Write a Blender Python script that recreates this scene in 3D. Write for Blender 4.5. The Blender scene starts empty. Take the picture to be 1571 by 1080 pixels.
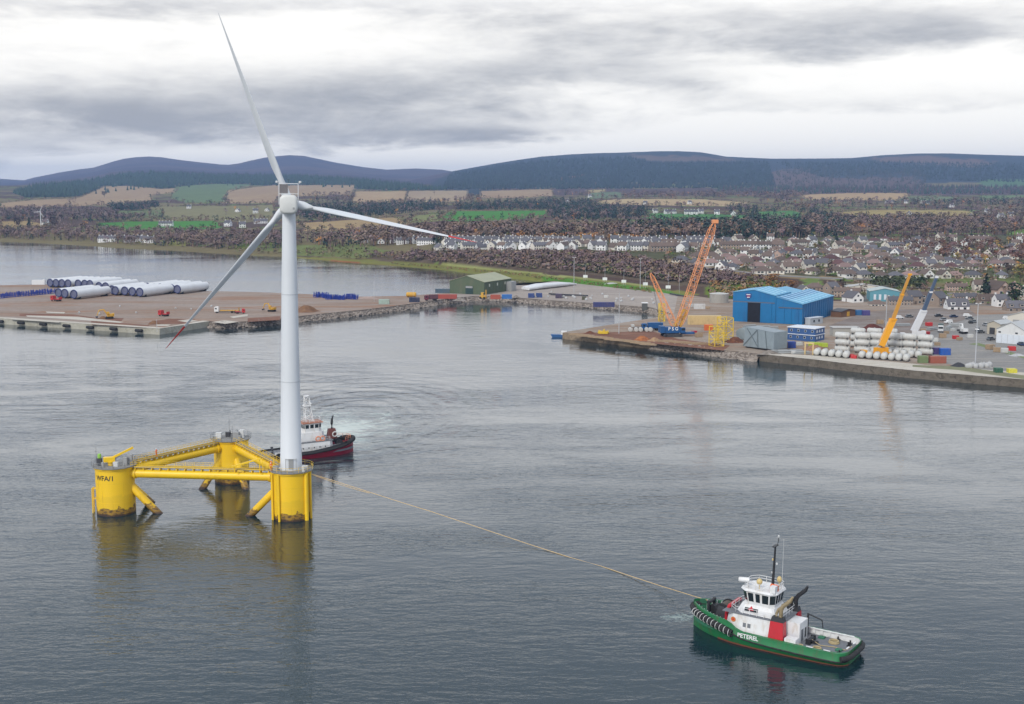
import bpy, bmesh, math, random
import numpy as np
from mathutils import Vector, Matrix
random.seed(7); RNG = np.random.default_rng(7)
PI = math.pi; R = math.radians
S = bpy.context.scene

# ------------------------------------------------------------------ camera
F, CX, CY, HC = 1850.0, 785.5, 540.0, 70.0         # focal length and centre in photo pixels, flying height
PITCH = math.atan(250.0 / F)
cam_d = bpy.data.cameras.new('camera'); cam = bpy.data.objects.new('camera', cam_d)
S.collection.objects.link(cam); S.camera = cam
cam_d.sensor_width = 36.0; cam_d.lens = 36.0 * F / 1571.0
cam_d.clip_start = 0.5; cam_d.clip_end = 60000
cam.location = (0, 0, HC); cam.rotation_euler = (PI / 2 - PITCH, 0, 0)

# ------------------------------------------------------------------ exposure
S.view_settings.view_transform = 'Standard'; S.view_settings.look = 'None'
S.view_settings.exposure = 0.55; S.view_settings.gamma = 1.0
S.view_settings.use_curve_mapping = False
S.cycles.use_denoising = True
S.cycles.max_bounces = 6; S.cycles.diffuse_bounces = 2; S.cycles.glossy_bounces = 3
S.cycles.volume_bounces = 0; S.cycles.transparent_max_bounces = 6

# ------------------------------------------------------------------ node helpers
def N(nt, t, **kw):
    n = nt.nodes.new(t)
    for k, v in kw.items(): setattr(n, k, v)
    return n
def M_(nt, op, a, b=None, c=None, clamp=False):
    n = nt.nodes.new('ShaderNodeMath'); n.operation = op; n.use_clamp = clamp
    for i, x in enumerate((a, b, c)):
        if x is None: continue
        if isinstance(x, (int, float)): n.inputs[i].default_value = x
        else: nt.links.new(x, n.inputs[i])
    return n.outputs[0]
def MIX(nt, fac, a, b):
    n = nt.nodes.new('ShaderNodeMix'); n.data_type = 'RGBA'
    for s, x in ((n.inputs[0], fac), (n.inputs[6], a), (n.inputs[7], b)):
        if isinstance(x, (int, float)): s.default_value = x
        elif isinstance(x, tuple): s.default_value = (*x[:3], 1)
        else: nt.links.new(x, s)
    return n.outputs[2]
def NOISE(nt, vec, scale, detail=3, rough=0.5, dist=0.0):
    n = nt.nodes.new('ShaderNodeTexNoise'); n.inputs['Scale'].default_value = scale
    n.inputs['Detail'].default_value = detail; n.inputs['Roughness'].default_value = rough
    n.inputs['Distortion'].default_value = dist
    if vec is not None: nt.links.new(vec, n.inputs['Vector'])
    return n.outputs['Fac']
def MAPV(nt, vec, scale=(1, 1, 1), rot=(0, 0, 0), loc=(0, 0, 0)):
    n = nt.nodes.new('ShaderNodeMapping'); n.inputs['Scale'].default_value = scale
    n.inputs['Rotation'].default_value = rot; n.inputs['Location'].default_value = loc
    nt.links.new(vec, n.inputs['Vector']); return n.outputs[0]
def SMOOTH(nt, x, lo, hi):
    n = nt.nodes.new('ShaderNodeMapRange'); n.interpolation_type = 'SMOOTHSTEP'
    n.inputs[1].default_value = lo; n.inputs[2].default_value = hi
    nt.links.new(x, n.inputs[0]); return n.outputs[0]

# ------------------------------------------------------------------ world: a broken overcast sky
SUN_EL, SUN_AZ = R(38), R(-150)        # azimuth from +Y towards +X: behind the camera's left shoulder
wd = bpy.data.worlds.new('World'); S.world = wd; wd.use_nodes = True
def build_world():
    nt = wd.node_tree; nt.nodes.clear(); L = nt.links.new
    out = N(nt, 'ShaderNodeOutputWorld')
    sky = N(nt, 'ShaderNodeTexSky', sky_type='NISHITA', sun_disc=False)
    sky.sun_elevation = SUN_EL; sky.sun_rotation = SUN_AZ; sky.altitude = 70
    bsky = N(nt, 'ShaderNodeBackground'); bsky.inputs[1].default_value = 0.10; L(sky.outputs[0], bsky.inputs[0])
    tc = N(nt, 'ShaderNodeTexCoord'); d = tc.outputs['Generated']
    sep = N(nt, 'ShaderNodeSeparateXYZ'); L(d, sep.inputs[0])
    az = M_(nt, 'ARCTAN2', sep.outputs[0], sep.outputs[1]); el = M_(nt, 'ARCSINE', sep.outputs[2])
    big = NOISE(nt, MAPV(nt, d, (9, 9, 34), loc=(3.1, 1.7, 0.4)), 1.0, 7, 0.6, 0.35)
    wisp = NOISE(nt, MAPV(nt, d, (26, 26, 110), loc=(9.1, 4.2, 2.4)), 1.0, 7, 0.62, 0.25)
    wx = NOISE(nt, MAPV(nt, d, (9, 9, 40), loc=(1.3, 7.7, 5.4)), 1.0, 4, 0.55)
    azw = M_(nt, 'ADD', az, M_(nt, 'MULTIPLY', M_(nt, 'SUBTRACT', wx, 0.5), 0.16))
    elw = M_(nt, 'ADD', el, M_(nt, 'MULTIPLY', M_(nt, 'SUBTRACT', big, 0.5), 0.034))
    acc = None
    # cloud banks seen in the photograph: photo x, y, half width, half height, weight
    for (px, py, sx, sy, w) in [(540, 150, 330, 34, .85), (330, 196, 300, 22, .75), (90, 176, 150, 24, .62), (800, 206, 120, 13, .8),
            (640, 216, 190, 14, .55), (40, 232, 110, 15, .6), (1130, 62, 300, 38, .68), (1440, 74, 190, 32, .46), (840, 118, 170, 26, .5),
            (140, 28, 330, 26, .5), (700, 20, 260, 18, .35), (1380, 168, 210, 13, .38), (1100, 130, 160, 12, .28), (1330, 205, 260, 7, .2),
            (330, 80, 190, 20, -.08), (1330, 118, 240, 20, -.35), (1130, 216, 300, 24, -.75), (650, 244, 200, 9, -.5), (60, 262, 110, 10, -.45), (1350, 226, 330, 15, -.5), (1480, 190, 150, 24, -.3)]:
        a0 = math.atan((px - CX) / F); e0 = (290 - py) / F
        ga = M_(nt, 'DIVIDE', M_(nt, 'SUBTRACT', azw, a0), sx / F)
        ge = M_(nt, 'DIVIDE', M_(nt, 'SUBTRACT', elw, e0), sy / F)
        r2 = M_(nt, 'ADD', M_(nt, 'MULTIPLY', ga, ga), M_(nt, 'MULTIPLY', ge, ge))
        g = M_(nt, 'MULTIPLY', M_(nt, 'EXPONENT', M_(nt, 'MULTIPLY', r2, -0.7)), w)
        acc = g if acc is None else M_(nt, 'ADD', acc, g)
    # the rest of the dome has noise cloud only, over tones set by elevation
    hi = SMOOTH(nt, el, 0.18, 0.38)
    side = SMOOTH(nt, M_(nt, 'ABSOLUTE', az), 0.42, 0.7)
    rest = M_(nt, 'MAXIMUM', hi, side)
    gen = M_(nt, 'MULTIPLY', rest, 0.32)
    dark = M_(nt, 'ADD', M_(nt, 'ADD', acc, gen), M_(nt, 'ADD', M_(nt, 'MULTIPLY', M_(nt, 'SUBTRACT', big, 0.5), 1.3), M_(nt, 'MULTIPLY', M_(nt, 'SUBTRACT', wisp, 0.5), 0.65)))
    dark = SMOOTH(nt, dark, -0.12, 1.30)
    col = MIX(nt, dark, MIX(nt, rest, MIX(nt, SMOOTH(nt, el, .13, .21), (.85, .82, .77), (1.26, 1.23, 1.19)), (.54, .58, .66)), MIX(nt, rest, MIX(nt, SMOOTH(nt, el, .13, .21), (0.285, 0.284, 0.302), (.60, .60, .63)), (0.30, 0.34, 0.41)))  # bright band added just above the view for the water's reflections, dimmer overhead
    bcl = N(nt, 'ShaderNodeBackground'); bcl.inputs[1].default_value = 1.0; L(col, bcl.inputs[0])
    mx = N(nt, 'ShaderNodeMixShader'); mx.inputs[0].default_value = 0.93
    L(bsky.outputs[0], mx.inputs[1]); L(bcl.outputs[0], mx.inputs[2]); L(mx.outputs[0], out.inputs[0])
build_world()

# ------------------------------------------------------------------ sun, veiled by cloud
sl = bpy.data.lights.new('sun', 'SUN'); sl.energy = 1.5; sl.angle = R(14); sl.color = (1.0, 0.965, 0.91)
sun = bpy.data.objects.new('sun', sl); S.collection.objects.link(sun)
sdir = Vector((math.sin(SUN_AZ) * math.cos(SUN_EL), math.cos(SUN_AZ) * math.cos(SUN_EL), math.sin(SUN_EL)))
sun.rotation_euler = sdir.to_track_quat('Z', 'Y').to_euler(); sun.location = (-150, -200, 260)

# ------------------------------------------------------------------ pixels to directions
cP, sP = math.cos(PITCH), math.sin(PITCH)
def ray(px, py):
    x = (px - CX) / F; v = (CY - py) / F
    return Vector((x, cP + v * sP, -sP + v * cP))
def at_z(px, py, z=0.0):
    d = ray(px, py); t = (z - HC) / d.z
    return Vector((d.x * t, d.y * t, z))
def at_y(px, py, Y):
    d = ray(px, py); t = Y / d.y
    return Vector((d.x * t, Y, HC + d.z * t))

# ------------------------------------------------------------------ materials
MAT = {}
def mat(name, col, rough=0.6, metal=0.0, var=0.15, vscale=1.5, dirt=None, dirt_amt=0.35, dscale=0.6, bump=0.0, bscale=8.0, rnd=0.0, spec=0.5):
    if name in MAT: return MAT[name]
    m = bpy.data.materials.new(name); m.use_nodes = True; nt = m.node_tree; L = nt.links.new
    b = nt.nodes['Principled BSDF']; b.inputs['Roughness'].default_value = rough; b.inputs['Metallic'].default_value = metal
    b.inputs['Specular IOR Level'].default_value = spec
    tc = N(nt, 'ShaderNodeTexCoord'); o = tc.outputs['Object']
    n1 = NOISE(nt, o, vscale, 4, 0.6)
    lo = tuple(c * (1 - var) for c in col); hi = tuple(min(1, c * (1 + var)) for c in col)
    c = MIX(nt, n1, lo, hi)
    if dirt is not None:
        n2 = NOISE(nt, MAPV(nt, o, (1, 1, 0.35)), dscale, 6, 0.65, 0.4)
        c = MIX(nt, M_(nt, 'MULTIPLY', SMOOTH(nt, n2, 0.48, 0.72), dirt_amt), c, dirt)
    if rnd:
        oi = N(nt, 'ShaderNodeObjectInfo'); hs = N(nt, 'ShaderNodeHueSaturation')
        L(M_(nt, 'ADD', 1 - rnd, M_(nt, 'MULTIPLY', oi.outputs['Random'], 2 * rnd)), hs.inputs['Value']); L(c, hs.inputs['Color']); c = hs.outputs[0]
    L(c, b.inputs['Base Color'])
    if bump:
        bp = N(nt, 'ShaderNodeBump'); bp.inputs['Strength'].default_value = bump; bp.inputs['Distance'].default_value = 0.1
        L(NOISE(nt, o, bscale, 4), bp.inputs['Height']); L(bp.outputs[0], b.inputs['Normal'])
    MAT[name] = m; return m

# ------------------------------------------------------------------ mesh builder
class MB:
    def __init__(s): s.v = []; s.f = []
    def add(s, vs, fs):
        o = len(s.v); s.v += [tuple(p) for p in vs]; s.f += [tuple(i + o for i in f) for f in fs]; return s
    def box(s, c, d, rz=0.0, rot=None, taper=(1, 1)):
        x, y, z = d[0] / 2, d[1] / 2, d[2] / 2
        vs = [Vector((a * x * (taper[0] if k > 0 else 1), b * y * (taper[1] if k > 0 else 1), k * z)) for k in (-1, 1) for a, b in ((-1, -1), (1, -1), (1, 1), (-1, 1))]
        if rot is not None: vs = [rot @ p for p in vs]
        elif rz: m = Matrix.Rotation(rz, 3, 'Z'); vs = [m @ p for p in vs]
        vs = [p + Vector(c) for p in vs]
        return s.add(vs, [(3, 2, 1, 0), (4, 5, 6, 7), (0, 1, 5, 4), (1, 2, 6, 5), (2, 3, 7, 6), (3, 0, 4, 7)])
    def tube(s, p0, p1, r0, r1=None, n=8, cap=True):
        p0, p1 = Vector(p0), Vector(p1); r1 = r0 if r1 is None else r1
        d = (p1 - p0).normalized(); a = d.orthogonal().normalized(); b = d.cross(a)
        vs = [p + (a * math.cos(2 * PI * i / n) + b * math.sin(2 * PI * i / n)) * r for p, r in ((p0, r0), (p1, r1)) for i in range(n)]
        fs = [(i, (i + 1) % n, n + (i + 1) % n, n + i) for i in range(n)]
        if cap: fs += [tuple(range(n - 1, -1, -1)), tuple(range(n, 2 * n))]
        return s.add(vs, fs)
    def path(s, pts, r, n=6):
        pts = [Vector(p) for p in pts]; vs = []; fs = []
        up = Vector((0, 0, 1))
        for k, p in enumerate(pts):
            d = (pts[min(k + 1, len(pts) - 1)] - pts[max(k - 1, 0)]).normalized()
            a = d.cross(up)
            a = a.normalized() if a.length > 1e-3 else d.orthogonal().normalized()
            b = d.cross(a); rr = r[k] if isinstance(r, (list, tuple)) else r
            vs += [p + (a * math.cos(2 * PI * i / n) + b * math.sin(2 * PI * i / n)) * rr for i in range(n)]
            if k: o = (k - 1) * n; fs += [(o + i, o + (i + 1) % n, o + n + (i + 1) % n, o + n + i) for i in range(n)]
        fs += [tuple(range(n - 1, -1, -1)), tuple(range(len(vs) - n, len(vs)))]
        return s.add(vs, fs)
    def lathe(s, prof, n=16, c=(0, 0, 0), axis='Z', cap=True):
        vs = []; fs = []
        for r, z in prof:
            for i in range(n):
                a = 2 * PI * i / n; p = (r * math.cos(a), r * math.sin(a), z)
                if axis == 'X': p = (p[2], p[0], p[1])
                if axis == 'Y': p = (p[1], p[2], p[0])
                vs.append((p[0] + c[0], p[1] + c[1], p[2] + c[2]))
        for k in range(len(prof) - 1):
            o = k * n; fs += [(o + i, o + (i + 1) % n, o + n + (i + 1) % n, o + n + i) for i in range(n)]
        if cap: fs += [tuple(range(n - 1, -1, -1)), tuple(range(len(vs) - n, len(vs)))]
        return s.add(vs, fs)
    def prism(s, poly, z0, z1):
        n = len(poly)
        return s.add([(p[0], p[1], z0) for p in poly] + [(p[0], p[1], z1) for p in poly],
                     [tuple(range(n - 1, -1, -1)), tuple(range(n, 2 * n))] + [(i, (i + 1) % n, n + (i + 1) % n, n + i) for i in range(n)])
    def extr(s, prof, axis, a0, a1):      # profile (p,z) extruded along an axis ('X': profile in y,z; 'Y': profile in x,z)
        n = len(prof)
        g = (lambda p, a: (a, p[0], p[1])) if axis == 'X' else (lambda p, a: (p[0], a, p[1]))
        return s.add([g(p, a0) for p in prof] + [g(p, a1) for p in prof],
                     [tuple(range(n - 1, -1, -1)), tuple(range(n, 2 * n))] + [(i, (i + 1) % n, n + (i + 1) % n, n + i) for i in range(n)])
    def quad(s, a, b, c, d): return s.add([a, b, c, d], [(0, 1, 2, 3)])
    def torus(s, c, rx, r, n=14, m=6, axis='X', rot=None):
        vs = []; fs = []
        for i in range(n):
            for j in range(m):
                a, b = 2 * PI * i / n, 2 * PI * j / m; q = rx + r * math.cos(b)
                p = Vector((r * math.sin(b), q * math.cos(a), q * math.sin(a)))
                if axis == 'Y': p = Vector((p.y, p.x, p.z))
                if axis == 'Z': p = Vector((p.y, p.z, p.x))
                if rot is not None: p = rot @ p
                vs.append(p + Vector(c))
        for i in range(n):
            for j in range(m):
                fs.append((i * m + j, ((i + 1) % n) * m + j, ((i + 1) % n) * m + (j + 1) % m, i * m + (j + 1) % m))
        return s.add(vs, fs)
    def lattice(s, p0, p1, w0, w1, bays, rc, rb, n=4, side=None, inset=0.0):
        p0, p1 = Vector(p0), Vector(p1); d = (p1 - p0).normalized()
        a = Vector(side).normalized() if side is not None else d.orthogonal().normalized()
        a = (a - d * a.dot(d)).normalized(); b = d.cross(a)
        ring = []
        for k in range(bays + 1):
            t = k / bays; w = w0 + (w1 - w0) * t
            if inset: w *= min(1, 0.25 + t / inset, 0.25 + (1 - t) / inset)
            ring.append([p0.lerp(p1, t) + (a * x + b * y) * w / 2 for x, y in ((-1, -1), (1, -1), (1, 1), (-1, 1))])
        for k in range(bays):
            for i in range(4):
                j = (i + 1) % 4
                s.tube(ring[k][i], ring[k + 1][i], rc, n=n, cap=False)
                s.tube(ring[k][i], ring[k + 1][j] if (k + i) % 2 else ring[k + 1][i], rb, n=3, cap=False) if (k + i) % 2 else s.tube(ring[k][j], ring[k + 1][i], rb, n=3, cap=False)
                s.tube(ring[k][i], ring[k][j], rb, n=3, cap=False)
        for i in range(4): s.tube(ring[-1][i], ring[-1][(i + 1) % 4], rb, n=3, cap=False)
        return s
    def mesh(s, name, m, smooth=None):
        me = bpy.data.meshes.new(name); me.from_pydata(s.v, [], s.f)
        bm = bmesh.new(); bm.from_mesh(me); bmesh.ops.recalc_face_normals(bm, faces=bm.faces); bm.to_mesh(me); bm.free()
        if smooth is not None:
            me.polygons.foreach_set('use_smooth', [True] * len(me.polygons)); me.set_sharp_from_angle(angle=R(smooth))
        me.materials.append(m); return me
    def build(s, name, m, parent=None, smooth=None, loc=None, rz=None):
        o = bpy.data.objects.new(name, s.mesh(name, m, smooth)); S.collection.objects.link(o)
        if parent is not None: o.parent = parent
        if loc is not None: o.location = loc
        if rz is not None: o.rotation_euler = (0, 0, rz)
        return o
def tag(o, label, cat=None, group=None, kind=None):
    if label: o['label'] = label
    if cat: o['category'] = cat
    if group: o['group'] = group
    if kind: o['kind'] = kind
    return o
def thing(name, label, cat, loc=(0, 0, 0), rz=0.0, group=None):
    o = bpy.data.objects.new(name, None); S.collection.objects.link(o); o.empty_display_size = 0.5
    o.location = loc; o.rotation_euler = (0, 0, rz); return tag(o, label, cat, group)
KIDS = {}
def copy_tree(o, parent=None):
    c = o.copy(); S.collection.objects.link(c)
    if parent is not None: c.parent = parent
    for ch in o.children: copy_tree(ch, c)
    return c
def place(proto, loc, rz, label=None, group=None, scale=None):
    """first use moves the prototype itself, later uses copy it"""
    if not proto.get('_used'): o = proto; proto['_used'] = 1
    else: o = copy_tree(proto)
    o.location = loc; o.rotation_euler = (0, 0, rz)
    if scale is not None: o.scale = scale if isinstance(scale, (tuple, list)) else (scale,) * 3
    if label: o['label'] = label
    if group: o['group'] = group
    return o
def text_mesh(name, txt, size, m, parent, bend=None, matrix=None, ext=0.01):
    cu = bpy.data.curves.new(name, 'FONT'); cu.body = txt; cu.size = size; cu.align_x = 'CENTER'; cu.align_y = 'CENTER'; cu.extrude = ext; cu.offset = size * 0.018
    t = bpy.data.objects.new(name + '_curve', cu); S.collection.objects.link(t)
    bpy.context.view_layer.update()
    me = bpy.data.meshes.new_from_object(t.evaluated_get(bpy.context.evaluated_depsgraph_get()))
    bpy.data.objects.remove(t); me.name = name; me.materials.clear(); me.materials.append(m)
    if bend: 
        for v in me.vertices: v.co = bend(v.co.copy())
    if matrix is not None: me.transform(matrix)
    o = bpy.data.objects.new(name, me); S.collection.objects.link(o); o.parent = parent; return o
# ================================================================== THE SETTING
# ------------------------------------------------------------------ water
def make_water():
    m = bpy.data.materials.new('sea_water'); m.use_nodes = True; nt = m.node_tree; L = nt.links.new
    nt.nodes.remove(nt.nodes['Principled BSDF']); out = nt.nodes['Material Output']
    body = N(nt, 'ShaderNodeBsdfDiffuse'); gls = N(nt, 'ShaderNodeBsdfGlossy'); gls.inputs['Color'].default_value = (.98, .985, 1.0, 1); fr = N(nt, 'ShaderNodeFresnel'); fr.inputs['IOR'].default_value = 1.36; mxs = N(nt, 'ShaderNodeMixShader')
    fr2 = N(nt, 'ShaderNodeFresnel'); fr2.inputs['IOR'].default_value = 1.36; fmix = M_(nt, 'ADD', M_(nt, 'MULTIPLY', fr.outputs[0], .82), M_(nt, 'MULTIPLY', fr2.outputs[0], .30)); L(fmix, mxs.inputs[0]); L(body.outputs[0], mxs.inputs[1]); L(gls.outputs[0], mxs.inputs[2]); L(mxs.outputs[0], out.inputs['Surface'])
    tc = N(nt, 'ShaderNodeTexCoord'); o = tc.outputs['Object']
    sep = N(nt, 'ShaderNodeSeparateXYZ'); L(o, sep.inputs[0])
    def pt(px, py): return at_z(px, py, 0)
    def dist(p, sx=1.0, sy=1.0):
        dx = M_(nt, 'MULTIPLY', M_(nt, 'SUBTRACT', sep.outputs[0], p[0]), sx); dy = M_(nt, 'MULTIPLY', M_(nt, 'SUBTRACT', sep.outputs[1], p[1]), sy)
        return M_(nt, 'SQRT', M_(nt, 'ADD', M_(nt, 'MULTIPLY', dx, dx), M_(nt, 'MULTIPLY', dy, dy)))
    patch = NOISE(nt, MAPV(nt, o, (0.6, 1, 1)), 0.011, 4, 0.55, 0.8)
    streak = NOISE(nt, MAPV(nt, o, (0.35, 1, 1), rot=(0, 0, R(-8))), 0.035, 4, 0.6, 1.2)
    # wind ripples and chop
    w1 = NOISE(nt, MAPV(nt, o, (0.42, 1.0, 1), rot=(0, 0, R(10))), 0.75, 3, 0.55, 0.35)
    w2 = NOISE(nt, MAPV(nt, o, (0.38, 1.0, 1), rot=(0, 0, R(-14))), 0.22, 3, 0.5, 0.6)
    w3 = NOISE(nt, MAPV(nt, o, (0.6, 1.0, 1), rot=(0, 0, R(24))), 2.4, 2, 0.5)
    h = M_(nt, 'ADD', M_(nt, 'MULTIPLY', w1, 0.42), M_(nt, 'ADD', M_(nt, 'MULTIPLY', w2, 0.70), M_(nt, 'MULTIPLY', w3, 0.10)))
    # wash of the red tug: rings and churned water
    P0 = pt(545, 640); P1 = pt(520, 662)
    d0 = dist(P0, 1.0, 0.55); d0w = M_(nt, 'ADD', d0, M_(nt, 'MULTIPLY', NOISE(nt, o, 0.12, 3), 5.0))
    ring = M_(nt, 'MULTIPLY', M_(nt, 'SINE', M_(nt, 'MULTIPLY', d0w, 1.2)), M_(nt, 'MULTIPLY', SMOOTH(nt, d0, 4, 10), M_(nt, 'SUBTRACT', 1.0, SMOOTH(nt, d0, 20, 62))))
    h = M_(nt, 'ADD', h, M_(nt, 'MULTIPLY', ring, 0.26))
    amp = M_(nt, 'ADD', 0.30, M_(nt, 'ADD', M_(nt, 'MULTIPLY', SMOOTH(nt, patch, 0.40, 0.60), 0.75), M_(nt, 'MULTIPLY', SMOOTH(nt, streak, 0.42, 0.60), 0.60)))
    turb = M_(nt, 'SUBTRACT', 1.0, SMOOTH(nt, dist(pt(210, 590), .55, .85), 25, 95)); amp = M_(nt, 'ADD', amp, M_(nt, 'MULTIPLY', turb, M_(nt, 'MULTIPLY', SMOOTH(nt, NOISE(nt, MAPV(nt, o, (.3, 1, 1), rot=(0, 0, R(14))), .06, 5, .6, 1.6), .42, .58), 1.5)))
    far = SMOOTH(nt, sep.outputs[1], 240, 640)
    amp = M_(nt, 'MULTIPLY', amp, M_(nt, 'SUBTRACT', 1.0, M_(nt, 'MULTIPLY', far, 0.6)))
    bp = N(nt, 'ShaderNodeBump'); bp.inputs['Distance'].default_value = 1.0
    L(M_(nt, 'MULTIPLY', amp, 0.30), bp.inputs['Strength']); L(h, bp.inputs['Height']); L(bp.outputs[0], gls.inputs['Normal']); L(bp.outputs[0], fr2.inputs['Normal'])
    L(M_(nt, 'ADD', 0.02, M_(nt, 'MULTIPLY', SMOOTH(nt, streak, 0.35, 0.7), 0.04)), gls.inputs['Roughness'])
    c = MIX(nt, patch, (0.006, 0.022, 0.028), (0.014, 0.034, 0.040))
    # aerated water and foam
    fd = dist(P1, 0.50, 0.26); fn = NOISE(nt, MAPV(nt, o, (0.5, 1, 1), rot=(0, 0, R(20))), 0.16, 5, 0.62, 2.2)
    foam = SMOOTH(nt, M_(nt, 'SUBTRACT', M_(nt, 'ADD', fn, 0.16), M_(nt, 'MULTIPLY', fd, 0.028)), 0.36, 0.72)
    bw_ = SMOOTH(nt, M_(nt, 'SUBTRACT', M_(nt, 'ADD', NOISE(nt, MAPV(nt, o, (.6, 1, 1)), 1.1, 5, .65, 1.5), .12), M_(nt, 'MULTIPLY', dist(pt(1040, 946), .55, .8), .085)), .50, .62)
    foam = M_(nt, 'MAXIMUM', foam, M_(nt, 'MULTIPLY', bw_, .6))
    c = MIX(nt, M_(nt, 'MULTIPLY', foam, 0.8), c, (0.36, 0.47, 0.42))
    gl = dist(pt(70, 600), 0.25, 0.6)
    L(c, body.inputs['Color'])
    me = bpy.data.meshes.new('sea')
    me.from_pydata([(-4000, -400, 0), (4000, -400, 0), (4000, 3200, 0), (-4000, 3200, 0)], [], [(0, 1, 2, 3)])
    me.materials.append(m); ob = bpy.data.objects.new('sea', me); S.collection.objects.link(ob); ob['kind'] = 'structure'; ob['label'] = 'grey rippled sea water of the firth'
make_water()

# ------------------------------------------------------------------ terrain of the mainland with its hills
SHORE = [(-400, 358), (-150, 366), (0, 370), (60, 372), (130, 376), (200, 381), (270, 384), (330, 388), (400, 392), (440, 393.5), (480, 397), (520, 401), (560, 404),
         (600, 407), (650, 411), (690, 415), (730, 420), (770, 425), (815, 430), (850, 434), (900, 440), (1000, 452), (1060, 461), (1100, 466), (1200, 466), (1300, 470), (1571, 478), (1720, 482), (2000, 488)]
COLS = {  # photo x: (photo y, distance) pairs up the slope
 -150: [(352, 1780), (343, 1950), (335, 2200), (320, 2600), (300, 3500), (292, 4300), (287, 4800)],
 0: [(356, 1760), (346, 1900), (335, 2200), (320, 2600), (300, 3500), (291, 4300), (285, 4800)],
 220: [(366, 1550), (353, 1750), (340, 2100), (325, 2600), (305, 3500), (290, 4300), (284, 4800)],
 450: [(381, 1320), (366, 1450), (351, 1700), (335, 2100), (318, 2700), (300, 3500), (290, 4200), (284, 4800)],
 600: [(398, 1150), (385, 1200), (373, 1330), (352, 1620), (335, 2050), (320, 2600), (303, 3400), (290, 4300), (284, 4800)],
 690: [(407, 1075), (383, 1112), (374, 1190), (365, 1300), (350, 1560), (335, 1950), (320, 2500), (305, 3200), (292, 4200), (285, 4800)],
 850: [(425, 905), (412, 960), (386, 1012), (375, 1120), (362, 1350), (350, 1600), (335, 2000), (322, 2500), (305, 3300), (290, 4400), (284, 4850)],
 960: [(430, 860), (418, 905), (393, 965), (385, 1030), (375, 1120), (362, 1350), (347, 1620), (335, 1980), (321, 2500), (305, 3250), (293, 4200), (285, 4800)],
 1050: [(446, 790), (428, 850), (412, 900), (399, 950), (385, 1030), (375, 1130), (362, 1350), (345, 1650), (335, 1950), (320, 2500), (305, 3200), (295, 4000), (285, 4800)],
 1180: [(452, 755), (437, 820), (426, 858), (412, 905), (398, 970), (385, 1060), (373, 1200), (362, 1400), (347, 1680), (336, 1980), (321, 2500), (305, 3250), (295, 4000), (285, 4800)],
 1300: [(455, 745), (445, 790), (436, 838), (428, 862), (415, 900), (400, 980), (385, 1100), (372, 1250), (362, 1450), (350, 1700), (338, 2000), (322, 2500), (305, 3300), (295, 4000), (285, 4800)],
 1571: [(460, 718), (445, 790), (431, 858), (415, 935), (400, 1020), (385, 1130), (372, 1280), (362, 1450), (350, 1700), (338, 2000), (322, 2500), (305, 3300), (295, 4000), (285, 4800)],
 1720: [(462, 712), (446, 790), (432, 855), (416, 935), (400, 1020), (385, 1130), (372, 1280), (362, 1450), (350, 1700), (338, 2000), (322, 2500), (305, 3300), (295, 4000), (285, 4800)],
}
CREST_R = [(540, 296), (600, 284), (640, 274), (680, 266), (710, 260.5), (760, 252), (800, 246), (830, 242), (870, 239), (900, 237.5), (960, 236), (1000, 234.5), (1035, 234), (1070, 235.5), (1090, 238.5), (1110, 242), (1180, 245), (1240, 244.8), (1300, 244), (1345, 240), (1400, 237.6), (1450, 237.4), (1500, 239), (1571, 241), (1720, 246), (1900, 252)]
CREST_L = [(-300, 262), (-150, 269), (-60, 272), (0, 274), (30, 276), (44, 277), (60, 272.5), (100, 265), (130, 260.5), (150, 258.5), (165, 254), (180, 249.5), (198, 245), (215, 243), (235, 242), (255, 243), (280, 246.5), (310, 250), (340, 253), (356, 254), (372, 252), (385, 249), (410, 244), (430, 241.5), (450, 240), (470, 241), (490, 245), (520, 251), (560, 257), (595, 261), (640, 259), (680, 261), (720, 268), (800, 282), (2000, 300)]
FOREST = [(-300, 294), (-50, 294), (0, 291), (20, 288), (60, 281), (110, 276), (150, 271), (180, 264.5), (220, 262), (280, 262.5), (330, 265), (400, 268), (490, 268), (540, 270), (600, 276), (660, 282), (720, 288), (900, 288), (2000, 288)]
U0, U1, NC, NR, YMAX = (-330 - CX) / F, (1900 - CX) / F, 447, 330, 14000.0
US = np.linspace(U0, U1, NC); PXC = CX + US * F
def tab(t, x): a = np.array(t, float); return np.interp(x, a[:, 0], a[:, 1])
def z_of(py, Y): return HC - (np.asarray(py, float) - 290.0) * np.asarray(Y, float) / F * 1.0
ckeys = np.array(sorted(COLS)); shoreY = 70.0 * F / (tab(SHORE, PXC) - 290.0)
inland = np.interp(PXC, [815, 855], [0, 1])
shoreY = np.where(PXC > 835, 67.8 * F / (tab(SHORE, PXC) - 290.0), shoreY)
SG = np.linspace(0, 1, 240)
prof = []
for k in ckeys:
    ys = 70.0 * F / (tab(SHORE, k) - 290.0) if k < 835 else 67.8 * F / (tab(SHORE, k) - 290.0)
    pts = [(0.0, 0.0 if k < 835 else 2.2)] + [((Y - ys) / (4850 - ys), float(z_of(py, Y))) for py, Y in COLS[k]]
    a = np.array(pts); prof.append(np.interp(SG ** 2, a[:, 0], a[:, 1]))
prof = np.array(prof)
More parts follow.
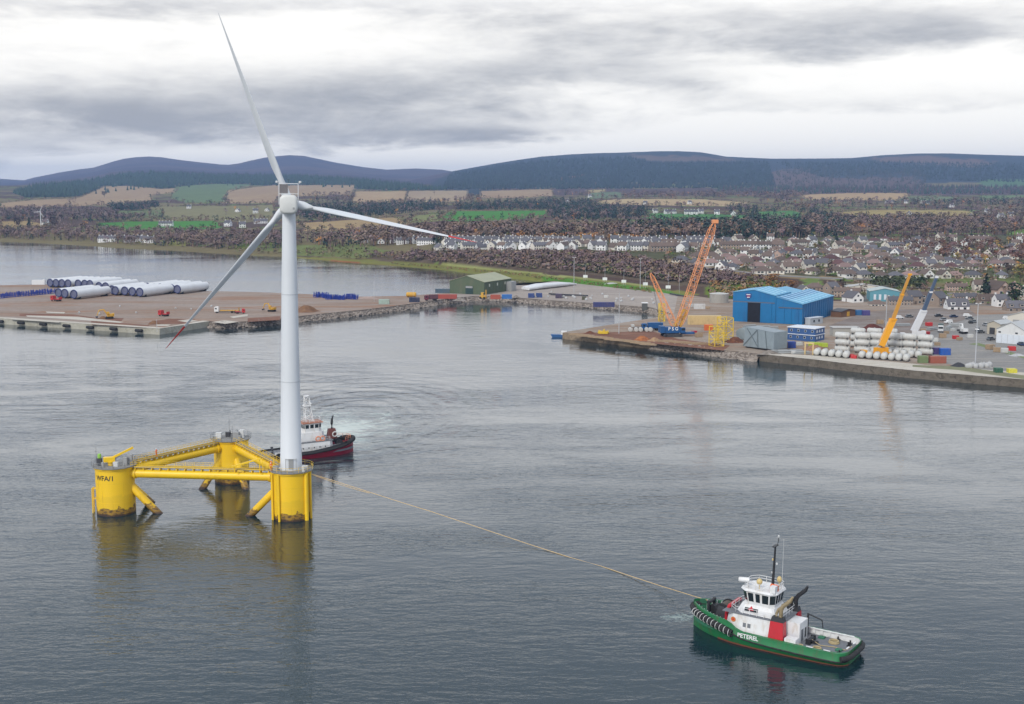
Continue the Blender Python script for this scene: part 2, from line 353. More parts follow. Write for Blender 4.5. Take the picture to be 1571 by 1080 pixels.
def vnoise(x, y, seed=0):
    """smooth value noise for numpy arrays"""
    xi = np.floor(x).astype(np.int64); yi = np.floor(y).astype(np.int64); fx = x - xi; fy = y - yi
    fx = fx * fx * (3 - 2 * fx); fy = fy * fy * (3 - 2 * fy)
    def h(a, b): n = (a * 374761393 + b * 668265263 + seed * 144665) & 0x7fffffff; n = (n ^ (n >> 13)) * 1274126177 & 0x7fffffff; return ((n ^ (n >> 16)) & 0xffff) / 65535.0
    return (h(xi, yi) * (1 - fx) + h(xi + 1, yi) * fx) * (1 - fy) + (h(xi, yi + 1) * (1 - fx) + h(xi + 1, yi + 1) * fx) * fy
def fbm(x, y, seed=0, o=4):
    s = 0; a = 0.5
    for k in range(o): s = s + a * vnoise(x * 2 ** k, y * 2 ** k, seed + k); a *= 0.5
    return s
rows = np.linspace(0, 1, NR)
YG = np.empty((NC, NR)); ZG = np.empty((NC, NR))
for i in range(NC):
    Y = shoreY[i] * (YMAX / shoreY[i]) ** rows
    px = PXC[i]; j = int(np.clip(np.searchsorted(ckeys, px) - 1, 0, len(ckeys) - 2)); t = np.clip((px - ckeys[j]) / (ckeys[j + 1] - ckeys[j]), 0, 1)
    p = prof[j] * (1 - t) + prof[j + 1] * t
    s = np.clip((Y - shoreY[i]) / (4850 - shoreY[i]), 0, 1)
    z = np.interp(np.sqrt(s), SG, p); z5 = z[-1] if s[-1] < 1 else np.interp(1.0, SG, p)
    zf = float(z_of(tab(FOREST, px), 6000)); zl = float(z_of(tab(CREST_L, px), 9500)); zr = float(z_of(tab(CREST_R, px), 7200))
    wl = np.clip((760 - px) / 130, 0, 1)
    left = np.interp(Y, [4850, 5300, 6000, 6500, 8300, 9100, 9500, 9900, 14000], [z5, z5 + .35 * (zf - z5), zf, zf + 3, zf + .55 * (max(zl, zf) - zf), zl - 6 if zl > zf else zf, max(zl, zf * .7), zl * .97, 60])
    right = np.interp(Y, [4850, 5300, 6300, 6900, 7200, 7500, 9000, 14000], [z5, z5 + .20 * max(zr - z5, 0), z5 + .74 * max(zr - z5, 0), zr - 5, zr, zr - 3, zr * .75, 20])
    hz = np.where(px > 760, right, np.where(px < 560, left, np.maximum(left, np.minimum(right, 1e9))))
    z = np.where(Y > 4850, hz, z)
    X = US[i] * Y
    amp = np.interp(Y, [0, 1200, 2500, 4500, 6000, 14000], [0, 0.4, 2.5, 4.0, 3.0, 3.0]); fade = np.clip((Y - shoreY[i]) / 150, 0, 1)
    z = z + (fbm(X / 320, Y / 320, 3) - 0.47) * amp * fade * 2 * np.where((Y > 6800) & (Y < 7500), .35, 1)
    if px < 835: z[0] = -1.5
    YG[i] = Y; ZG[i] = z
XG = US[:, None] * YG
def project(X, Y, Z):
    d = Y * cP + (HC - Z) * sP; up = Y * sP - (HC - Z) * cP
    return CX + F * X / d, CY - F * up / d
PXG, PYG = project(XG, YG, ZG)
PYENV = np.minimum.accumulate(PYG, axis=1)
def ground(px, py):
    """world point of the mainland seen at a photo pixel"""
    u = (px - CX) / F * 1.0
    for _ in range(2):
        f = np.clip((u - U0) / (U1 - U0) * (NC - 1), 0, NC - 1.001); i = int(f); t = f - i
        pe = PYENV[i] * (1 - t) + PYENV[i + 1] * t; Y = YG[i] * (1 - t) + YG[i + 1] * t; Z = ZG[i] * (1 - t) + ZG[i + 1] * t
        k = np.interp(-py, -pe, np.arange(NR)); k0 = int(min(k, NR - 2)); kk = k - k0
        y = Y[k0] * (1 - kk) + Y[k0 + 1] * kk; z = Z[k0] * (1 - kk) + Z[k0 + 1] * kk
        d = y * cP + (HC - z) * sP; u = (px - CX) / F * d / y
    return Vector((u * y, y, z))
def height(X, Y):
    u = X / Y; f = np.clip((u - U0) / (U1 - U0) * (NC - 1), 0, NC - 1.001); i = int(f); t = f - i
    return float(np.interp(Y, YG[i], ZG[i]) * (1 - t) + np.interp(Y, YG[i + 1], ZG[i + 1]) * t)
def inside(poly, x, y):
    r = np.zeros(np.shape(x), bool); n = len(poly)
    for i in range(n):
        x0, y0 = poly[i]; x1, y1 = poly[(i + 1) % n]
        if y0 == y1: continue
        c = ((y0 > y) != (y1 > y)) & (x < (x1 - x0) * (y - y0) / (y1 - y0) + x0); r ^= c
    return r
# land cover, as polygons of real fields seen in the photograph
TAN, STRAW, GREEN, PASTURE, ROUGH, MOOR, FORC, WOODC, SCRUB, TOWN, MUD, ROADC, HEATH, BURN = (.33, .25, .17), (.36, .30, .17), (.085, .20, .06), (.15, .20, .075), (.17, .145, .085), (.06, .055, .078), (.022, .034, .03), (.075, .05, .042), (.085, .060, .048), (.085, .085, .05), (.15, .11, .07), (.20, .19, .18), (.115, .085, .080), (.27, .21, .13)
COVER = np.empty((NC, NR, 3))
px_, py_ = PXG, PYG
wobx = (fbm(XG / 60, YG / 60, 11) - .47) * 10; woby = (fbm(XG / 60, YG / 60, 17) - .47) * 3.0
COVER[:] = SCRUB
nz = fbm(XG / 140, YG / 140, 5)
COVER[nz > .5] = ROUGH; COVER[(nz > .42) & (nz < .455)] = PASTURE
hill = YG > 5000
COVER[hill] = MOOR; COVER[hill & (fbm(XG / 500, YG / 500, 9) > .53)] = (.085, .07, .085)
rf = hill & (px_ > 690) & (py_ < 290)
COVER[rf] = (.042, .055, .068)
FIELDS = []
def paint(poly, col, rag=1.0):
    if min(p[1] for p in poly) > 281 and max(p[1] for p in poly) < 358 and max(col) > .15 and len(FIELDS) < 60: FIELDS.append(poly)
    COVER[inside(poly, px_ + wobx * rag, py_ + woby * rag)] = col
paint([(700, 262), (830, 246), (830, 300), (660, 300), (660, 280)], (.03, .042, .05))
paint([(1190, 262), (1240, 258), (1260, 275), (1400, 268), (1420, 290), (1215, 292), (1180, 280)], HEATH, 4)
paint([(1330, 242), (1420, 239), (1530, 248), (1500, 258), (1420, 252), (1350, 248)], (.14, .105, .095), 2.5)
paint([(960, 238), (1080, 240), (1150, 247), (1000, 248)], (.125, .098, .088), 2.5)
paint([(850, 276), (880, 268), (902, 265), (895, 270), (862, 277)], (.22, .13, .10), .6)
paint([(760, 290), (1571, 288), (1720, 290), (1720, 300), (760, 300)], (.085, .06, .06), 1.5)
paint([(1500, 276), (1720, 272), (1720, 288), (1510, 286)], (.10, .16, .09), 1)
# dark plantation on the left slope
paint([(20, 296), (60, 284), (110, 280), (150, 275), (180, 268), (230, 264), (330, 268), (480, 269), (560, 275), (640, 284), (690, 292), (600, 292), (480, 287), (380, 284), (300, 288), (200, 292), (110, 302), (40, 303)], FORC, .6)
paint([(0, 312), (60, 306), (120, 304), (160, 286), (195, 285), (250, 290), (275, 288), (270, 295), (230, 300), (235, 312), (120, 316), (0, 322)], TAN, .5)
paint([(270, 286), (330, 282), (385, 283), (350, 296), (345, 310), (290, 312), (262, 304)], (.13, .17, .09), .5)
paint([(350, 292), (420, 284), (545, 284), (540, 298), (500, 300), (430, 302), (420, 312), (340, 312)], TAN, .5)
paint([(545, 294), (625, 293), (622, 311), (540, 312)], (.38, .29, .19), .3)
paint([(628, 293), (718, 292), (720, 305), (690, 310), (620, 311)], (.34, .27, .19), .3)
paint([(736, 293), (845, 290), (850, 300), (800, 304), (740, 304)], TAN, .4)
paint([(900, 292), (930, 290), (928, 294), (905, 297)], STRAW, .3)
paint([(915, 308), (960, 305), (1080, 306), (1150, 311), (1120, 316), (1010, 315), (930, 313)], (.42, .33, .21), .4)
paint([(905, 296), (950, 294), (960, 303), (905, 304)], (.14, .18, .11), .4)
paint([(1228, 299), (1300, 296), (1390, 296), (1395, 303), (1440, 304), (1370, 308), (1240, 307)], (.40, .30, .19), .4)
paint([(1395, 300), (1470, 302), (1460, 311), (1370, 309)], (.16, .19, .11), .4)
paint([(1500, 300), (1720, 298), (1720, 306), (1510, 306)], (.15, .20, .10), .4)
paint([(1285, 326), (1340, 322), (1480, 323), (1505, 330), (1500, 334), (1400, 336), (1290, 336)], (.33, .27, .14), .3)
paint([(150, 342), (200, 340), (330, 339), (340, 349), (280, 353), (150, 353)], GREEN, .5)
paint([(0, 340), (40, 339), (75, 345), (60, 352), (0, 353)], (.30, .23, .13), .6)
paint([(230, 318), (420, 314), (420, 336), (330, 338), (230, 336)], (.20, .185, .105), 1.0)
paint([(180, 324), (250, 322), (250, 334), (180, 334)], (.14, .165, .085), 1.0)
paint([(230, 368), (280, 366), (290, 378), (235, 378)], (.21, .205, .085), .4)
paint([(360, 368), (420, 366), (450, 380), (530, 378), (520, 394), (450, 390), (360, 384)], (.13, .17, .055), .6)
paint([(380, 378), (560, 374), (600, 386), (560, 396), (440, 392), (380, 388)], (.15, .17, .075), .8)
paint([(455, 342), (600, 334), (640, 340), (600, 352), (470, 356)], (.33, .25, .15), .6)
paint([(640, 330), (700, 327), (690, 338), (620, 342)], (.19, .20, .095), .6)
paint([(672, 336), (690, 324), (840, 323), (835, 333), (760, 338), (690, 339)], GREEN, .3)
paint([(985, 334), (1000, 327), (1060, 328), (1160, 330), (1140, 338), (1100, 343), (1040, 341)], (.09, .19, .075), .3)
paint([(1160, 325), (1215, 323), (1250, 332), (1240, 337), (1165, 338)], (.09, .185, .075), .3)
paint([(1545, 355), (1571, 352), (1720, 352), (1720, 365), (1550, 368)], (.14, .21, .07), .4)
# the town's ground: gardens, streets
paint([(660, 372), (1010, 366), (1571, 360), (1720, 360), (1720, 432), (1571, 432), (1330, 428), (1180, 424), (1090, 408), (1020, 400), (960, 392), (900, 386), (660, 386)], TOWN, .2)
paint([(1000, 400), (1030, 396), (1100, 410), (1180, 421), (1340, 427), (1340, 430), (1170, 426), (1080, 416)], BURN, .1)
paint([(1180, 420.5), (1290, 427), (1290, 429), (1180, 423)], (.36, .32, .24), .1)
paint([(1330, 424), (1720, 428), (1720, 436), (1500, 434), (1330, 432)], (.14, .16, .07), .3)
# bank below the houses, footpath, green verge beside the yard
paint([(560, 396), (690, 386), (900, 388), (950, 394), (1060, 412), (1120, 425), (1180, 437), (1060, 440), (900, 420), (800, 414), (690, 405), (600, 402)], (.12, .095, .07), .3)
paint([(930, 398), (1010, 403), (1070, 418), (1090, 428), (1000, 420), (940, 410)], (.19, .12, .075), .4)
paint([(850, 402), (920, 408), (960, 418), (940, 420), (880, 413)], (.05, .062, .03), .4)
paint([(440, 393), (560, 398), (690, 407), (800, 417), (900, 428), (1000, 440), (1080, 452), (1000, 456), (900, 445), (850, 440), (700, 424), (560, 408), (440, 398)], (.17, .17, .065), .2)
paint([(440, 395), (520, 400), (650, 411), (640, 414), (500, 403), (430, 398)], (.24, .13, .075), .2)
paint([(600, 399), (690, 406), (800, 416), (900, 427), (1000, 438), (1000, 440), (900, 429), (800, 418), (690, 407.6), (600, 400.5)], (.27, .28, .13), .05)
paint([(830, 424), (900, 430), (1010, 444), (1080, 458), (1075, 466), (1000, 455), (900, 443), (830, 432)], (.095, .19, .05), .1)
paint([(1085, 440), (1180, 430), (1210, 446), (1190, 456), (1085, 460)], (.13, .17, .05), .4)
paint([(1290, 446), (1720, 452), (1720, 492), (1290, 480)], (.20, .19, .175), .1)
paint([(-330, 352), (0, 362), (130, 368), (330, 380), (440, 386), (440, 396), (330, 391), (130, 379), (0, 373), (-330, 366)], (.17, .145, .085), .2)
def make_terrain():
    me = bpy.data.meshes.new('ground')
    V = np.stack([XG, YG, ZG], -1).reshape(-1, 3)
    idx = np.arange(NC * NR).reshape(NC, NR)
    q = np.stack([idx[:-1, :-1], idx[1:, :-1], idx[1:, 1:], idx[:-1, 1:]], -1).reshape(-1, 4)
    me.vertices.add(len(V)); me.vertices.foreach_set('co', V.astype(np.float32).ravel())
    me.loops.add(q.size); me.loops.foreach_set('vertex_index', q.astype(np.int32).ravel())
    me.polygons.add(len(q)); me.polygons.foreach_set('loop_start', np.arange(0, q.size, 4, dtype=np.int32)); me.polygons.foreach_set('loop_total', np.full(len(q), 4, np.int32))
    me.polygons.foreach_set('use_smooth', np.ones(len(q), bool)); me.update(calc_edges=True); me.validate()
    at = me.color_attributes.new('cover', 'FLOAT_COLOR', 'POINT')
    at.data.foreach_set('color', np.concatenate([COVER.reshape(-1, 3), np.ones((NC * NR, 1))], 1).astype(np.float32).ravel())
    m = bpy.data.materials.new('land_cover'); m.use_nodes = True; nt = m.node_tree; L = nt.links.new
    b = nt.nodes['Principled BSDF']; b.inputs['Roughness'].default_value = .95; b.inputs['Specular IOR Level'].default_value = .1
    a = N(nt, 'ShaderNodeAttribute', attribute_name='cover'); o = N(nt, 'ShaderNodeTexCoord').outputs['Object']
    n1 = NOISE(nt, o, .05, 6, .7); n2 = NOISE(nt, MAPV(nt, o, (1, .35, 1)), .012, 5, .65)
    hs = N(nt, 'ShaderNodeHueSaturation'); hs.inputs['Saturation'].default_value = 1.22; L(a.outputs['Color'], hs.inputs['Color'])
    L(M_(nt, 'ADD', .45, M_(nt, 'ADD', M_(nt, 'MULTIPLY', n1, .75), M_(nt, 'MULTIPLY', n2, .40))), hs.inputs['Value'])
    L(M_(nt, 'ADD', .485, M_(nt, 'MULTIPLY', n2, .03)), hs.inputs['Hue'])
    L(hs.outputs[0], b.inputs['Base Color'])
    bp = N(nt, 'ShaderNodeBump'); bp.inputs['Strength'].default_value = .6; bp.inputs['Distance'].default_value = 4; L(NOISE(nt, o, .03, 6, .65), bp.inputs['Height']); L(bp.outputs[0], b.inputs['Normal'])
    me.materials.append(m); ob = bpy.data.objects.new('ground', me); S.collection.objects.link(ob); ob['kind'] = 'structure'; ob['label'] = 'farmland, moor and heather hills behind the firth'
make_terrain()
# ------------------------------------------------------------------ reclaimed port ground, 3 m above the water
QZ = 3.0
def P0(px, py): return at_z(px, py, 0.0)
def PQ(px, py): return at_z(px, py, QZ)
W_FRONT = [(-230, 482), (0, 497), (245, 513.5), (322, 501.5)]                       # quay wall
W_ROCK = [(322, 501.5), (350, 503.5), (385, 501.5), (430, 497), (500, 489), (560, 483), (600, 478), (650, 471), (690, 465)]
Y_ROCK = [(690, 465), (725, 461.5), (760, 461.5), (800, 464.5), (850, 468.5), (930, 474), (1000, 480), (1030, 489.5)]
W_BACK = [(690, 449), (620, 454), (551, 455), (460, 450.5), (380, 447.5), (300, 446), (200, 440), (100, 436), (50, 436.5), (0, 437.5), (-230, 440)]
Y_BACK = [(690, 449), (700, 444), (745, 438), (780, 438), (812, 437), (850, 431), (900, 435), (1000, 446), (1040, 453)]
E_NORTH = [(1034, 481), (1000, 488), (930, 499), (872, 508.5), (863, 520)]
E_FRONT = [(863, 520), (1000, 535)]
E_ROCK = [(1000, 535), (1050, 539), (1110, 548), (1165, 554)]
E_WALL = [(1165, 554), (1250, 563), (1300, 569.5), (1400, 580.5), (1500, 589), (1571, 595), (1760, 613)]
E_BACK = [(1760, 474), (1571, 466), (1300, 459), (1200, 456), (1100, 456), (1060, 453), (1040, 453)]
def ground_mat(name, cols, scale, rough=.9, tracks=0.0):
    m = bpy.data.materials.new(name); m.use_nodes = True; nt = m.node_tree; L = nt.links.new
    b = nt.nodes['Principled BSDF']; b.inputs['Roughness'].default_value = rough; b.inputs['Specular IOR Level'].default_value = .2
    o = N(nt, 'ShaderNodeTexCoord').outputs['Object']
    n1 = NOISE(nt, MAPV(nt, o, (.6, 1, 1)), scale, 6, .65, .6); n2 = NOISE(nt, MAPV(nt, o, (.3, 1.5, 1), loc=(40, 7, 0)), scale * 1.7, 6, .65, 1.2); n3 = NOISE(nt, o, scale * 14, 5, .7)
    c = MIX(nt, SMOOTH(nt, n1, .36, .64), cols[0], cols[1]); c = MIX(nt, SMOOTH(nt, n2, .52, .66), c, cols[2])
    hs = N(nt, 'ShaderNodeHueSaturation'); L(c, hs.inputs['Color']); n4 = NOISE(nt, MAPV(nt, o, (.12, 1.6, 1), rot=(0, 0, R(6))), scale * 4, 5, .7, .8)
    L(M_(nt, 'ADD', .40, M_(nt, 'ADD', M_(nt, 'MULTIPLY', n3, .66), M_(nt, 'MULTIPLY', n4, .56))), hs.inputs['Value']); L(hs.outputs[0], b.inputs['Base Color'])
    bp = N(nt, 'ShaderNodeBump'); bp.inputs['Strength'].default_value = .5; bp.inputs['Distance'].default_value = .15; L(n3, bp.inputs['Height']); L(bp.outputs[0], b.inputs['Normal'])
    MAT[name] = m; return m
gm_w = ground_mat('gravel_brown', [(.275, .20, .15), (.31, .255, .215), (.28, .15, .085)], .022)
gm_y = ground_mat('gravel_grey', [(.35, .30, .255), (.32, .275, .24), (.40, .35, .30)], .03)
gm_e = ground_mat('dockside_earth', [(.26, .195, .14), (.33, .275, .225), (.27, .15, .085)], .05)
gm_c = ground_mat('weathered_concrete', [(.50, .46, .38), (.56, .52, .45), (.42, .38, .32)], .16)
gm_a = ground_mat('worn_asphalt', [(.23, .22, .205), (.27, .26, .24), (.31, .285, .25)], .05)
gm_wall = ground_mat('stained_concrete', [(.36, .34, .27), (.42, .40, .33), (.29, .27, .21)], .22)
gm_wall2 = ground_mat('dark_quay_wall', [(.13, .11, .085), (.17, .145, .115), (.085, .07, .055)], .3)
gm_rock = ground_mat('rock_slope', [(.17, .14, .115), (.12, .10, .085), (.24, .20, .16)], .5)
gm_timber = ground_mat('old_timber', [(.22, .165, .11), (.30, .23, .155), (.13, .095, .065)], .4)
def sheet(name, pts, m, z=None, label=None, kind='structure'):
    bm = bmesh.new(); vs = [bm.verts.new((p[0], p[1], p[2] if z is None else z)) for p in pts]; f = bm.faces.new(vs)
    bmesh.ops.triangulate(bm, faces=[f]); bmesh.ops.recalc_face_normals(bm, faces=bm.faces)
    if sum(f.normal.z for f in bm.faces) < 0: bmesh.ops.reverse_faces(bm, faces=bm.faces)
    me = bpy.data.meshes.new(name); bm.to_mesh(me); bm.free(); me.materials.append(m)
    o = bpy.data.objects.new(name, me); S.collection.objects.link(o)
    if kind: o['kind'] = kind
    if label: o['label'] = label
    return o
def strip(name, line, m, label, z0=-1.5, z1=QZ, out=0.0, inn=0.0, kind='structure', top=False):
    """a wall or slope following a waterline; out/inn shift the foot and head sideways"""
    P = [Vector((*PQ(*p)[:2], 0)) if top else P0(*p) for p in line]; n = len(P); mb = MB(); rows = []
    for i, p in enumerate(P):
        d = (P[min(i + 1, n - 1)] - P[max(i - 1, 0)]).normalized(); s = Vector((d.y, -d.x, 0))
        rows.append((p + s * out + Vector((0, 0, z0)), p - s * inn + Vector((0, 0, z1))))
    for a, b in zip(rows, rows[1:]): mb.quad(a[0], b[0], b[1], a[1])
    o = mb.build(name, m); o['kind'] = kind; o['label'] = label; return o
sheet('west_quay', [P0(*p) for p in W_FRONT + W_ROCK[1:]] + [PQ(*p) for p in W_BACK], gm_w, QZ, 'brown gravel quay where the white tower sections lie')
sheet('gravel_yard', [P0(*p) for p in Y_ROCK] + [PQ(1034, 481.5)] + [PQ(*p) for p in reversed(Y_BACK[1:])] + [PQ(*W_BACK[0])], gm_y, QZ - .03, 'pale gravel yard by the green warehouse')
sheet('east_quay', [PQ(*p) for p in E_NORTH[:-1]] + [P0(*p) for p in E_FRONT + E_ROCK[1:] + E_WALL[1:]] + [PQ(*p) for p in E_BACK], gm_e, QZ, 'earth and concrete dock under the cranes')
strip('quay_wall', W_FRONT, gm_wall, 'pale concrete wall of the west quay')
strip('rock_slope', W_ROCK, gm_rock, 'rocky bank of the gravel spit', out=2.5, inn=.2)
strip('rock_slope', Y_ROCK, gm_rock, 'rocky bank of the gravel yard', out=2.5, inn=.2)
strip('quay_wall', E_NORTH[:-1], gm_timber, 'timbered edge of the dock basin', top=True)
strip('quay_wall', E_FRONT, gm_timber, 'timbered edge of the dock tip')
strip('rock_slope', E_ROCK, gm_rock, 'rocky bank below the yellow lattice', out=3, inn=.2)
strip('quay_wall', E_WALL, gm_wall2, 'dark stained wall of the east quay')
strip('rock_slope', W_BACK[::-1], gm_rock, 'low back edge of the gravel spit', top=True)
strip('rock_slope', Y_BACK[:6], gm_rock, 'low back edge of the gravel yard', top=True)
# aprons and slabs lying on the ground
def offset(line, w, z, z_in=0.0):
    P = [P0(*p) for p in line]; n = len(P); a = []; b = []
    for i, p in enumerate(P):
        d = (P[min(i + 1, n - 1)] - P[max(i - 1, 0)]).normalized(); s = Vector((d.y, -d.x, 0)); wi = w[i] if isinstance(w, list) else w
        a.append(Vector((p.x, p.y, z)) + s * .15); b.append(Vector((p.x, p.y, z)) - s * wi)
    return a + b[::-1]
sheet('concrete_apron', offset(W_FRONT, 4.5, QZ + .05), gm_c, None, 'pale concrete edge of the west quay')
sheet('concrete_apron', offset(E_WALL, [5, 12, 15, 17, 17, 17, 17], QZ + .05), gm_c, None, 'pale concrete edge of the east quay')
for k, pl in enumerate([[(40, 484), (120, 486), (190, 494), (184, 495.5), (110, 490), (42, 486)], [(70, 478), (100, 479), (98, 481), (72, 480)],
        [(272, 492), (290, 490), (304, 492.5), (285, 494.5)], [(325, 494), (345, 491.5), (366, 494), (345, 497)], [(352, 486), (380, 482), (380, 485), (358, 488)], [(240, 498), (262, 498), (258, 500), (240, 500)], [(20, 488), (95, 493), (90, 495), (16, 490)]]):
    sheet('concrete_slab', [PQ(*p) for p in pl], gm_c, QZ + .06, 'pale concrete slab on the brown gravel quay')
gm_red = ground_mat('red_earth', [(.22, .105, .065), (.17, .08, .05), (.25, .14, .09)], .08)
for pl in [[(228, 494), (260, 489), (300, 490), (284, 497), (236, 497)], [(30, 481), (110, 482), (150, 488), (190, 488), (186, 493), (100, 486), (30, 485)], [(140, 492), (230, 499), (225, 503), (140, 498)], [(380, 488), (430, 485), (430, 491), (380, 494)]]:
    sheet('earth_patch', [PQ(*p) for p in pl], gm_red, QZ + .03, 'reddish bare earth on the brown gravel quay')
sheet('road', [PQ(*p) for p in [(1405, 520), (1450, 500), (1500, 484), (1571, 480), (1760, 484), (1760, 600), (1571, 578), (1500, 566), (1440, 556)]], gm_a, QZ + .04, 'grey asphalt dock road')
sheet('road', [PQ(*p) for p in [(1270, 500), (1330, 478), (1480, 470), (1500, 484), (1450, 500), (1405, 520), (1330, 505)]], ground_mat('yard_dirt', [(.20, .16, .13), (.25, .22, .20), (.17, .11, .08)], .06), QZ + .02, 'brown dirt yard behind the white tanks')
sheet('grass_verge', [PQ(*p) for p in [(1486, 528), (1500, 526), (1571, 546), (1760, 585), (1760, 590), (1571, 550), (1500, 530)]], mat('verge_grass', (.16, .20, .07), .95, var=.35, vscale=.4), QZ + .07, 'narrow grass verge along the dock road')
sheet('grass_verge', [PQ(*p) for p in [(1400, 560), (1470, 562), (1571, 576), (1760, 598), (1760, 604), (1571, 582), (1470, 568), (1400, 563)]], mat('verge_dry', (.20, .20, .11), .95, var=.35, vscale=.4), QZ + .065, 'dry grass strip behind the quay edge')
sheet('earth_patch', [PQ(*p) for p in [(880, 511), (1000, 508), (1040, 520), (1120, 530), (1110, 538), (1000, 527), (890, 514)]], gm_red, QZ + .03, 'rusty brown ground under the scrap')
# armour rock
def rocks(name, lines, n, label, r=(.35, 1.0)):
    ico = bmesh.new(); bmesh.ops.create_icosphere(ico, subdivisions=1, radius=1); bv = np.array([v.co[:] for v in ico.verts]); bf = np.array([[v.index for v in f.verts] for f in ico.faces]); ico.free()
    segs = []
    for ln in lines:
        P = [P0(*p) for p in ln]; segs += [(a, b, (b - a).length) for a, b in zip(P, P[1:])]
    tot = sum(s[2] for s in segs); V = []; Fc = []
    for i in range(n):
        t = RNG.random() * tot
        for a, b, l in segs:
            if t < l: break
            t -= l
        p = a.lerp(b, min(t / l, 1)); d = (b - a).normalized(); s = Vector((d.y, -d.x, 0)); k = RNG.random()
        c = p + s * (2.6 - 3.4 * k) + Vector((0, 0, -.3 + 3.1 * k)); rr = r[0] + (r[1] - r[0]) * RNG.random() ** 2
        q = bv * (RNG.random((len(bv), 1)) * .5 + .7) * rr * np.array([1, .9, .7])
        V.append(q + np.array(c)); Fc.append(bf + i * len(bv))
    me = bpy.data.meshes.new(name); me.from_pydata(np.concatenate(V).tolist(), [], np.concatenate(Fc).tolist()); me.materials.append(mat('armour_rock', (.30, .255, .215), .9, var=.6, vscale=.35))
    o = bpy.data.objects.new(name, me); S.collection.objects.link(o); tag(o, label, kind='stuff')
rocks('armour_rock', [E_ROCK], 900, 'rubble rock bank under the yellow lattice tower')
rocks('armour_rock', [W_ROCK, Y_ROCK], 2600, 'rubble rock bank along the gravel spit and yard')
# ================================================================== FLOATING WIND TURBINE
yel = mat('platform_yellow', (.88, .56, .010), .42, var=.06, vscale=.5, dirt=(.42, .26, .05), dirt_amt=.22, dscale=.35)
white_paint = mat('turbine_white', (.66, .68, .69), .38, var=.03, vscale=.3, dirt=(.52, .53, .52), dirt_amt=.25, dscale=.15)
steel = mat('galvanised', (.36, .36, .35), .5, .3, var=.2, vscale=3)
dark_steel = mat('dark_steel', (.06, .06, .065), .5, .2, var=.3)
grate = mat('deck_grating', (.24, .235, .22), .8, var=.25, vscale=2, dirt=(.13, .11, .09))
red_tip = mat('signal_red', (.55, .035, .03), .4, var=.05)
def hull_yellow():
    m = bpy.data.materials.new('column_yellow'); m.use_nodes = True; nt = m.node_tree; L = nt.links.new
    b = nt.nodes['Principled BSDF']; b.inputs['Roughness'].default_value = .42
    o = N(nt, 'ShaderNodeTexCoord').outputs['Object']; sp = N(nt, 'ShaderNodeSeparateXYZ'); L(o, sp.inputs[0])
    n = NOISE(nt, MAPV(nt, o, (.55, .55, .8)), .9, 5, .6, .5); n2 = NOISE(nt, MAPV(nt, o, (1, 1, .25)), .5, 5, .6)
    c = MIX(nt, n2, (.92, .58, .008), (.84, .52, .012))
    zz = M_(nt, 'ADD', sp.outputs[2], M_(nt, 'MULTIPLY', M_(nt, 'SUBTRACT', n, .5), 4.2))
    c = MIX(nt, M_(nt, 'MULTIPLY', M_(nt, 'SUBTRACT', 1.0, SMOOTH(nt, zz, 4.0, 4.5)), .30), c, (.62, .40, .02))
    weed = M_(nt, 'SUBTRACT', 1.0, SMOOTH(nt, zz, 1.5, 1.75))
    c = MIX(nt, weed, c, (.33, .185, .02)); c = MIX(nt, M_(nt, 'MULTIPLY', weed, SMOOTH(nt, NOISE(nt, MAPV(nt, o, (1, 1, 2.4)), 1.3, 5, .7), .46, .60)), c, (.07, .042, .022))
    c = MIX(nt, M_(nt, 'SUBTRACT', 1.0, SMOOTH(nt, M_(nt, 'ADD', sp.outputs[2], M_(nt, 'MULTIPLY', n, 1.2)), .8, 1.25)), c, (.055, .03, .018))
    runs = NOISE(nt, MAPV(nt, o, (2.2, 2.2, .10)), 1.0, 4, .6); c = MIX(nt, M_(nt, 'MULTIPLY', SMOOTH(nt, runs, .56, .74), .38), c, (.40, .20, .03))
    L(c, b.inputs['Base Color']); return m
col_yel = hull_yellow()
PA = P0(178, 793) + Vector((-1.2, 4.1, 0)); PB = P0(447.5, 801) + Vector((-.6, 4.1, 0)); PA.z = PB.z = 0
ab = PB - PA; PC = P0(356, 744) + Vector((-.9, 4.1, 0))
DK = 10.6
fp = thing('floating_platform', 'yellow three-column floating platform carrying the wind turbine', 'platform', (0, 0, 0))
def rail(mb, pts, z, h=1.1, step=1.6, closed=False, r=.035):
    pts = [Vector((p[0], p[1], z)) for p in pts]
    if closed: pts = pts + [pts[0]]
    for a, b in zip(pts, pts[1:]):
        l = (b - a).length; n = max(1, int(round(l / step)))
        for i in range(n + 1):
            p = a.lerp(b, i / n); mb.tube(p, p + Vector((0, 0, h)), r, n=4, cap=False)
        for hh in (h, h * .55): mb.tube(a + Vector((0, 0, hh)), b + Vector((0, 0, hh)), r, n=4, cap=False)
# columns: each with its deck, railing, plate
for nm, Pc in (('A', PA), ('B', PB), ('C', PC)):
    c = MB().lathe([(4.1, -3), (4.1, 10.0), (4.35, 10.05), (4.35, 10.35), (4.1, 10.4)], 48).build('column', col_yel, fp, 40, loc=Pc)
    dk = MB(); q = 12
    poly = [(4.75 * math.cos(2 * PI * (i + .5) / q), 4.75 * math.sin(2 * PI * (i + .5) / q)) for i in range(q)]
    dk.prism(poly, 10.46, DK); d = dk.build('deck', grate, fp, loc=Pc)
    rl = MB(); rail(rl, poly, DK, closed=True); rl.build('railing', yel if nm == 'B' else steel, fp, loc=Pc)
    for zz in (2.9, 7.2): MB().lathe([(4.12, zz - .06), (4.15, zz - .05), (4.15, zz + .05), (4.12, zz + .06)], 48, cap=False).build('weld_band', yel, fp, 40, loc=Pc)
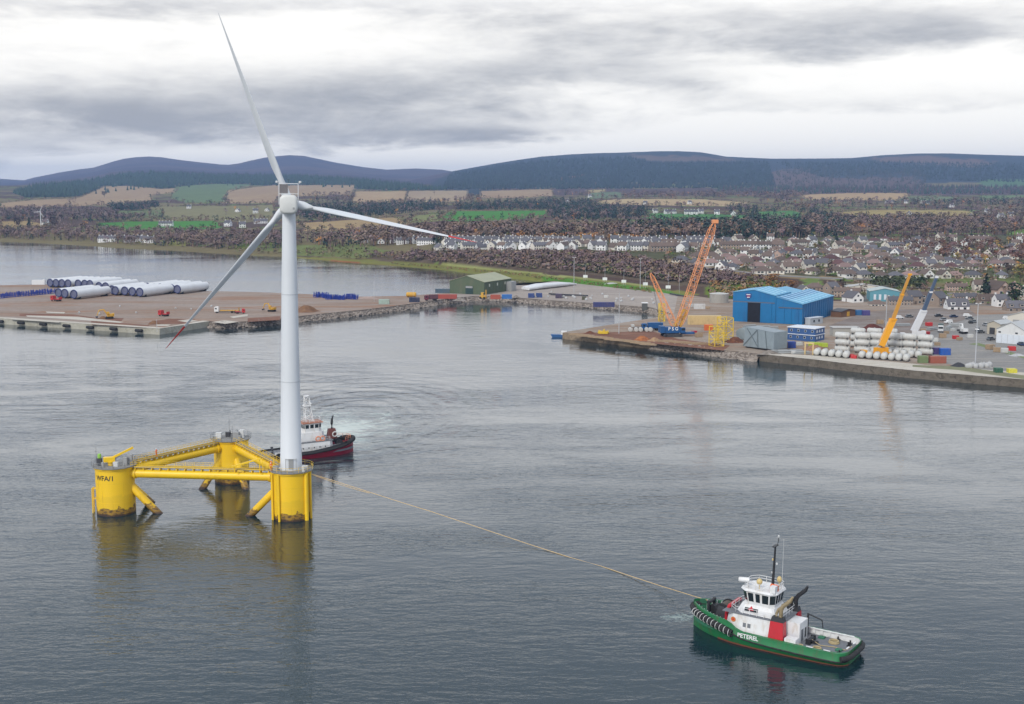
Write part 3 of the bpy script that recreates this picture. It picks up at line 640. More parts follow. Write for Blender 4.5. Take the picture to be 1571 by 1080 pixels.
# main beams with walkways, and the V braces
for a, b in ((PA, PB), (PA, PC), (PC, PB)):
    d = (b - a).normalized(); s = Vector((-d.y, d.x, 0)); zb = 8.75
    p0 = a + d * 3.9; p1 = b - d * 3.9
    MB().tube(p0 + Vector((0, 0, zb)), p1 + Vector((0, 0, zb)), .92, n=24).build('beam', yel, fp, 40)
    for t in (.0, 1.0): MB().tube(p0.lerp(p1, t) + Vector((0, 0, zb)) + d * (.5 if t == 0 else -.5), p0.lerp(p1, t) + Vector((0, 0, zb)) + d * (1.0 if t == 0 else -1.0), 1.12, n=24).build('beam_collar', yel, fp, 40)
    L_ = (p1 - p0).length; n = 17
    for i in range(n):
        c = p0 + d * (L_ * (i + .5) / n); MB().box(c + Vector((0, 0, zb + 1.12)), (.22, 1.15, .55), math.atan2(d.y, d.x)).build('walkway_support', yel, fp)
    wk = MB(); wk.box((p0 + p1) / 2 + Vector((0, 0, zb + 1.46)), (L_ + .4, 1.3, .12), math.atan2(d.y, d.x)); wk.build('walkway', grate, fp)
    for sg in (-1, 1):
        rl = MB(); o = s * .62 * sg; rail(rl, [p0 + o, p1 + o], zb + 1.5, step=2.0); rl.build('railing', yel, fp)
        MB().box((p0 + p1) / 2 + o + Vector((0, 0, zb + 1.62)), (L_, .05, .18), math.atan2(d.y, d.x)).build('kick_plate', yel, fp)
    for base, sg in ((a, 1), (b, -1)):
        q0 = base + d * sg * 3.4 + Vector((0, 0, 6.0)); q1 = base + d * sg * 12.3 + Vector((0, 0, -2.9))
        MB().tube(q0, q1, .80, n=20).build('brace', col_yel, fp, 40)
# fenders and pipes on the turbine column
for ang in (-150, -118, -35, -14):
    a = R(ang); x, y = 4.35 * math.cos(a), 4.35 * math.sin(a)
    MB().tube((x, y, -2), (x, y, 10.2), .26 if ang != -35 else .45, n=10).build('fender_pipe', yel, fp, 40, loc=PB)
rung = MB()
for z in np.arange(-1, 10, .4): rung.tube((4.35 * math.cos(R(-150)), 4.35 * math.sin(R(-150)), z), (4.35 * math.cos(R(-143)), 4.35 * math.sin(R(-143)), z), .03, n=4)
rung.box((4.45 * math.cos(R(-150)), 4.45 * math.sin(R(-150)), 4.5), (.08, .08, 11)); rung.box((4.45 * math.cos(R(-143)), 4.45 * math.sin(R(-143)), 4.5), (.08, .08, 11)); rung.build('ladder', yel, fp, loc=PB)['kind'] = 'stuff'
# boat landing on the outer column
bl = MB()
for ang in (178, 192):
    a = R(ang); x, y = 4.9 * math.cos(a), 4.9 * math.sin(a); bl.tube((x, y, -2), (x, y, 5.6), .13, n=8); bl.tube((x, y, 5.4), (x * .82, y * .82, 5.4), .09, n=6); bl.tube((x, y, 3.2), (x * .82, y * .82, 3.2), .09, n=6)
for z in np.arange(-.5, 5.6, .45): bl.tube((4.9 * math.cos(R(178)), 4.9 * math.sin(R(178)), z), (4.9 * math.cos(R(192)), 4.9 * math.sin(R(192)), z), .035, n=4)
bl.build('boat_landing', yel, fp, loc=PA)
# lettering
def bendA(co):
    a = R(-90 - 15) + co.x / 4.1; r = 4.13 + co.z; return Vector((r * math.cos(a), r * math.sin(a), co.y))
blk = mat('letter_black', (.03, .028, .02), .5, var=.1)
t = text_mesh('lettering', 'WFA/1', 1.5, blk, fp, bend=bendA); t.location = PA + Vector((0, 0, 8.35))
# deck crane on the outer column
cr = MB(); cr.lathe([(.6, 0), (.6, .6), (.85, .7), (.85, .9)], 14); cr.box((-.3, 0, 1.3), (2.4, 1.2, 1.0))
dcr = cr.build('deck_crane', yel, fp, 40, loc=PA + Vector((-.6, -.6, DK)), rz=R(20)); tag(dcr, 'small yellow deck crane on the outer column')
MB().box((2.5, 0, 2.55), (5.0, .42, .45), rot=Matrix.Rotation(R(-24), 3, 'Y')).build('crane_boom', yel, dcr)
MB().tube((.6, 0, 1.0), (2.4, 0, 2.4), .13, n=8).build('hydraulic_ram', steel, dcr)
whitebox = mat('cabinet_white', (.62, .62, .60), .5, var=.08); hiviz = mat('hiviz_green', (.28, .55, .08), .6, var=.1)
for (x, y, w, d, h, m, Pc) in [(.9, -1.9, 1.0, .7, .9, whitebox, PA), (2.6, -.6, .8, .8, 1.6, steel, PA), (3.2, .6, 1.1, .9, 2.0, steel, PA), (-2.9, -.9, .9, .9, 1.5, dark_steel, PA), (-2.2, 1.6, 1.2, 1.0, 1.2, whitebox, PA), (-1.7, -2.6, .5, .5, 1.0, steel, PA),
        (-2.8, -.3, 1.3, 1.0, 1.3, whitebox, PC), (1.4, -.6, 1.4, 1.1, 1.5, steel, PC), (2.6, .4, 1.0, 1.0, 1.8, whitebox, PC), (-.9, .9, 1.0, .8, 1.2, dark_steel, PC), (2.4, -1.9, .8, .6, .9, steel, PC), (3.3, -1.2, .9, .7, .9, whitebox, PB), (-3.0, -1.9, .9, .7, 1.0, steel, PB), (3.1, -2.6, .6, .6, 1.2, whitebox, PB)]:
    e = MB().box((0, 0, h / 2), (w, d, h)).box((0, 0, h + .04), (w * 1.06, d * 1.06, .08)).build('equipment_cabinet', m, fp, loc=Pc + Vector((x, y, DK)))
MB().lathe([(.02, .0), (.35, .05), (.42, .5), (.36, .9), (.05, 1.05)], 12).build('beacon', hiviz, fp, 40, loc=PA + Vector((-2.9, -.9, DK + 1.6)))
for Pc, x, h in ((PA, -3.9, 4.2), (PC, -.3, 5.6), (PC, .4, 3.0)):
    MB().tube((0, 0, 0), (0, 0, h), .05, .02, n=6).tube((-.3, 0, h * .7), (.3, 0, h * .7), .03, n=4).build('antenna', dark_steel, fp, loc=Pc + Vector((x, 0, DK)))
wi = MB(); wi.lathe([(.8, -.9), (.8, -.8), (.35, -.78), (.35, .78), (.8, .8), (.8, .9)], 16, axis='X'); wi.box((0, 0, -.7), (2.1, 1.4, .3))
wi.build('winch', steel, fp, 40, loc=PC + Vector((.3, 1.6, DK + .9)))
gan = MB(); gan.box((0, 0, 0), (6.5, .5, .3), rot=Matrix.Rotation(R(-16), 3, 'Y')).tube((2.8, 0, .8), (2.8, 0, -2.2), .12, n=6).tube((-2.6, 0, -.6), (-2.6, 0, -2.0), .12, n=6)
gan.build('gangway', yel, fp, loc=PB + Vector((-9.4, -.6, 12.1)))
for pos in (PB + Vector((-6.0, -.62, 10.25)), PB + Vector((-3.6, -.62, 10.25))):
    MB().box((0, 0, 1.4), (.12, .12, 2.8)).build('davit_post', yel, fp, loc=pos)
# ------------------------------------------------------------------ wind turbine
wt = thing('wind_turbine', 'tall white three-bladed wind turbine on the yellow floating platform', 'wind turbine', (PB.x, PB.y, DK))
LEAN = R(1.0)                                        # the float leans a little
wt.rotation_euler = (R(-.3), LEAN * .9, R(9.5))
HUB = 66.8 - DK
MB().lathe([(2.28, 0), (2.28, 3.0), (2.25, 3.05), (1.98, 20), (1.70, 38), (1.36, HUB - 1.7)], 48).build('tower', white_paint, wt, 40)
for z, r in ((0.12, 2.6), (19.0, 2.02), (37.5, 1.74)): MB().lathe([(r - .1 if z > 1 else 2.2, z - .12), (r, z - .1), (r, z + .1), (r - .1 if z > 1 else 2.2, z + .12)], 48, cap=False).build('tower_flange', mat('flange_grey', (.52, .54, .55), .5, var=.1), wt, 40)
MB().box((0, -2.27, 1.5), (1.0, .14, 2.2)).build('tower_door', steel, wt)
cg = MB()
for x in (-1.1, 1.1): cg.tube((x, -2.5, 0), (x, -2.5, 2.6), .06, n=5); cg.tube((x, -2.5, 2.6), (x, -1.9, 2.6), .06, n=5)
cg.tube((-1.1, -2.5, 2.6), (1.1, -2.5, 2.6), .06, n=5); cg.build('door_frame', steel, wt)
# nacelle, seen from behind
nac = MB(); sec = []
for y, w, h0, h1 in ((-4.4, 1.32, -1.45, 1.55), (-4.25, 1.66, -1.75, 1.85), (-3.9, 1.8, -1.9, 2.0), (1.6, 1.8, -1.9, 2.0), (3.6, 1.62, -1.6, 1.75), (4.3, 1.35, -1.3, 1.4)):
    ring = []
    for i in range(20):
        a = 2 * PI * i / 20; cx_, sx_ = math.cos(a), math.sin(a)
        q = (abs(cx_) ** 5 + abs(sx_) ** 5) ** -.2
        ring.append((cx_ * q * w, y, (h1 + h0) / 2 + sx_ * q * (h1 - h0) / 2))
    sec.append(ring)
vs = [p for r_ in sec for p in r_]; fs = [(k * 20 + i, k * 20 + (i + 1) % 20, k * 20 + 20 + (i + 1) % 20, k * 20 + 20 + i) for k in range(5) for i in range(20)] + [tuple(range(20)), tuple(range(100, 120))]
nac.add(vs, fs); na = nac.build('nacelle', mat('nacelle_white', (.66, .66, .62), .4, var=.05, vscale=.5, dirt=(.45, .45, .40), dirt_amt=.3, dscale=.5), wt, 45, loc=(0, 0, HUB))
MB().box((1.05, -4.42, -.75), (.42, .06, .42)).build('rear_hatch', steel, na)
cf = MB(); x0, z0, z1 = 1.95, 1.2, 4.3
for x in (-x0, x0): cf.box((x, -2.4, (z0 + z1) / 2 - .6), (.14, .14, z1 - z0 + 1.2))
cf.box((0, -2.4, z1), (2 * x0 + .14, .16, .16)); cf.box((0, -2.4, 2.25), (2 * x0, .12, .12))
cf.build('cooler_frame', white_paint, na)
MB().box((-.98, -2.4, 3.25), (1.7, .28, 1.85)).build('radiator', mat('radiator_grey', (.16, .15, .15), .6, var=.3, vscale=6), na)
for x in (-2.35, 2.35):
    MB().lathe([(.05, 0), (.28, .02), (.3, .28), (.2, .4), (.05, .42)], 10).tube((0, 0, -.1), (-math.copysign(.4, x), 0, -.2), .05, n=5).build('aviation_light', whitebox, na, 40, loc=(x, -2.4, z1 + .15))
MB().tube((0, -2.4, z1), (0, -2.4, z1 + .8), .03, n=5).box((0, -2.4, z1 + .8), (.5, .05, .05)).build('wind_vane', dark_steel, na)
rotor = bpy.data.objects.new('hub', MB().lathe([(1.45, -1.3), (1.6, -.6), (1.6, .7), (1.3, 1.5), (.7, 2.0), (.05, 2.15)], 24, axis='Y').mesh('hub', white_paint, 40)); S.collection.objects.link(rotor)
rotor.parent = wt; rotor.location = (0, 5.7, HUB + .25); rotor.rotation_euler = (R(6.0), 0, 0)   # tilted: the upper blade leans to the camera
def blade(ang, tip, pitch):
    """39 m blade along local +Z, built by chord, thickness and twist"""
    st = [(1.0, .95, .95, 0), (3.0, .95, .95, 0), (5.0, 1.1, .7, 18), (8.0, 1.45, .46, 16), (12, 1.28, .34, 12), (18, .98, .24, 8), (24, .74, .16, 5), (30, .48, .10, 3), (34, .32, .07, 2), (37.5, .19, .05, 1), (39.6, .10, .03, 0), (40.2, .03, .012, 0)]
    st = [(z * 1.02, c * (.86 if z > 3 else 1), t, tw + (pitch if z > 3 else 0)) for z, c, t, tw in st]; mk = lambda a, b: _blade_part(st, a, b)
    cut = 8
    o = mk(0, cut if tip else len(st) - 1).build('blade', white_paint, rotor, 50)
    if tip: mk(cut, len(st) - 1).build('blade_tip', red_tip, o, 50)
    o.rotation_euler = (0, ang, 0); return o
def _blade_part(st, i0, i1, n=16):
    mb = MB(); vs = []
    for z, c, t, tw in st[i0:i1 + 1]:
        for i in range(n):
            a = 2 * PI * i / n; x = math.cos(a) * c - (c - .95 if z > 3 else 0) * .55; y = math.sin(a) * t * (1 if z < 4 else (.55 + .45 * math.cos(a)))
            w = R(tw); vs.append((x * math.cos(w) + y * math.sin(w), -x * math.sin(w) + y * math.cos(w) - (z / 40) ** 2 * 1.0, z))
    m = i1 - i0 + 1
    mb.add(vs, [(k * n + i, k * n + (i + 1) % n, k * n + n + (i + 1) % n, k * n + n + i) for k in range(m - 1) for i in range(n)] + [tuple(range(n)), tuple(range((m - 1) * n, m * n))])
    return mb
for ang, tip, pt_ in ((R(-20.2), False, 36), (R(100.6), True, 56), (R(219.5), True, 36)): blade(ang, tip, pt_)
# tow line
tow = [((478, 727), 9.6), ((520, 740), 7.9), ((567, 755), 6.1), ((612, 769.5), 4.6), ((659, 784), 3.3), ((704, 799), 2.2), ((746, 813), 1.3), ((782, 825), .7), ((815, 836), .32), ((846, 846), .1), ((874, 855), .02), ((888, 859), -.02), ((905, 864), -.05), ((922, 868.5), .0), ((968, 884), .18), ((1014, 899), .6), ((1040, 907), 1.4), ((1066, 915), 2.9), ((1086, 921), 4.1)]
rope = mat('tow_rope', (.60, .43, .22), .85, var=.3, vscale=2)
tag(MB().path([at_z(*p, z) for p, z in tow], .062, 6).build('tow_line', rope, smooth=60), 'long orange tow rope from the yellow platform to the green tug', 'rope')
tag(MB().path([at_z(*p, z) for p, z in [((478, 728), 9.4), ((515, 741), 7.6), ((548, 751.5), 6.3), ((567, 756.5), 5.9)]], .06, 6).build('bridle_line', rope, smooth=60), 'short second rope leg beside the start of the tow rope', 'rope')
# ================================================================== TUGS
def hull_sections(st):
    """st: (x, half breadth, deck-edge height, flare) -> outer skin rings, from keel to rail"""
    rings = []
    for x, b, zt, fl, zf in st:
        rings.append([(x, 0, -1.6), (x, b * .70 * fl, -1.3), (x, b * .90 * fl, -.2), (x, b * (.93 * fl + .03), .45), (x, b * (.5 + .5 * (fl * .96 + .04)), zf - .25), (x, b, zf), (x, b * .985, zf + .12), (x, b * .97, zt)])
    return rings
def loft(mb, rings, mirror=True):
    n = len(rings[0])
    for sg in ((1, -1) if mirror else (1,)):
        vs = [(p[0], p[1] * sg, p[2]) for r_ in rings for p in r_]
        mb.add(vs, [(k * n + i, k * n + i + 1, k * n + n + i + 1, k * n + n + i) for k in range(len(rings) - 1) for i in range(n - 1)])
    return mb
def windowed(parent, face, rows, m, name='window', proud=.03):
    """window panes on a wall quad: face=(origin, along, up) ; rows=(u0,u1,v0,v1) in metres"""
    o, a, u = (Vector(q) for q in face); a = a.normalized(); u = u.normalized(); n = a.cross(u).normalized()
    for (u0, u1, v0, v1) in rows:
        c = [o + a * x + u * y + n * proud for x, y in ((u0, v0), (u1, v0), (u1, v1), (u0, v1))]; c2 = [p - n * .12 for p in c]
        MB().add(c + c2, [(0, 1, 2, 3), (4, 5, 6, 7), (0, 1, 5, 4), (1, 2, 6, 5), (2, 3, 7, 6), (3, 0, 4, 7)]).build(name, m, parent)
glass = mat('dark_glass', (.02, .028, .032), .08, var=.2, spec=.6)
tug_white = mat('tug_white', (.74, .74, .73), .4, var=.04, vscale=.6, dirt=(.50, .42, .32), dirt_amt=.5, dscale=1.0)
tug_green = mat('tug_green', (.016, .165, .055), .42, var=.25, vscale=.5, dirt=(.10, .085, .045), dirt_amt=.6, dscale=.9)
tug_red = mat('funnel_red', (.52, .02, .03), .4, var=.08, vscale=.8, dirt=(.35, .03, .03), dirt_amt=.4)
rubber = mat('fender_rubber', (.022, .022, .023), .85, var=.4, vscale=2, dirt=(.07, .065, .06), dirt_amt=.5, dscale=1.5)
deck_grey = mat('deck_grey', (.165, .175, .19), .75, var=.15, vscale=.8, dirt=(.10, .10, .10), dirt_amt=.4)
deck_green = mat('deck_green', (.03, .17, .09), .7, var=.15, vscale=.8, dirt=(.06, .10, .07), dirt_amt=.5)
boot_red = mat('boot_topping', (.23, .075, .04), .6, var=.3, vscale=1)
tan_pipe = mat('exhaust_tan', (.36, .28, .16), .5, .3, var=.25, vscale=1.5, dirt=(.08, .07, .05), dirt_amt=.7)
black_paint = mat('black_paint', (.02, .02, .022), .5, var=.3)
orange = mat('orange_gear', (.75, .14, .03), .5, var=.1)
gold = mat('brass_dome', (.62, .47, .20), .4, var=.1)
letter_white = mat('letter_white', (.82, .82, .80), .5, var=.04)

gt = thing('tugboat', 'green tug with white wheelhouse and red funnels towing the platform', 'tugboat')
stern_w, bow_w = P0(1313, 1018), P0(1068, 962)
hd = Vector((-22.3, 15.2, 0)).normalized()
gt.scale = (.94,) * 3; gt.location = at_z(1187, 990, 0) + Vector((0, 1.6, 0)); gt.rotation_euler = (R(.6), R(-.4), math.atan2(hd.y, hd.x))
#      x     half b  rail z flare fender z
ST = [(x, b, zt, fl, zf - (.42 if x < 3.5 else .2 if x < 5 else 0)) for x, b, zt, fl, zf in [(-14.0, 2.6, 2.35, .80, 1.35), (-13.9, 3.5, 2.32, .82, 1.35), (-13.4, 4.35, 2.3, .86, 1.35), (-12.6, 4.8, 2.25, .90, 1.35), (-10, 5.0, 2.2, .95, 1.35), (-6, 5.1, 2.2, .97, 1.38), (-2, 5.15, 2.25, .98, 1.45), (1.2, 5.15, 2.3, .98, 1.58), (3.2, 5.1, 2.4, .97, 1.75),
      (4.4, 5.05, 2.75, .96, 1.9), (5.2, 5.0, 3.3, .95, 2.05), (6.2, 4.85, 3.62, .93, 2.3), (8.0, 4.45, 3.8, .89, 2.62), (9.8, 3.85, 3.95, .83, 2.9), (11.4, 3.05, 4.1, .74, 3.1), (12.7, 2.15, 4.25, .62, 3.25), (13.6, 1.25, 4.35, .48, 3.35), (14.1, .55, 4.4, .35, 3.4), (14.25, .02, 4.42, .3, 3.42)]]
rg = hull_sections(ST)
loft(MB(), rg).build('hull', tug_green, gt, 35)
bt = [[(x, b * .90 * fl + .03, -.3), (x, b * (.93 * fl + .02) + .02, .22)] for x, b, zt, fl, zf in ST if x < 9]
loft(MB(), bt).build('boot_topping', boot_red, gt)
MB().add([(-14.0, y, z) for z in (-1.3, 2.35) for y in (-2.5, 2.5)], [(0, 1, 3, 2)]).build('transom', tug_green, gt)
# bulwark cap, inner bulwark, decks
cap = [[(x, b * .97, zt), (x, b * .965 - (.32 if x > 3 else .52), zt + .05)] for x, b, zt, fl, zf in ST if b > .6]
loft(MB(), cap).build('bulwark_cap', tug_green, gt)
inn = [[(x, max(b * .965 - (.32 if x > 3 else .52), .05), zt + .05), (x, max(b * .965 - (.42 if x > 3 else .62), .05), 1.25 if x < 4.8 else 2.5)] for x, b, zt, fl, zf in ST if b > .6]
loft(MB(), [r for r in inn if r[0][0] < 4.9]).build('inner_bulwark', tug_white, gt)
loft(MB(), [r for r in inn if r[0][0] > 4.2]).build('inner_bulwark', deck_green, gt)
MB().prism([(x, y) for x, y in [(r[1][0], r[1][1]) for r in inn if r[0][0] < 5] + [(r[1][0], -r[1][1]) for r in reversed(inn) if r[0][0] < 5]], 1.1, 1.28).build('aft_deck', deck_grey, gt)
MB().prism([(x, y) for x, y in [(r[1][0], r[1][1] + .05) for r in inn if r[0][0] > 4.5] + [(r[1][0], -r[1][1] - .05) for r in reversed(inn) if r[0][0] > 4.5]], 1.2, 2.5).build('fore_deck', deck_green, gt)
stay = MB()
for x in np.arange(5.5, 13.2, .7):
    b = np.interp(x, [s[0] for s in ST], [s[1] for s in ST]); zt = np.interp(x, [s[0] for s in ST], [s[2] for s in ST])
    for sg in (-1, 1): stay.box((x, sg * (b * .965 - .5), (2.5 + zt) / 2), (.07, .35, zt - 2.5))
stay.build('bulwark_stay', tug_white, gt)['kind'] = 'stuff'
# rubber belt and bow fender
for sg in (1, -1):
    MB().path([(x, sg * (b + .10), zf) for x, b, zt, fl, zf in ST if x < 5.5], .12, 8).build('rubbing_strake', rubber, gt, 60)
MB().path([(x, (b + .26), zf + .05) for x, b, zt, fl, zf in ST if x > 4.6] + [(x, -(b + .26), zf + .05) for x, b, zt, fl, zf in reversed(ST) if x > 4.6], .52, 10).build('bow_fender', rubber, gt, 60)
MB().path([(-13.3, 4.7, 1.5), (-13.95, 3.9, 1.5), (-14.3, 2.6, 1.5), (-14.35, 0, 1.5), (-14.3, -2.6, 1.5), (-13.95, -3.9, 1.5), (-13.3, -4.7, 1.5)], .42, 10).build('stern_fender', rubber, gt, 60)
tyre_me = None
xs = [4.9, 5.7, 6.5, 7.3, 8.1, 8.9, 9.7, 10.45, 11.15, 11.8, 12.4]
for sg in (1, -1):
    for x in xs:
        b = np.interp(x, [s[0] for s in ST], [s[1] for s in ST]); zf = np.interp(x, [s[0] for s in ST], [s[4] for s in ST])
        db = (np.interp(x + .3, [s[0] for s in ST], [s[1] for s in ST]) - np.interp(x - .3, [s[0] for s in ST], [s[1] for s in ST])) / .6
        o = MB().torus((0, 0, 0), .50, .15, 12, 6, 'X').mesh('tyre', rubber, 60) if tyre_me is None else tyre_me; tyre_me = o
        t = bpy.data.objects.new('tyre', o); S.collection.objects.link(t); t.parent = gt; t.location = (x, sg * (b + .34), zf + .02); t.rotation_euler = (0, 0, sg * math.atan2(db, 1))
        st_ = bpy.data.objects.new('lashing', MAT.setdefault('_lash', MB().torus((0, 0, 0), .60, .055, 10, 4, 'X').mesh('lashing', whitebox))); S.collection.objects.link(st_); st_.parent = gt; st_.location = (x + .38, sg * (b + .28), zf + .05); st_.rotation_euler = (0, 0, sg * math.atan2(db, 1))
text_mesh('lettering', 'PETEREL', .98, letter_white, gt, matrix=Matrix.Translation((2.1, 5.16, 1.86)) @ Matrix(((-1, 0, 0, 0), (0, 0, 1, 0), (0, 1, 0, 0), (0, 0, 0, 1))), ext=.02)
# deckhouse
def frustum(name, m, poly0, z0, poly1, z1, par, smooth=None):
    n = len(poly0); return MB().add([(*p, z0) for p in poly0] + [(*p, z1) for p in poly1], [tuple(range(n)), tuple(range(n, 2 * n))] + [(i, (i + 1) % n, n + (i + 1) % n, n + i) for i in range(n)]).build(name, m, par, smooth)
def octo(x0, x1, w, cf, ca=.3): return [(x1 - cf, -w), (x1, -w + cf), (x1, w - cf), (x1 - cf, w), (x0 + ca, w), (x0, w - ca), (x0, -w + ca), (x0 + ca, -w)]
dh = frustum('deckhouse', tug_white, octo(-3.2, 7.2, 3.9, 1.2), 1.28, octo(-3.0, 6.6, 3.65, 1.2), 4.9, gt)
windowed(dh, ((3.6, 3.80, 2.6), (-1, 0, 0), (0, -.07, 1)), [(0, .55, .3, 1.0), (.8, 1.35, .3, 1.0)], deck_grey, 'porthole')
MB().box((2, 0, 4.95), (10.6, 7.6, .12)).build('upper_deck', deck_grey, dh)
bd = frustum('bridge_base', tug_white, octo(-1.6, 5.4, 3.1, 1.0), 4.95, octo(-1.0, 4.7, 2.35, .8), 6.35, gt)
windowed(bd, ((3.9, 2.95, 5.25), (-1, 0, 0), (0, -.55, 1)), [(.1, .9, .05, .75), (1.0, 2.4, .05, .75)], glass)
wh = frustum('wheelhouse', tug_white, octo(-.9, 4.3, 2.2, .9, .7), 6.35, octo(-1.2, 4.75, 2.6, 1.05, .8), 8.75, gt)
# wheelhouse windows: one pane per wall
lo, hi = octo(-.9, 4.3, 2.2, .9, .7), octo(-1.2, 4.75, 2.6, 1.05, .8)
for i in range(8):
    j = (i + 1) % 8; a0, a1 = Vector((*lo[i], 6.35)), Vector((*lo[j], 6.35)); b0, b1 = Vector((*hi[i], 8.75)), Vector((*hi[j], 8.75))
    segs = [(0, 1)] if (a1 - a0).length < 1.8 else ([(0, .5), (.5, 1)] if (a1 - a0).length < 3 else [(0, .33), (.33, .62), (.62, 1)])
    for s0, s1 in segs:
        s0 += .05; s1 -= .05
        q = [a0.lerp(a1, s0).lerp(b0.lerp(b1, s0), .26), a0.lerp(a1, s1).lerp(b0.lerp(b1, s1), .26), a0.lerp(a1, s1).lerp(b0.lerp(b1, s1), .88), a0.lerp(a1, s0).lerp(b0.lerp(b1, s0), .88)]
        nn = (q[1] - q[0]).cross(q[3] - q[0]).normalized(); cc = sum(q, Vector()) / 4
        if nn.dot(cc - Vector((1.7, 0, cc.z))) < 0: nn = -nn
        q2 = [p + nn * .035 for p in q] + [p - nn * .08 for p in q]
        MB().add(q2, [(0, 1, 2, 3), (4, 5, 6, 7), (0, 1, 5, 4), (1, 2, 6, 5), (2, 3, 7, 6), (3, 0, 4, 7)]).build('window', glass, wh)
frustum('wheelhouse_roof', tug_white, octo(-1.45, 5.0, 2.8, 1.1, .9), 8.75, octo(-1.3, 4.8, 2.65, 1.05, .85), 9.1, gt)
rl = MB(); rail(rl, octo(-1.1, 4.5, 2.4, 1.0, .8), 9.1, h=1.0, step=1.1, closed=True, r=.045); rl.build('roof_railing', tug_white, gt)
rl = MB(); rail(rl, octo(-2.6, 6.3, 3.45, 1.2), 5.0, h=1.0, step=1.3, closed=True, r=.04); rl.build('deck_railing', tug_white, gt)
mast = MB(); mast.tube((.2, 0, 9.1), (.0, 0, 16.3), .26, .15, n=10).box((0, 0, 16.35), (.5, 1.7, .12)).tube((0, -.8, 16.4), (0, -1.3, 16.9), .06, n=5).tube((0, -1.3, 16.8), (0, -1.3, 17.4), .06, n=5)
ms = mast.build('mast', black_paint, gt, 40)
for z, x in ((13.8, .35), (11.6, .35), (13.2, -.35), (17.5, 0)): MB().lathe([(.03, 0), (.16, .04), (.16, .3), (.03, .36)], 8).build('mast_light', gold if z == 13.8 else whitebox, ms, loc=(x, -.05 if z < 17 else -1.3, z))
MB().tube((0, 0, 0), (0, 0, 8.2), .045, .015, n=5).build('whip_antenna', whitebox, gt, loc=(-.9, -1.3, 9.2))
for x, y, r in ((1.9, 1.5, .5), (-.3, -1.6, .42)):
    MB().lathe([(.08, 0), (.08, .7), (r * .6, .75), (r, 1.1), (r * .9, 1.45), (r * .4, 1.7), (.02, 1.75)], 14).build('radar_dome', gold, gt, 50, loc=(x, y, 9.1))
sl_ = MB(); sl_.lathe([(.42, 0), (.42, 1.6), (.3, 1.75)], 12, axis='X', c=(-.2, 0, 1.1)); sl_.box((0, 0, .4), (.25, .5, .9)); sl_.build('fire_monitor', tug_white, gt, 40, loc=(3.9, 1.5, 9.1), rz=R(20))
MB().box((0, 0, .4), (1.2, .9, .8)).tube((-.6, 0, .8), (.6, 0, .8), .3, n=8).build('life_raft', orange, gt, loc=(-.5, 1.0, 9.1))
MB().box((0, 0, .55), (.9, 1.0, 1.1)).build('roof_locker', tug_white, gt, loc=(-.8, 2.0, 9.1))
# funnels
for sg in (1, -1):
    fb = frustum('funnel', tug_red, [(-3.6, sg * 4.3), (-.9, sg * 4.3), (-.9, sg * 2.6), (-3.6, sg * 2.6)][::sg], 1.28, [(-3.4, sg * 4.0), (-1.2, sg * 4.0), (-1.2, sg * 2.7), (-3.4, sg * 2.7)][::sg], 5.0, gt)
    frustum('funnel_top', black_paint, [(-3.4, sg * 4.0), (-1.2, sg * 4.0), (-1.2, sg * 2.7), (-3.4, sg * 2.7)][::sg], 5.0, [(-3.2, sg * 3.8), (-1.4, sg * 3.8), (-1.4, sg * 2.8), (-3.2, sg * 2.8)][::sg], 5.75, fb)
    for dx, rr, up in ((0, .36, 0), (.75, .24, -.7)):
        p = [(-2.7 + dx, sg * 3.3, 5.5), (-2.7 + dx, sg * 3.3, 6.9 + up), (-3.0 + dx, sg * 3.3, 7.6 + up), (-4.2 + dx, sg * 3.35, 8.7 + up), (-4.6 + dx, sg * 3.35, 9.5 + up)]
        MB().path(p, [rr, rr, rr, rr * .9, rr * .5], 8).build('exhaust_pipe', tan_pipe if sg > 0 else black_paint, fb, 60)
# after deck gear, seen behind the funnels
MB().box((0, 0, .75), (1.9, 1.6, 1.5)).build('deck_locker', tug_white, gt, loc=(-4.8, 3.6, 1.28))
MB().lathe([(.45, 0), (.5, .1), (.5, .95), (.42, 1.05)], 12).build('barrel', mat('barrel_blue', (.02, .12, .45), .4, var=.1), gt, 40, loc=(-4.1, 2.3, 1.28))
sh_ = MB().box((0, 0, 1.7), (2.4, 3.6, 3.4)).build('winch_house', tug_white, gt, loc=(-4.2, 0, 1.28))
MB().box((-1.22, .6, 1.2), (.06, .9, 2.0)).build('door', deck_grey, sh_)
MB().box((-1.22, -.9, 1.3), (.06, .7, 1.6)).build('door', dark_steel, sh_)
hk = MB(); hk.tube((0, -1.1, .5), (0, 1.1, .5), .35, n=10).box((-.7, .3, .35), (1.3, .4, .5)).box((0, -1.2, .45), (.8, .25, .9)).box((0, 1.2, .45), (.8, .25, .9)); hk.build('towing_hook', black_paint, gt, loc=(-6.6, -.2, 1.28))
dc = MB(); dc.tube((0, 0, 0), (0, 0, 3.6), .16, n=8).tube((0, 0, 3.5), (-2.4, 0, 2.9), .11, n=6).tube((-2.4, 0, 2.9), (-2.6, 0, 1.6), .08, n=6); dc.build('deck_davit', black_paint, gt, loc=(-4.8, -3.5, 1.28))
MB().lathe([(.35, 0), (.5, .4), (.5, 2.4), (.3, 2.8)], 10).build('gas_bottle', orange, gt, 40, loc=(-4.4, -3.0, 1.28))
wb = MB()
for x in np.arange(-12.2, -4, 1.3): wb.box((x, -4.15, 1.95), (.5, .12, .9))
wb.box((-8.2, -4.1, 2.3), (8.6, .22, .16)); wb.build('bulwark_frame', tug_white, gt)
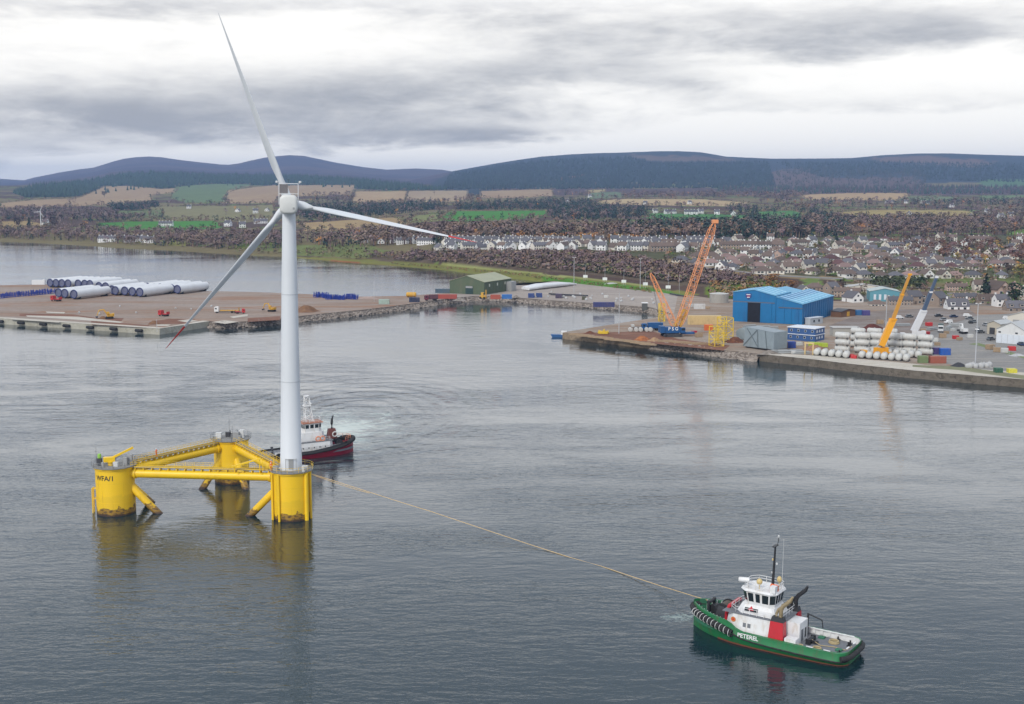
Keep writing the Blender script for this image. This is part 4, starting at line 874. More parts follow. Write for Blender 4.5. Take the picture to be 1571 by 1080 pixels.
for x, y in ((-12.2, 2.6), (-12.2, -2.6), (-10, 4.0), (-10, -4.0)): MB().tube((0, -.45, 0), (0, -.45, .7), .14, n=8).tube((0, .45, 0), (0, .45, .7), .14, n=8).box((0, 0, .05), (.5, 1.4, .1)).build('bollard', black_paint, gt, loc=(x, y, 1.28))
for x, y, r_ in ((-13.35, 1.6, 0), (-13.5, -1.2, 0), (-8.2, 4.72, 1.57), (-11.0, 4.62, 1.57)): MB().box((0, 0, 0), (.25, 1.1, .06)).build('fairlead_plate', tug_white, gt, loc=(x, y, 2.42 if x > -12 else 2.44), rz=r_)
coil = mat('hawser', (.45, .36, .20), .9, var=.3, vscale=4)
for x, y, r_ in ((-8.6, 2.4, .7), (-9.8, -2.2, .8), (-6.0, 3.0, .5)): MB().torus((0, 0, .12), r_, .13, 16, 6, 'Z').torus((0, 0, .34), r_ * .9, .13, 16, 6, 'Z').build('rope_coil', coil, gt, 60, loc=(x, y, 1.28))
for x, y in ((-11.6, .6), (-7.4, -3.2)): MB().box((0, 0, .12), (1.0, 1.0, .24)).build('hatch', deck_green, gt, loc=(x, y, 1.28))
MB().path([(-6.8, 0, 1.9), (-8.5, .6, 1.45), (-10.5, -.3, 1.36), (-12.6, .4, 1.5), (-13.6, .2, 2.3)], .07, 6).build('stern_rope', coil, gt, 60)
# foredeck winch
ww = MB(); ww.lathe([(1.35, -1.5), (1.35, -1.35), (.75, -1.33), (.75, 1.33), (1.35, 1.35), (1.35, 1.5)], 20, axis='Y'); wd_ = ww.build('winch_drum', black_paint, gt, 40, loc=(8.3, .2, 4.0))
MB().lathe([(1.12, -1.25), (1.12, 1.25)], 18, axis='Y').build('rope_coil', mat('coil_rope', (.10, .085, .065), .9, var=.4, vscale=4), wd_, 50)
for y in (-1.75, 1.75): MB().extr([(-1.3, -1.5), (1.3, -1.5), (.5, .9), (-.5, .9)], 'Y', y - .12, y + .12).build('winch_stand', dark_steel, wd_)
for y in (-2.0, 2.0):
    MB().path([(7.35, y, 2.5), (7.3, y, 4.0), (6.9, y, 5.2), (6.5, y, 5.5)], .30, 8).build('red_frame', tug_red, gt, 60)
MB().box((6.75, 0, 5.45), (.5, 4.4, .35)).build('red_frame', tug_red, gt)
st2 = MB(); st2.tube((0, -1.1, 0), (0, -1.1, 2.6), .28, n=10).tube((0, 1.1, 0), (0, 1.1, 2.6), .28, n=10).tube((0, -1.3, 2.3), (0, 1.3, 2.3), .3, n=10).box((-.6, 0, .9), (.9, 1.6, 1.8)); st2.build('towing_staple', black_paint, gt, 40, loc=(11.0, 0, 2.5))
em = MB().lathe([(.42, 0), (.42, .04)], 18, axis='Y').build('emblem', mat('emblem_orange', (.6, .16, .03), .5), gt, loc=(5.3, 3.80, 3.85)); 
MB().lathe([(.26, 0), (.26, .05)], 3, axis='Y').build('emblem_triangle', tug_red, em)
tri = MB().add([(3.2, 2.85, 5.6), (2.2, 2.85, 5.6), (2.7, 2.52, 6.25), (3.2, 2.80, 5.6), (2.2, 2.80, 5.6), (2.7, 2.47, 6.25)], [(0, 1, 2), (3, 4, 5), (0, 1, 4, 3), (1, 2, 5, 4), (2, 0, 3, 5)]).build('bridge_emblem', tug_red, bd)
# ------------------------------------------------------------------ the second tug, half behind the tower
rt = thing('tugboat', 'white tug with dark red hull and lattice mast behind the turbine tower', 'tugboat')
bw, hd2 = P0(541, 692), Vector((.90, .44, 0)).normalized()
hull_red = mat('hull_red', (.26, .012, .035), .4, var=.1, vscale=.5, dirt=(.16, .03, .03), dirt_amt=.4)
L2 = 12.6
rt.location = bw - hd2 * (L2 - .2); rt.location.z = 0; rt.rotation_euler = (0, R(-1.0), math.atan2(hd2.y, hd2.x))
ST2 = [(-12.4, 2.8, 2.0, .8, 1.3), (-12.0, 3.7, 2.0, .85, 1.3), (-11, 4.2, 2.0, .9, 1.3), (-7, 4.4, 2.0, .96, 1.35), (0, 4.5, 2.15, .98, 1.5), (5, 4.4, 2.7, .96, 1.9), (8, 3.9, 3.1, .9, 2.25), (10.2, 3.0, 3.5, .78, 2.6), (11.6, 1.9, 3.8, .6, 2.9), (12.3, 1.0, 4.0, .45, 3.05), (12.6, .05, 4.05, .35, 3.1)]
rg2 = hull_sections(ST2)
loft(MB(), [r[:6] for r in rg2]).build('hull', hull_red, rt, 35)
loft(MB(), [r[5:] for r in rg2]).build('bulwark', black_paint, rt, 35)
MB().path([(x, b + .1, zf + .05) for x, b, zt, fl, zf in ST2] + [(x, -(b + .1), zf + .05) for x, b, zt, fl, zf in reversed(ST2)], .34, 8).build('rubber_belt', rubber, rt, 60)
MB().path([(x, b + .3, zf + .45) for x, b, zt, fl, zf in ST2 if x > 9] + [(x, -(b + .3), zf + .45) for x, b, zt, fl, zf in reversed(ST2) if x > 9], .6, 8).build('bow_fender', rubber, rt, 60)
MB().prism([(r[7][0], r[7][1] * .97) for r in rg2[:-1]] + [(r[7][0], -r[7][1] * .97) for r in rg2[-2::-1]], 1.0, 1.5).build('deck', deck_grey, rt)
d2 = frustum('deckhouse', tug_white, octo(-5.0, 6.2, 3.5, .9), 1.5, octo(-5.0, 6.0, 3.4, .9), 4.1, rt)
windowed(d2, ((4, -3.42, 2.6), (-1, 0, 0), (0, 0, 1)), [(i * 1.5, i * 1.5 + .3, 0, .35) for i in range(5)], dark_steel, 'porthole')
MB().box((.5, 0, 4.2), (11.2, 7.0, .18)).build('boat_deck', deck_grey, d2)
u2 = frustum('upper_house', tug_white, octo(-2.6, 4.2, 2.6, .8), 4.2, octo(-2.4, 4.0, 2.5, .8), 6.6, rt)
w2 = frustum('wheelhouse', tug_white, octo(-1.4, 3.4, 2.1, .8), 6.6, octo(-1.5, 3.6, 2.25, .85), 9.0, rt)
lo, hi = octo(-1.4, 3.4, 2.1, .8), octo(-1.5, 3.6, 2.25, .85)
for i in range(8):
    j = (i + 1) % 8; a0, a1 = Vector((*lo[i], 6.6)), Vector((*lo[j], 6.6)); b0, b1 = Vector((*hi[i], 9.0)), Vector((*hi[j], 9.0)); n_ = max(1, int(round((a1 - a0).length / 1.1)))
    for k in range(n_):
        s0, s1 = (k + .14) / n_, (k + .86) / n_
        q = [a0.lerp(a1, s).lerp(b0.lerp(b1, s), v) for s, v in ((s0, .45), (s1, .45), (s1, .85), (s0, .85))]; nn = (q[1] - q[0]).cross(q[3] - q[0]).normalized(); cc = sum(q, Vector()) / 4
        if nn.dot(cc - Vector((1, 0, cc.z))) < 0: nn = -nn
        MB().add([p + nn * .03 for p in q] + [p - nn * .08 for p in q], [(0, 1, 2, 3), (4, 5, 6, 7), (0, 1, 5, 4), (1, 2, 6, 5), (2, 3, 7, 6), (3, 0, 4, 7)]).build('window', glass, w2)
MB().box((1.0, 0, 9.1), (5.6, 5.0, .2)).build('wheelhouse_roof', mat('roof_rust', (.42, .17, .10), .6, var=.2), rt)
rl = MB(); rail(rl, octo(-1.4, 3.5, 2.2, .8), 9.2, h=.9, step=1.2, closed=True, r=.05); rl.build('roof_railing', tug_white, rt)
MB().lattice((.6, 0, 9.2), (.2, 0, 16.0), 2.0, 1.1, 6, .11, .07, 5, side=(1, 0, 0)).box((.2, 0, 16.0), (1.3, 1.5, .12)).box((.2, 0, 13.4), (1.9, 2.2, .1)).box((1.1, 0, 14.1), (.25, 2.6, .2)).build('lattice_mast', tug_white, rt)
rl = MB(); rail(rl, [(-5, -3.3), (5.2, -3.3)], 4.3, h=1, step=1.2, r=.045); rail(rl, [(-5, 3.3), (5.2, 3.3)], 4.3, h=1, step=1.2, r=.045); rl.build('deck_railing', tug_white, rt)
rl = MB(); rail(rl, [(x, -b * .95) for x, b, zt, fl, zf in ST2[2:7]], 2.15, h=.9, step=1.3, r=.045); rl.build('bulwark_rail', steel, rt)
brown = mat('funnel_brown', (.15, .045, .035), .5, var=.15)
f2 = frustum('funnel', brown, [(-1.4 + 6.6, -1.7), (1.2 + 6.6, -1.7), (1.2 + 6.6, .1), (-1.4 + 6.6, .1)], 4.2, [(-1.0 + 6.6, -1.4), (.8 + 6.6, -1.4), (.8 + 6.6, -.2), (-1.0 + 6.6, -.2)], 6.8, rt)
MB().path([(6.6, -.8, 6.6), (6.6, -.8, 8.2), (6.7, -.8, 9.2), (7.1, -.8, 10.4)], [.36, .36, .32, .1], 8).build('exhaust_pipe', black_paint, f2, 60)
ring_o = mat('lifebuoy', (.80, .30, .16), .5, var=.3, vscale=2)
for x, z in ((7.0, 5.4), (3.2, 4.9), (2.0, 4.9)): MB().torus((x, -3.3 if x < 6 else -1.95, z), .62, .16, 14, 6, 'Y').build('lifebuoy', whitebox if x > 6 else ring_o, rt, 60)
MB().lathe([(.9, -.9), (.9, -.8), (.5, -.78), (.5, .78), (.9, .8), (.9, .9)], 14, axis='Y').build('winch', dark_steel, rt, 40, loc=(8.6, 0, 2.7))
for x, y in ((9.6, -1.0), (8.4, -2.2), (10.3, .6), (9.2, 1.8)): MB().box((0, 0, .5), (.5, .4, 1.0)).tube((0, -.3, .9), (0, .3, .9), .15, n=6).build('deck_fitting', mat('rust_orange', (.36, .12, .05), .6, var=.3), rt, loc=(x, y, 1.5))
for x in (-9, -7.6): MB().torus((x, -4.6, 1.6), .7, .22, 14, 6, 'Y').build('tyre', rubber, rt, 60)
MB().box((-8.6, -3.9, 2.2), (2.4, .4, .9)).build('stern_board', tug_white, rt)
MB().tube((-9.5, 0, 1.5), (-9.5, 0, 3.4), .3, n=8).tube((-9.5, -1.2, 3.0), (-9.5, 1.2, 3.0), .22, n=8).build('towing_bitt', dark_steel, rt)
rl = MB(); rail(rl, [(9.6, -2.9), (11.4, -1.6), (12.0, 0), (11.4, 1.6), (9.6, 2.9)], 3.6, h=.9, step=1.0, r=.045); rl.build('bow_rail', ring_o, rt)
# ------------------------------------------------------------------ crew on the platform
def person(name, label, loc, rz, mcol, arms):
    me = bpy.data.meshes.new(name)
    J = {'pelvis': (0, 0, .95, .15), 'chest': (0, .02, 1.30, .17), 'neck': (0, .02, 1.50, .065), 'head': (0, .05, 1.62, .10), 'top': (0, .03, 1.76, .085),
         'hl': (-.10, 0, .88, .11), 'kl': (-.12, .05, .50, .075), 'fl': (-.13, -.02, .09, .055), 'tl': (-.13, .12, .04, .045), 'hr': (.10, 0, .88, .11), 'kr': (.12, .03, .50, .075), 'fr': (.13, -.05, .09, .055), 'tr': (.13, .09, .04, .045),
         'sl': (-.19, .01, 1.42, .075), 'el': arms[0] + (.055,), 'wl': arms[1] + (.04,), 'dl': tuple(np.add(arms[1], (0, .06, -.05))) + (.03,), 'sr': (.19, .01, 1.42, .075), 'er': arms[2] + (.055,), 'wr': arms[3] + (.04,), 'dr': tuple(np.add(arms[3], (0, .06, -.05))) + (.03,)}
    E = [('pelvis', 'chest'), ('chest', 'neck'), ('neck', 'head'), ('head', 'top'), ('pelvis', 'hl'), ('hl', 'kl'), ('kl', 'fl'), ('fl', 'tl'), ('pelvis', 'hr'), ('hr', 'kr'), ('kr', 'fr'), ('fr', 'tr'), ('chest', 'sl'), ('sl', 'el'), ('el', 'wl'), ('wl', 'dl'), ('chest', 'sr'), ('sr', 'er'), ('er', 'wr'), ('wr', 'dr')]
    k = list(J); me.from_pydata([J[q][:3] for q in k], [(k.index(a), k.index(b)) for a, b in E], [])
    o = bpy.data.objects.new(name, me); S.collection.objects.link(o); o.modifiers.new('skin', 'SKIN'); sub = o.modifiers.new('sub', 'SUBSURF'); sub.levels = sub.render_levels = 1
    for v, q in zip(me.skin_vertices[0].data, k): v.radius = (J[q][3],) * 2; v.use_root = q == 'pelvis'
    bpy.context.view_layer.update(); m2 = bpy.data.meshes.new_from_object(o.evaluated_get(bpy.context.evaluated_depsgraph_get())); bpy.data.objects.remove(o)
    m2.materials.clear(); m2.materials.append(mcol); m2.polygons.foreach_set('use_smooth', [True] * len(m2.polygons))
    o = bpy.data.objects.new(name, m2); S.collection.objects.link(o); o.location = loc; o.rotation_euler = (0, 0, rz); tag(o, label, 'person', 'crew on the platform')
    MB().lathe([(.125, 1.66), (.125, 1.70), (.115, 1.76), (.07, 1.82), (.01, 1.84)], 12, c=(0, .04, 0)).build('helmet', whitebox, o, 50)
    MB().lathe([(.155, 1.20), (.165, 1.21), (.165, 1.26), (.155, 1.27)], 12, c=(0, .02, 0), cap=False).build('reflective_band', letter_white, o)
hv = mat('overalls_orange', (.80, .16, .03), .8, var=.15, vscale=4)
A1 = [(-.30, .05, 1.15), (-.26, .25, 1.05), (.30, .05, 1.15), (.26, .25, 1.05)]; A2 = [(-.30, 0, 1.15), (-.32, .06, .92), (.30, .12, 1.2), (.22, .34, 1.25)]
dBC = (PC - PB).normalized()
person('person', 'crew member in orange overalls with arms forward by the tower foot', PB + Vector((-3.9, -2.1, DK)), R(200), hv, A1)
person('person', 'crew member in orange overalls pointing beside the walkway end', PB + Vector((-4.4, .7, DK)), R(120), hv, A2)
person('person', 'crew member in orange overalls alone on the left walkway', PA + (PC - PA).normalized() * 11.5 + Vector((0, 0, 8.75 + 1.52)), R(60), hv, A2)
# ================================================================== PORT OBJECTS
def facing(px, py, px2, py2, z=QZ):
    a, b = at_z(px, py, z), at_z(px2, py2, z); return a, b, math.atan2(b.y - a.y, b.x - a.x), (b - a).length
def corrug(w, d, h, n=14, dep=.06):
    """a box wall of ribbed sheet, as one closed shell"""
    mb = MB(); mb.box((0, 0, h / 2), (w, d, h))
    for i in range(n):
        x = -w / 2 + w * (i + .5) / n
        for s in (-1, 1): mb.box((x, s * (d / 2 + dep / 2), h / 2), (w / n * .5, dep, h * .9))
    return mb
CONT = {}
def container(colname, col, L=6.1, H=2.6):
    key = (colname, L)
    if key in CONT: return CONT[key]
    t = thing('shipping_container', 'x', 'container'); m = mat('container_' + colname, col, .55, var=.12, vscale=.8, dirt=(.20, .13, .09), dirt_amt=.35, dscale=.7)
    corrug(L, 2.44, H, int(L * 2)).build('body', m, t)
    MB().box((0, 0, H + .05), (L, 2.44, .10)).build('roof', m, t)
    for y in (-.61, .61): MB().box((L / 2 + .04, y, H / 2), (.06, 1.15, H * .92)).tube((L / 2 + .09, y, .2), (L / 2 + .09, y, H - .2), .03, n=5).build('door', m, t)
    CONT[key] = t; return t
def put_container(px0, px1, py, colname, col, label, L=None, H=2.6, lift=0, rz=None):
    a, b, ang, l = facing(px0, py, px1, py); c = (a + b) / 2 + Vector((0, 1.2, 0)); L = L or (12.2 if l > 9.2 else 6.1)
    o = place(container(colname, col, L, H), (c.x, c.y, QZ + lift), rz if rz is not None else ang, label); return o
put_container(577, 601, 466.5, 'mint', (.36, .46, .39), 'pale mint green container at the spit edge')
put_container(626, 645, 463.5, 'navy', (.018, .03, .075), 'dark navy container near the spit edge beside the mint one')
put_container(673, 698, 458.5, 'red', (.40, .075, .05), 'long brick red container by the rock bank before the warehouse')
put_container(667, 697, 449.5, 'slate', (.08, .13, .17), 'long slate blue container behind the brick red one')
put_container(749, 771, 459, 'oxide', (.42, .09, .05), 'red oxide container below the green warehouse wall')
put_container(771, 784, 458.5, 'blue', (.03, .16, .45), 'small bright blue container beside the red oxide one', L=6.1)
put_container(809, 821, 456.8, 'royal', (.02, .055, .20), 'royal blue container with its end to the green warehouse', L=3.8)
put_container(821, 833, 456.4, 'royal', (.02, .055, .20), 'royal blue container butted against its twin, on the crane side', L=3.8)
put_container(912, 941, 471, 'indigo', (.045, .05, .16), 'long indigo container at the edge of the gravel yard', L=12.2)
put_container(1054, 1108, 498, 'cream', (.62, .46, .22), 'very long cream container behind the crawler crane', L=16.5, H=4.4)
put_container(1083, 1092, 507, 'bright_orange', (.75, .17, .04), 'orange container left of the yellow lattice block', L=4.0)
put_container(1424, 1455, 557.5, 'rust', (.34, .10, .06), 'rust red container on the quay right of the tanks', L=6.1)
put_container(1411, 1423, 557, 'olive', (.17, .23, .10), 'olive green container beside the rust red one', L=3.4)
put_container(1443, 1458, 545, 'cobalt', (.015, .10, .42), 'cobalt blue container behind the rust red one', L=4.2)
put_container(1433, 1443, 544, 'purple', (.06, .04, .16), 'dark purple container beside the cobalt one', L=3.0)
put_container(1312, 1324, 483.5, 'azure', (.02, .14, .33), 'azure blue container near the blue shed corner', L=4.5)
put_container(1324, 1334, 484, 'violet', (.07, .06, .22), 'dark violet container beside the azure one', L=4.0)
put_container(1208, 1219, 534, 'sapphire', (.015, .06, .30), 'sapphire blue container in front of the site cabins', L=4.0)
put_container(1190, 1208, 534.5, 'brown_grey', (.24, .17, .13), 'brownish grey container left of the sapphire one', L=5.2)
put_container(1530, 1536, 572, 'bottle', (.03, .12, .07), 'bottle green skip on the quay edge grass', L=2.6, H=1.6)
put_container(1548, 1560, 572.5, 'lemon', (.65, .60, .06), 'lemon yellow skip on the quay edge grass', L=3.0, H=1.4)
put_container(852, 862, 457.5, 'plum', (.07, .055, .10), 'dark plum cabin under the steel beams', L=3.8)
put_container(893, 899, 460, 'moss', (.09, .09, .05), 'small moss green box in the gravel yard', L=2.4, H=2.0)
put_container(1068, 1079, 474, 'offwhite', (.62, .61, .58), 'off-white container near the round tank', L=6.1)
put_container(1340, 1346, 449, 'ivory', (.6, .58, .52), 'ivory cabin by the turquoise hall', L=3.0)
# ------------------------------------------------------------------ white tower sections on the west quay
shell_w = mat('section_white', (.72, .73, .73), .4, var=.04, vscale=.2, dirt=(.55, .55, .54), dirt_amt=.3, dscale=.1)
cover_b = mat('cover_blue', (.035, .045, .14), .6, var=.3, vscale=1.2); saddle = mat('saddle_black', (.03, .03, .035), .7, var=.3)
def make_section():
    t = thing('tower_section', 'x', 'tower section', group='white tower sections stored on the west quay')
    MB().lathe([(2.75, 0), (2.75, 30.5), (2.55, 30.6), (2.5, 30.6)], 28, axis='X', c=(0, 0, 3.25), cap=False).build('shell', shell_w, t, 40)
    MB().lathe([(2.76, -.05), (2.80, .25), (2.7, .3)], 28, axis='X', c=(0, 0, 3.25), cap=False).build('end_ring', cover_b, t, 40); MB().lathe([(2.3, .12), (.05, .1)], 24, axis='X', c=(0, 0, 3.25)).build('end_cover', mat('cover_grey', (.13, .14, .22), .7, var=.5, vscale=.5), t, 40)
    MB().torus((-.02, 0, 3.25), 2.45, .3, 22, 6, 'X').build('end_flange', cover_b, t, 60)
    MB().lathe([(2.5, 30.45), (.05, 30.5)], 24, axis='X', c=(0, 0, 3.25)).build('far_cover', cover_b, t, 40)
    for x in (3.0, 27.0):
        MB().extr([(-2.6, 0), (2.6, 0), (2.6, 1.5), (1.6, .95), (0, .62), (-1.6, .95), (-2.6, 1.5)], 'X', x - .4, x + .4).build('saddle', saddle, t)
    return t
sec = make_section(); sdirn = math.atan2(.93, .37)
for px, py in [(90, 457), (99.5, 458), (113.5, 459.5), (172, 452), (177, 453.5), (191.5, 454), (203, 455), (214.5, 456), (263, 450), (272, 451.5), (77, 441), (86, 441.3), (95, 441.6), (104.6, 442), (120, 442.3), (130, 442.6), (138, 443), (152, 446.5), (162, 447), (226, 448), (236, 448.5), (246, 449)]:
    where = 'in the group of three beside the red lorry' if px < 115 and py > 450 else 'in the middle group above the excavator' if 170 < px < 220 and py > 450 else 'in the pair at the spit end of the store' if px > 255 else 'in the rear row beside the white cabin' if px < 140 else 'lying between the front and rear groups'
    p = PQ(px, py); place(sec, p, sdirn, 'white turbine tower section ' + where)
wb = PQ(60, 436.5); tag(MB().box((0, 0, 1.6), (9, 3, 3.2)).box((3.6, 0, 3.4), (1.6, 2.8, .5)).build('white_cabin', shell_w, loc=wb), 'low white cabin beside the first tower section', 'cabin')
# blue transport stands
blu = mat('stand_blue', (.012, .04, .30), .45, var=.25, vscale=2)
def make_stand():
    return tag(MB().box((0, 0, .18), (2.6, .5, .35)).box((-1.15, 0, 1.15), (.32, .45, 1.9)).box((1.15, 0, 1.15), (.32, .45, 1.9)).box((0, 0, .95), (2.2, .28, .25)).tube((-1.1, 0, 2.05), (-.55, 0, 1.0), .12, n=5).tube((1.1, 0, 2.05), (.55, 0, 1.0), .12, n=5).build('transport_stand', blu), 'x', 'stand')
st1 = make_stand()
for row, (x0, x1, y0, y1, n, lab, grp) in enumerate([(-8, 82, 456.0, 448.2, 26, 'blue steel transport stand in the long row left of the tower sections', 'blue stands beside the tower sections'), (-8, 80, 458.5, 450.5, 22, 'blue steel transport stand in the long row left of the tower sections', 'blue stands beside the tower sections'),
        (484, 503, 454.0, 454.6, 8, 'blue steel transport stand in the cluster on the bare spit', 'blue stands on the bare spit'), (484, 502, 456, 456.5, 8, 'blue steel transport stand in the cluster on the bare spit', 'blue stands on the bare spit'),
        (499, 528, 457.2, 458.4, 11, 'blue steel transport stand in the cluster on the bare spit', 'blue stands on the bare spit'), (502, 528, 459, 459.6, 10, 'blue steel transport stand in the cluster on the bare spit', 'blue stands on the bare spit'), (531, 547, 456.5, 457, 7, 'blue steel transport stand in the cluster on the bare spit', 'blue stands on the bare spit'), (531, 547, 458.8, 459.2, 7, 'blue steel transport stand in the cluster on the bare spit', 'blue stands on the bare spit')]):
    for i in range(n):
        t = i / (n - 1); p = PQ(x0 + (x1 - x0) * t + random.uniform(-.4, .4), y0 + (y1 - y0) * t + random.uniform(-.25, .25)); place(st1, p, R(random.uniform(-25, 25)) + .9, lab, grp, scale=(1, 1, random.uniform(.9, 1.35)))
# fenders of the west quay wall
fen = tag(MB().lathe([(.3, -2.2), (.78, -2.0), (.78, 2.0), (.3, 2.2)], 14, axis='X').build('quay_fender', rubber, smooth=40), 'x', 'fender', 'fenders of the west quay')
wl = math.atan2((P0(245, 513.5) - P0(0, 497)).y, (P0(245, 513.5) - P0(0, 497)).x)
for px in (2, 34, 68, 104, 140, 176, 215):
    p = P0(px, 497 + (513.5 - 497) * px / 245); d = Vector((math.sin(wl), -math.cos(wl), 0)); place(fen, p + d * .82 + Vector((0, 0, 1.5)), wl, 'black rubber roller fender on the pale west quay wall', scale=1.0)
# ------------------------------------------------------------------ machines
mach_y = mat('machine_yellow', (.62, .34, .03), .5, var=.12, dirt=(.25, .16, .07), dirt_amt=.4, dscale=1.2); mach_r = mat('machine_red', (.50, .03, .03), .5, var=.15); mach_w = mat('machine_white', (.70, .70, .68), .5, var=.08)
tyre = mat('wheel_black', (.02, .02, .02), .9, var=.3)
def excavator(label, p, rz, m, s=1.0, boom=True):
    t = thing('excavator', label, 'excavator', p, rz)
    for y in (-1.1, 1.1): MB().lathe([(.5, -.3), (.5, .3)], 12, axis='Y', c=(-1.4, y, .5)).lathe([(.5, -.3), (.5, .3)], 12, axis='Y', c=(1.4, y, .5)).box((0, y, .5), (2.8, .6, 1.0)).build('track', tyre, t)
    MB().lathe([(1.0, .9), (1.0, 1.3)], 12).box((-.5, 0, 1.85), (3.2, 2.4, 1.1)).box((-1.7, 0, 1.9), (1.0, 2.4, 1.4)).build('body', m, t)
    cb = MB().box((.6, .7, 2.6), (1.4, 1.0, 1.6)).build('cab', m, t); MB().box((1.32, .7, 2.8), (.06, .8, .9)).build('window', glass, cb)
    MB().path([(.8, -.3, 1.9), (2.4, -.3, 4.4), (4.4, -.3, 4.2)], [.35, .35, .25], 6).build('boom', m, t); MB().path([(4.4, -.3, 4.3), (5.6, -.3, 1.6)], [.26, .18], 6).build('stick', m, t)
    MB().extr([(5.2, 1.5), (6.3, 1.3), (6.0, .5), (5.1, .7)], 'Y', -.9, .3).build('bucket', dark_steel, t)
    t.scale = (s,) * 3; return t
def lorry(label, p, rz, mcab, mbody, L=8.0, load='flat', s=1.0):
    t = thing('lorry', label, 'lorry', p, rz)
    cb = MB().box((L / 2, 0, 1.9), (2.2, 2.45, 2.3)).box((L / 2 - .2, 0, 3.15), (1.6, 2.3, .35)).build('cab', mcab, t); MB().box((L / 2 + 1.11, 0, 2.35), (.05, 2.1, .85)).build('windscreen', glass, cb)
    for y in (-1.23, 1.23): MB().box((L / 2 + .2, y, 2.35), (.9, .05, .7)).build('side_window', glass, cb)
    MB().box((-.8, 0, .95), (L, 1.0, .35)).build('chassis', dark_steel, t)
    if load == 'flat': MB().box((-1.2, 0, 1.3), (L - 1.2, 2.45, .3)).box((-L / 2 - .5, 0, 2.0), (.15, 2.4, 1.4)).build('flatbed', mbody, t)
    else: MB().box((-1.2, 0, 2.4), (L - 1.2, 2.5, 2.5)).build('box_body', mbody, t)
    for x in (L / 2 - .1, -L * .22, -L * .38, ):
        for y in (-1.05, 1.05): MB().lathe([(.5, -.17), (.5, .17)], 14, axis='Y').build('wheel', tyre, t, 40, loc=(x, y, .5))
    t.scale = (s,) * 3; return t
def car(label, p, rz, m, group=None, van=False):
    t = thing('parked_car', label, 'van' if van else 'car', p, rz, group); h = 1.0 if van else .72
    MB().extr([(-2.1, .35), (2.1, .35), (2.15, .75), (1.9, .95), (-2.0, 1.0), (-2.15, .7)], 'Y', -.85, .85).build('body', m, t)
    MB().extr([(-1.95 if van else -1.6, .95), (1.1, .95), (.5, .95 + h * .85), (-1.75 if van else -1.1, .95 + h * .9)], 'Y', -.78, .78).build('cabin', m if van else glass, t)
    if not van: MB().box((-.3, 0, .98 + h * .86), (1.5, 1.5, .06)).build('roof', m, t)
    for x in (-1.3, 1.3):
        for y in (-.8, .8): MB().lathe([(.32, -.1), (.32, .1)], 12, axis='Y').build('wheel', tyre, t, 40, loc=(x, y, .32))
    return t
excavator('yellow excavator on red earth near the west quay edge', PQ(168, 489), R(200), mach_y, 1.1)
excavator('yellow excavator left of the turbine tower by the soil heap', PQ(417, 478), R(160), mach_y, 1.0)
excavator('white and yellow excavator with raised arm in the right yard', PQ(1478, 512), R(95), mach_w, 1.0)
lorry('white lorry with yellow flatbed on the west quay', PQ(349, 480), R(182), mach_w, mach_y, 11, s=1.05)
lorry('small red flatbed lorry on the west quay gravel', PQ(252, 485), R(150), mach_r, mach_r, 5, s=.95)
lorry('red lorry standing before the tower section ends', PQ(87, 462), R(150), mach_r, mach_r, 6, s=1.0)
lorry('dark red lorry on the spit track by the brick red container', PQ(662, 461), R(200), mat('maroon', (.16, .03, .05), .5), mat('maroon2', (.12, .05, .06), .5), 6.5, 'box')
lorry('white and magenta box lorry left of the green warehouse', PQ(703, 449.5), R(185), mach_w, mat('magenta', (.35, .05, .16), .5), 6.5, 'box', .9)
lorry('dark green lorry with white front in the right yard', PQ(1443, 509), R(250), mach_w, mat('lorry_green', (.03, .07, .06), .5), 6, 'box', 1.0)
lorry('red flatbed lorry behind the white lorry on the west quay', PQ(368, 481), R(10), mach_r, mach_r, 5, s=.8)
carcols = [('white', mach_w), ('grey', mat('car_grey', (.16, .17, .18), .3, .4)), ('dark blue', mat('car_blue', (.03, .05, .12), .3, .3)), ('silver', mat('car_silver', (.45, .46, .47), .3, .5)), ('black', mat('car_black', (.02, .02, .022), .3))]
for i, (px, py, rz, c, where, van) in enumerate([(1463, 487, 5, 2, 'on the road by the white house', False), (1484, 486, 10, 0, 'in the yard beneath the white house', True), (1487, 490, 170, 1, 'behind the yard van', False), (1489, 496, 80, 4, 'nose-on in the yard', False), (1494, 495, 80, 1, 'next to the black car in the yard', False), (1500, 507, 60, 3, 'beside the lamp post in the yard', False), (1504, 511, 20, 1, 'before the white warehouse side', False), (1256, 451, 20, 0, 'by the round tower house', True), (1270, 456, 20, 3, 'behind the blue shed', False), (1566, 530, 90, 2, 'at the right end of the white warehouse', False)]):
    nm, m = carcols[c]; car(f'{nm} {"van" if van else "car"} parked {where}', PQ(px, py) if py > 470 else ground(px, py), R(rz), m, 'cars parked about the dock', van)
def tank_silo(label, p, r, h, m, name='tank'): 
    t = thing('storage_tank', label, 'tank', p); MB().lathe([(r, 0), (r, h)], 32).build('shell', m, t, 40); MB().lathe([(r * 1.03, h), (r * 1.03, h + .2), (r * .1, h + .9)], 32).build('roof', mat('tank_roof', (.50, .49, .45), .7, var=.1), t, 40)
    for z in (h * .35, h * .7): MB().lathe([(r * 1.0, z - .08), (r * 1.012, z - .07), (r * 1.012, z + .07), (r, z + .08)], 32, cap=False).build('ring', m, t, 40)
tank_silo('round grey concrete tank beside the blue shed', ground(1103, 466) if False else PQ(1103, 464), 5.6, 5.2, mat('tank_concrete', (.36, .34, .30), .8, var=.15, dirt=(.2, .18, .15), dirt_amt=.4, dscale=.4))
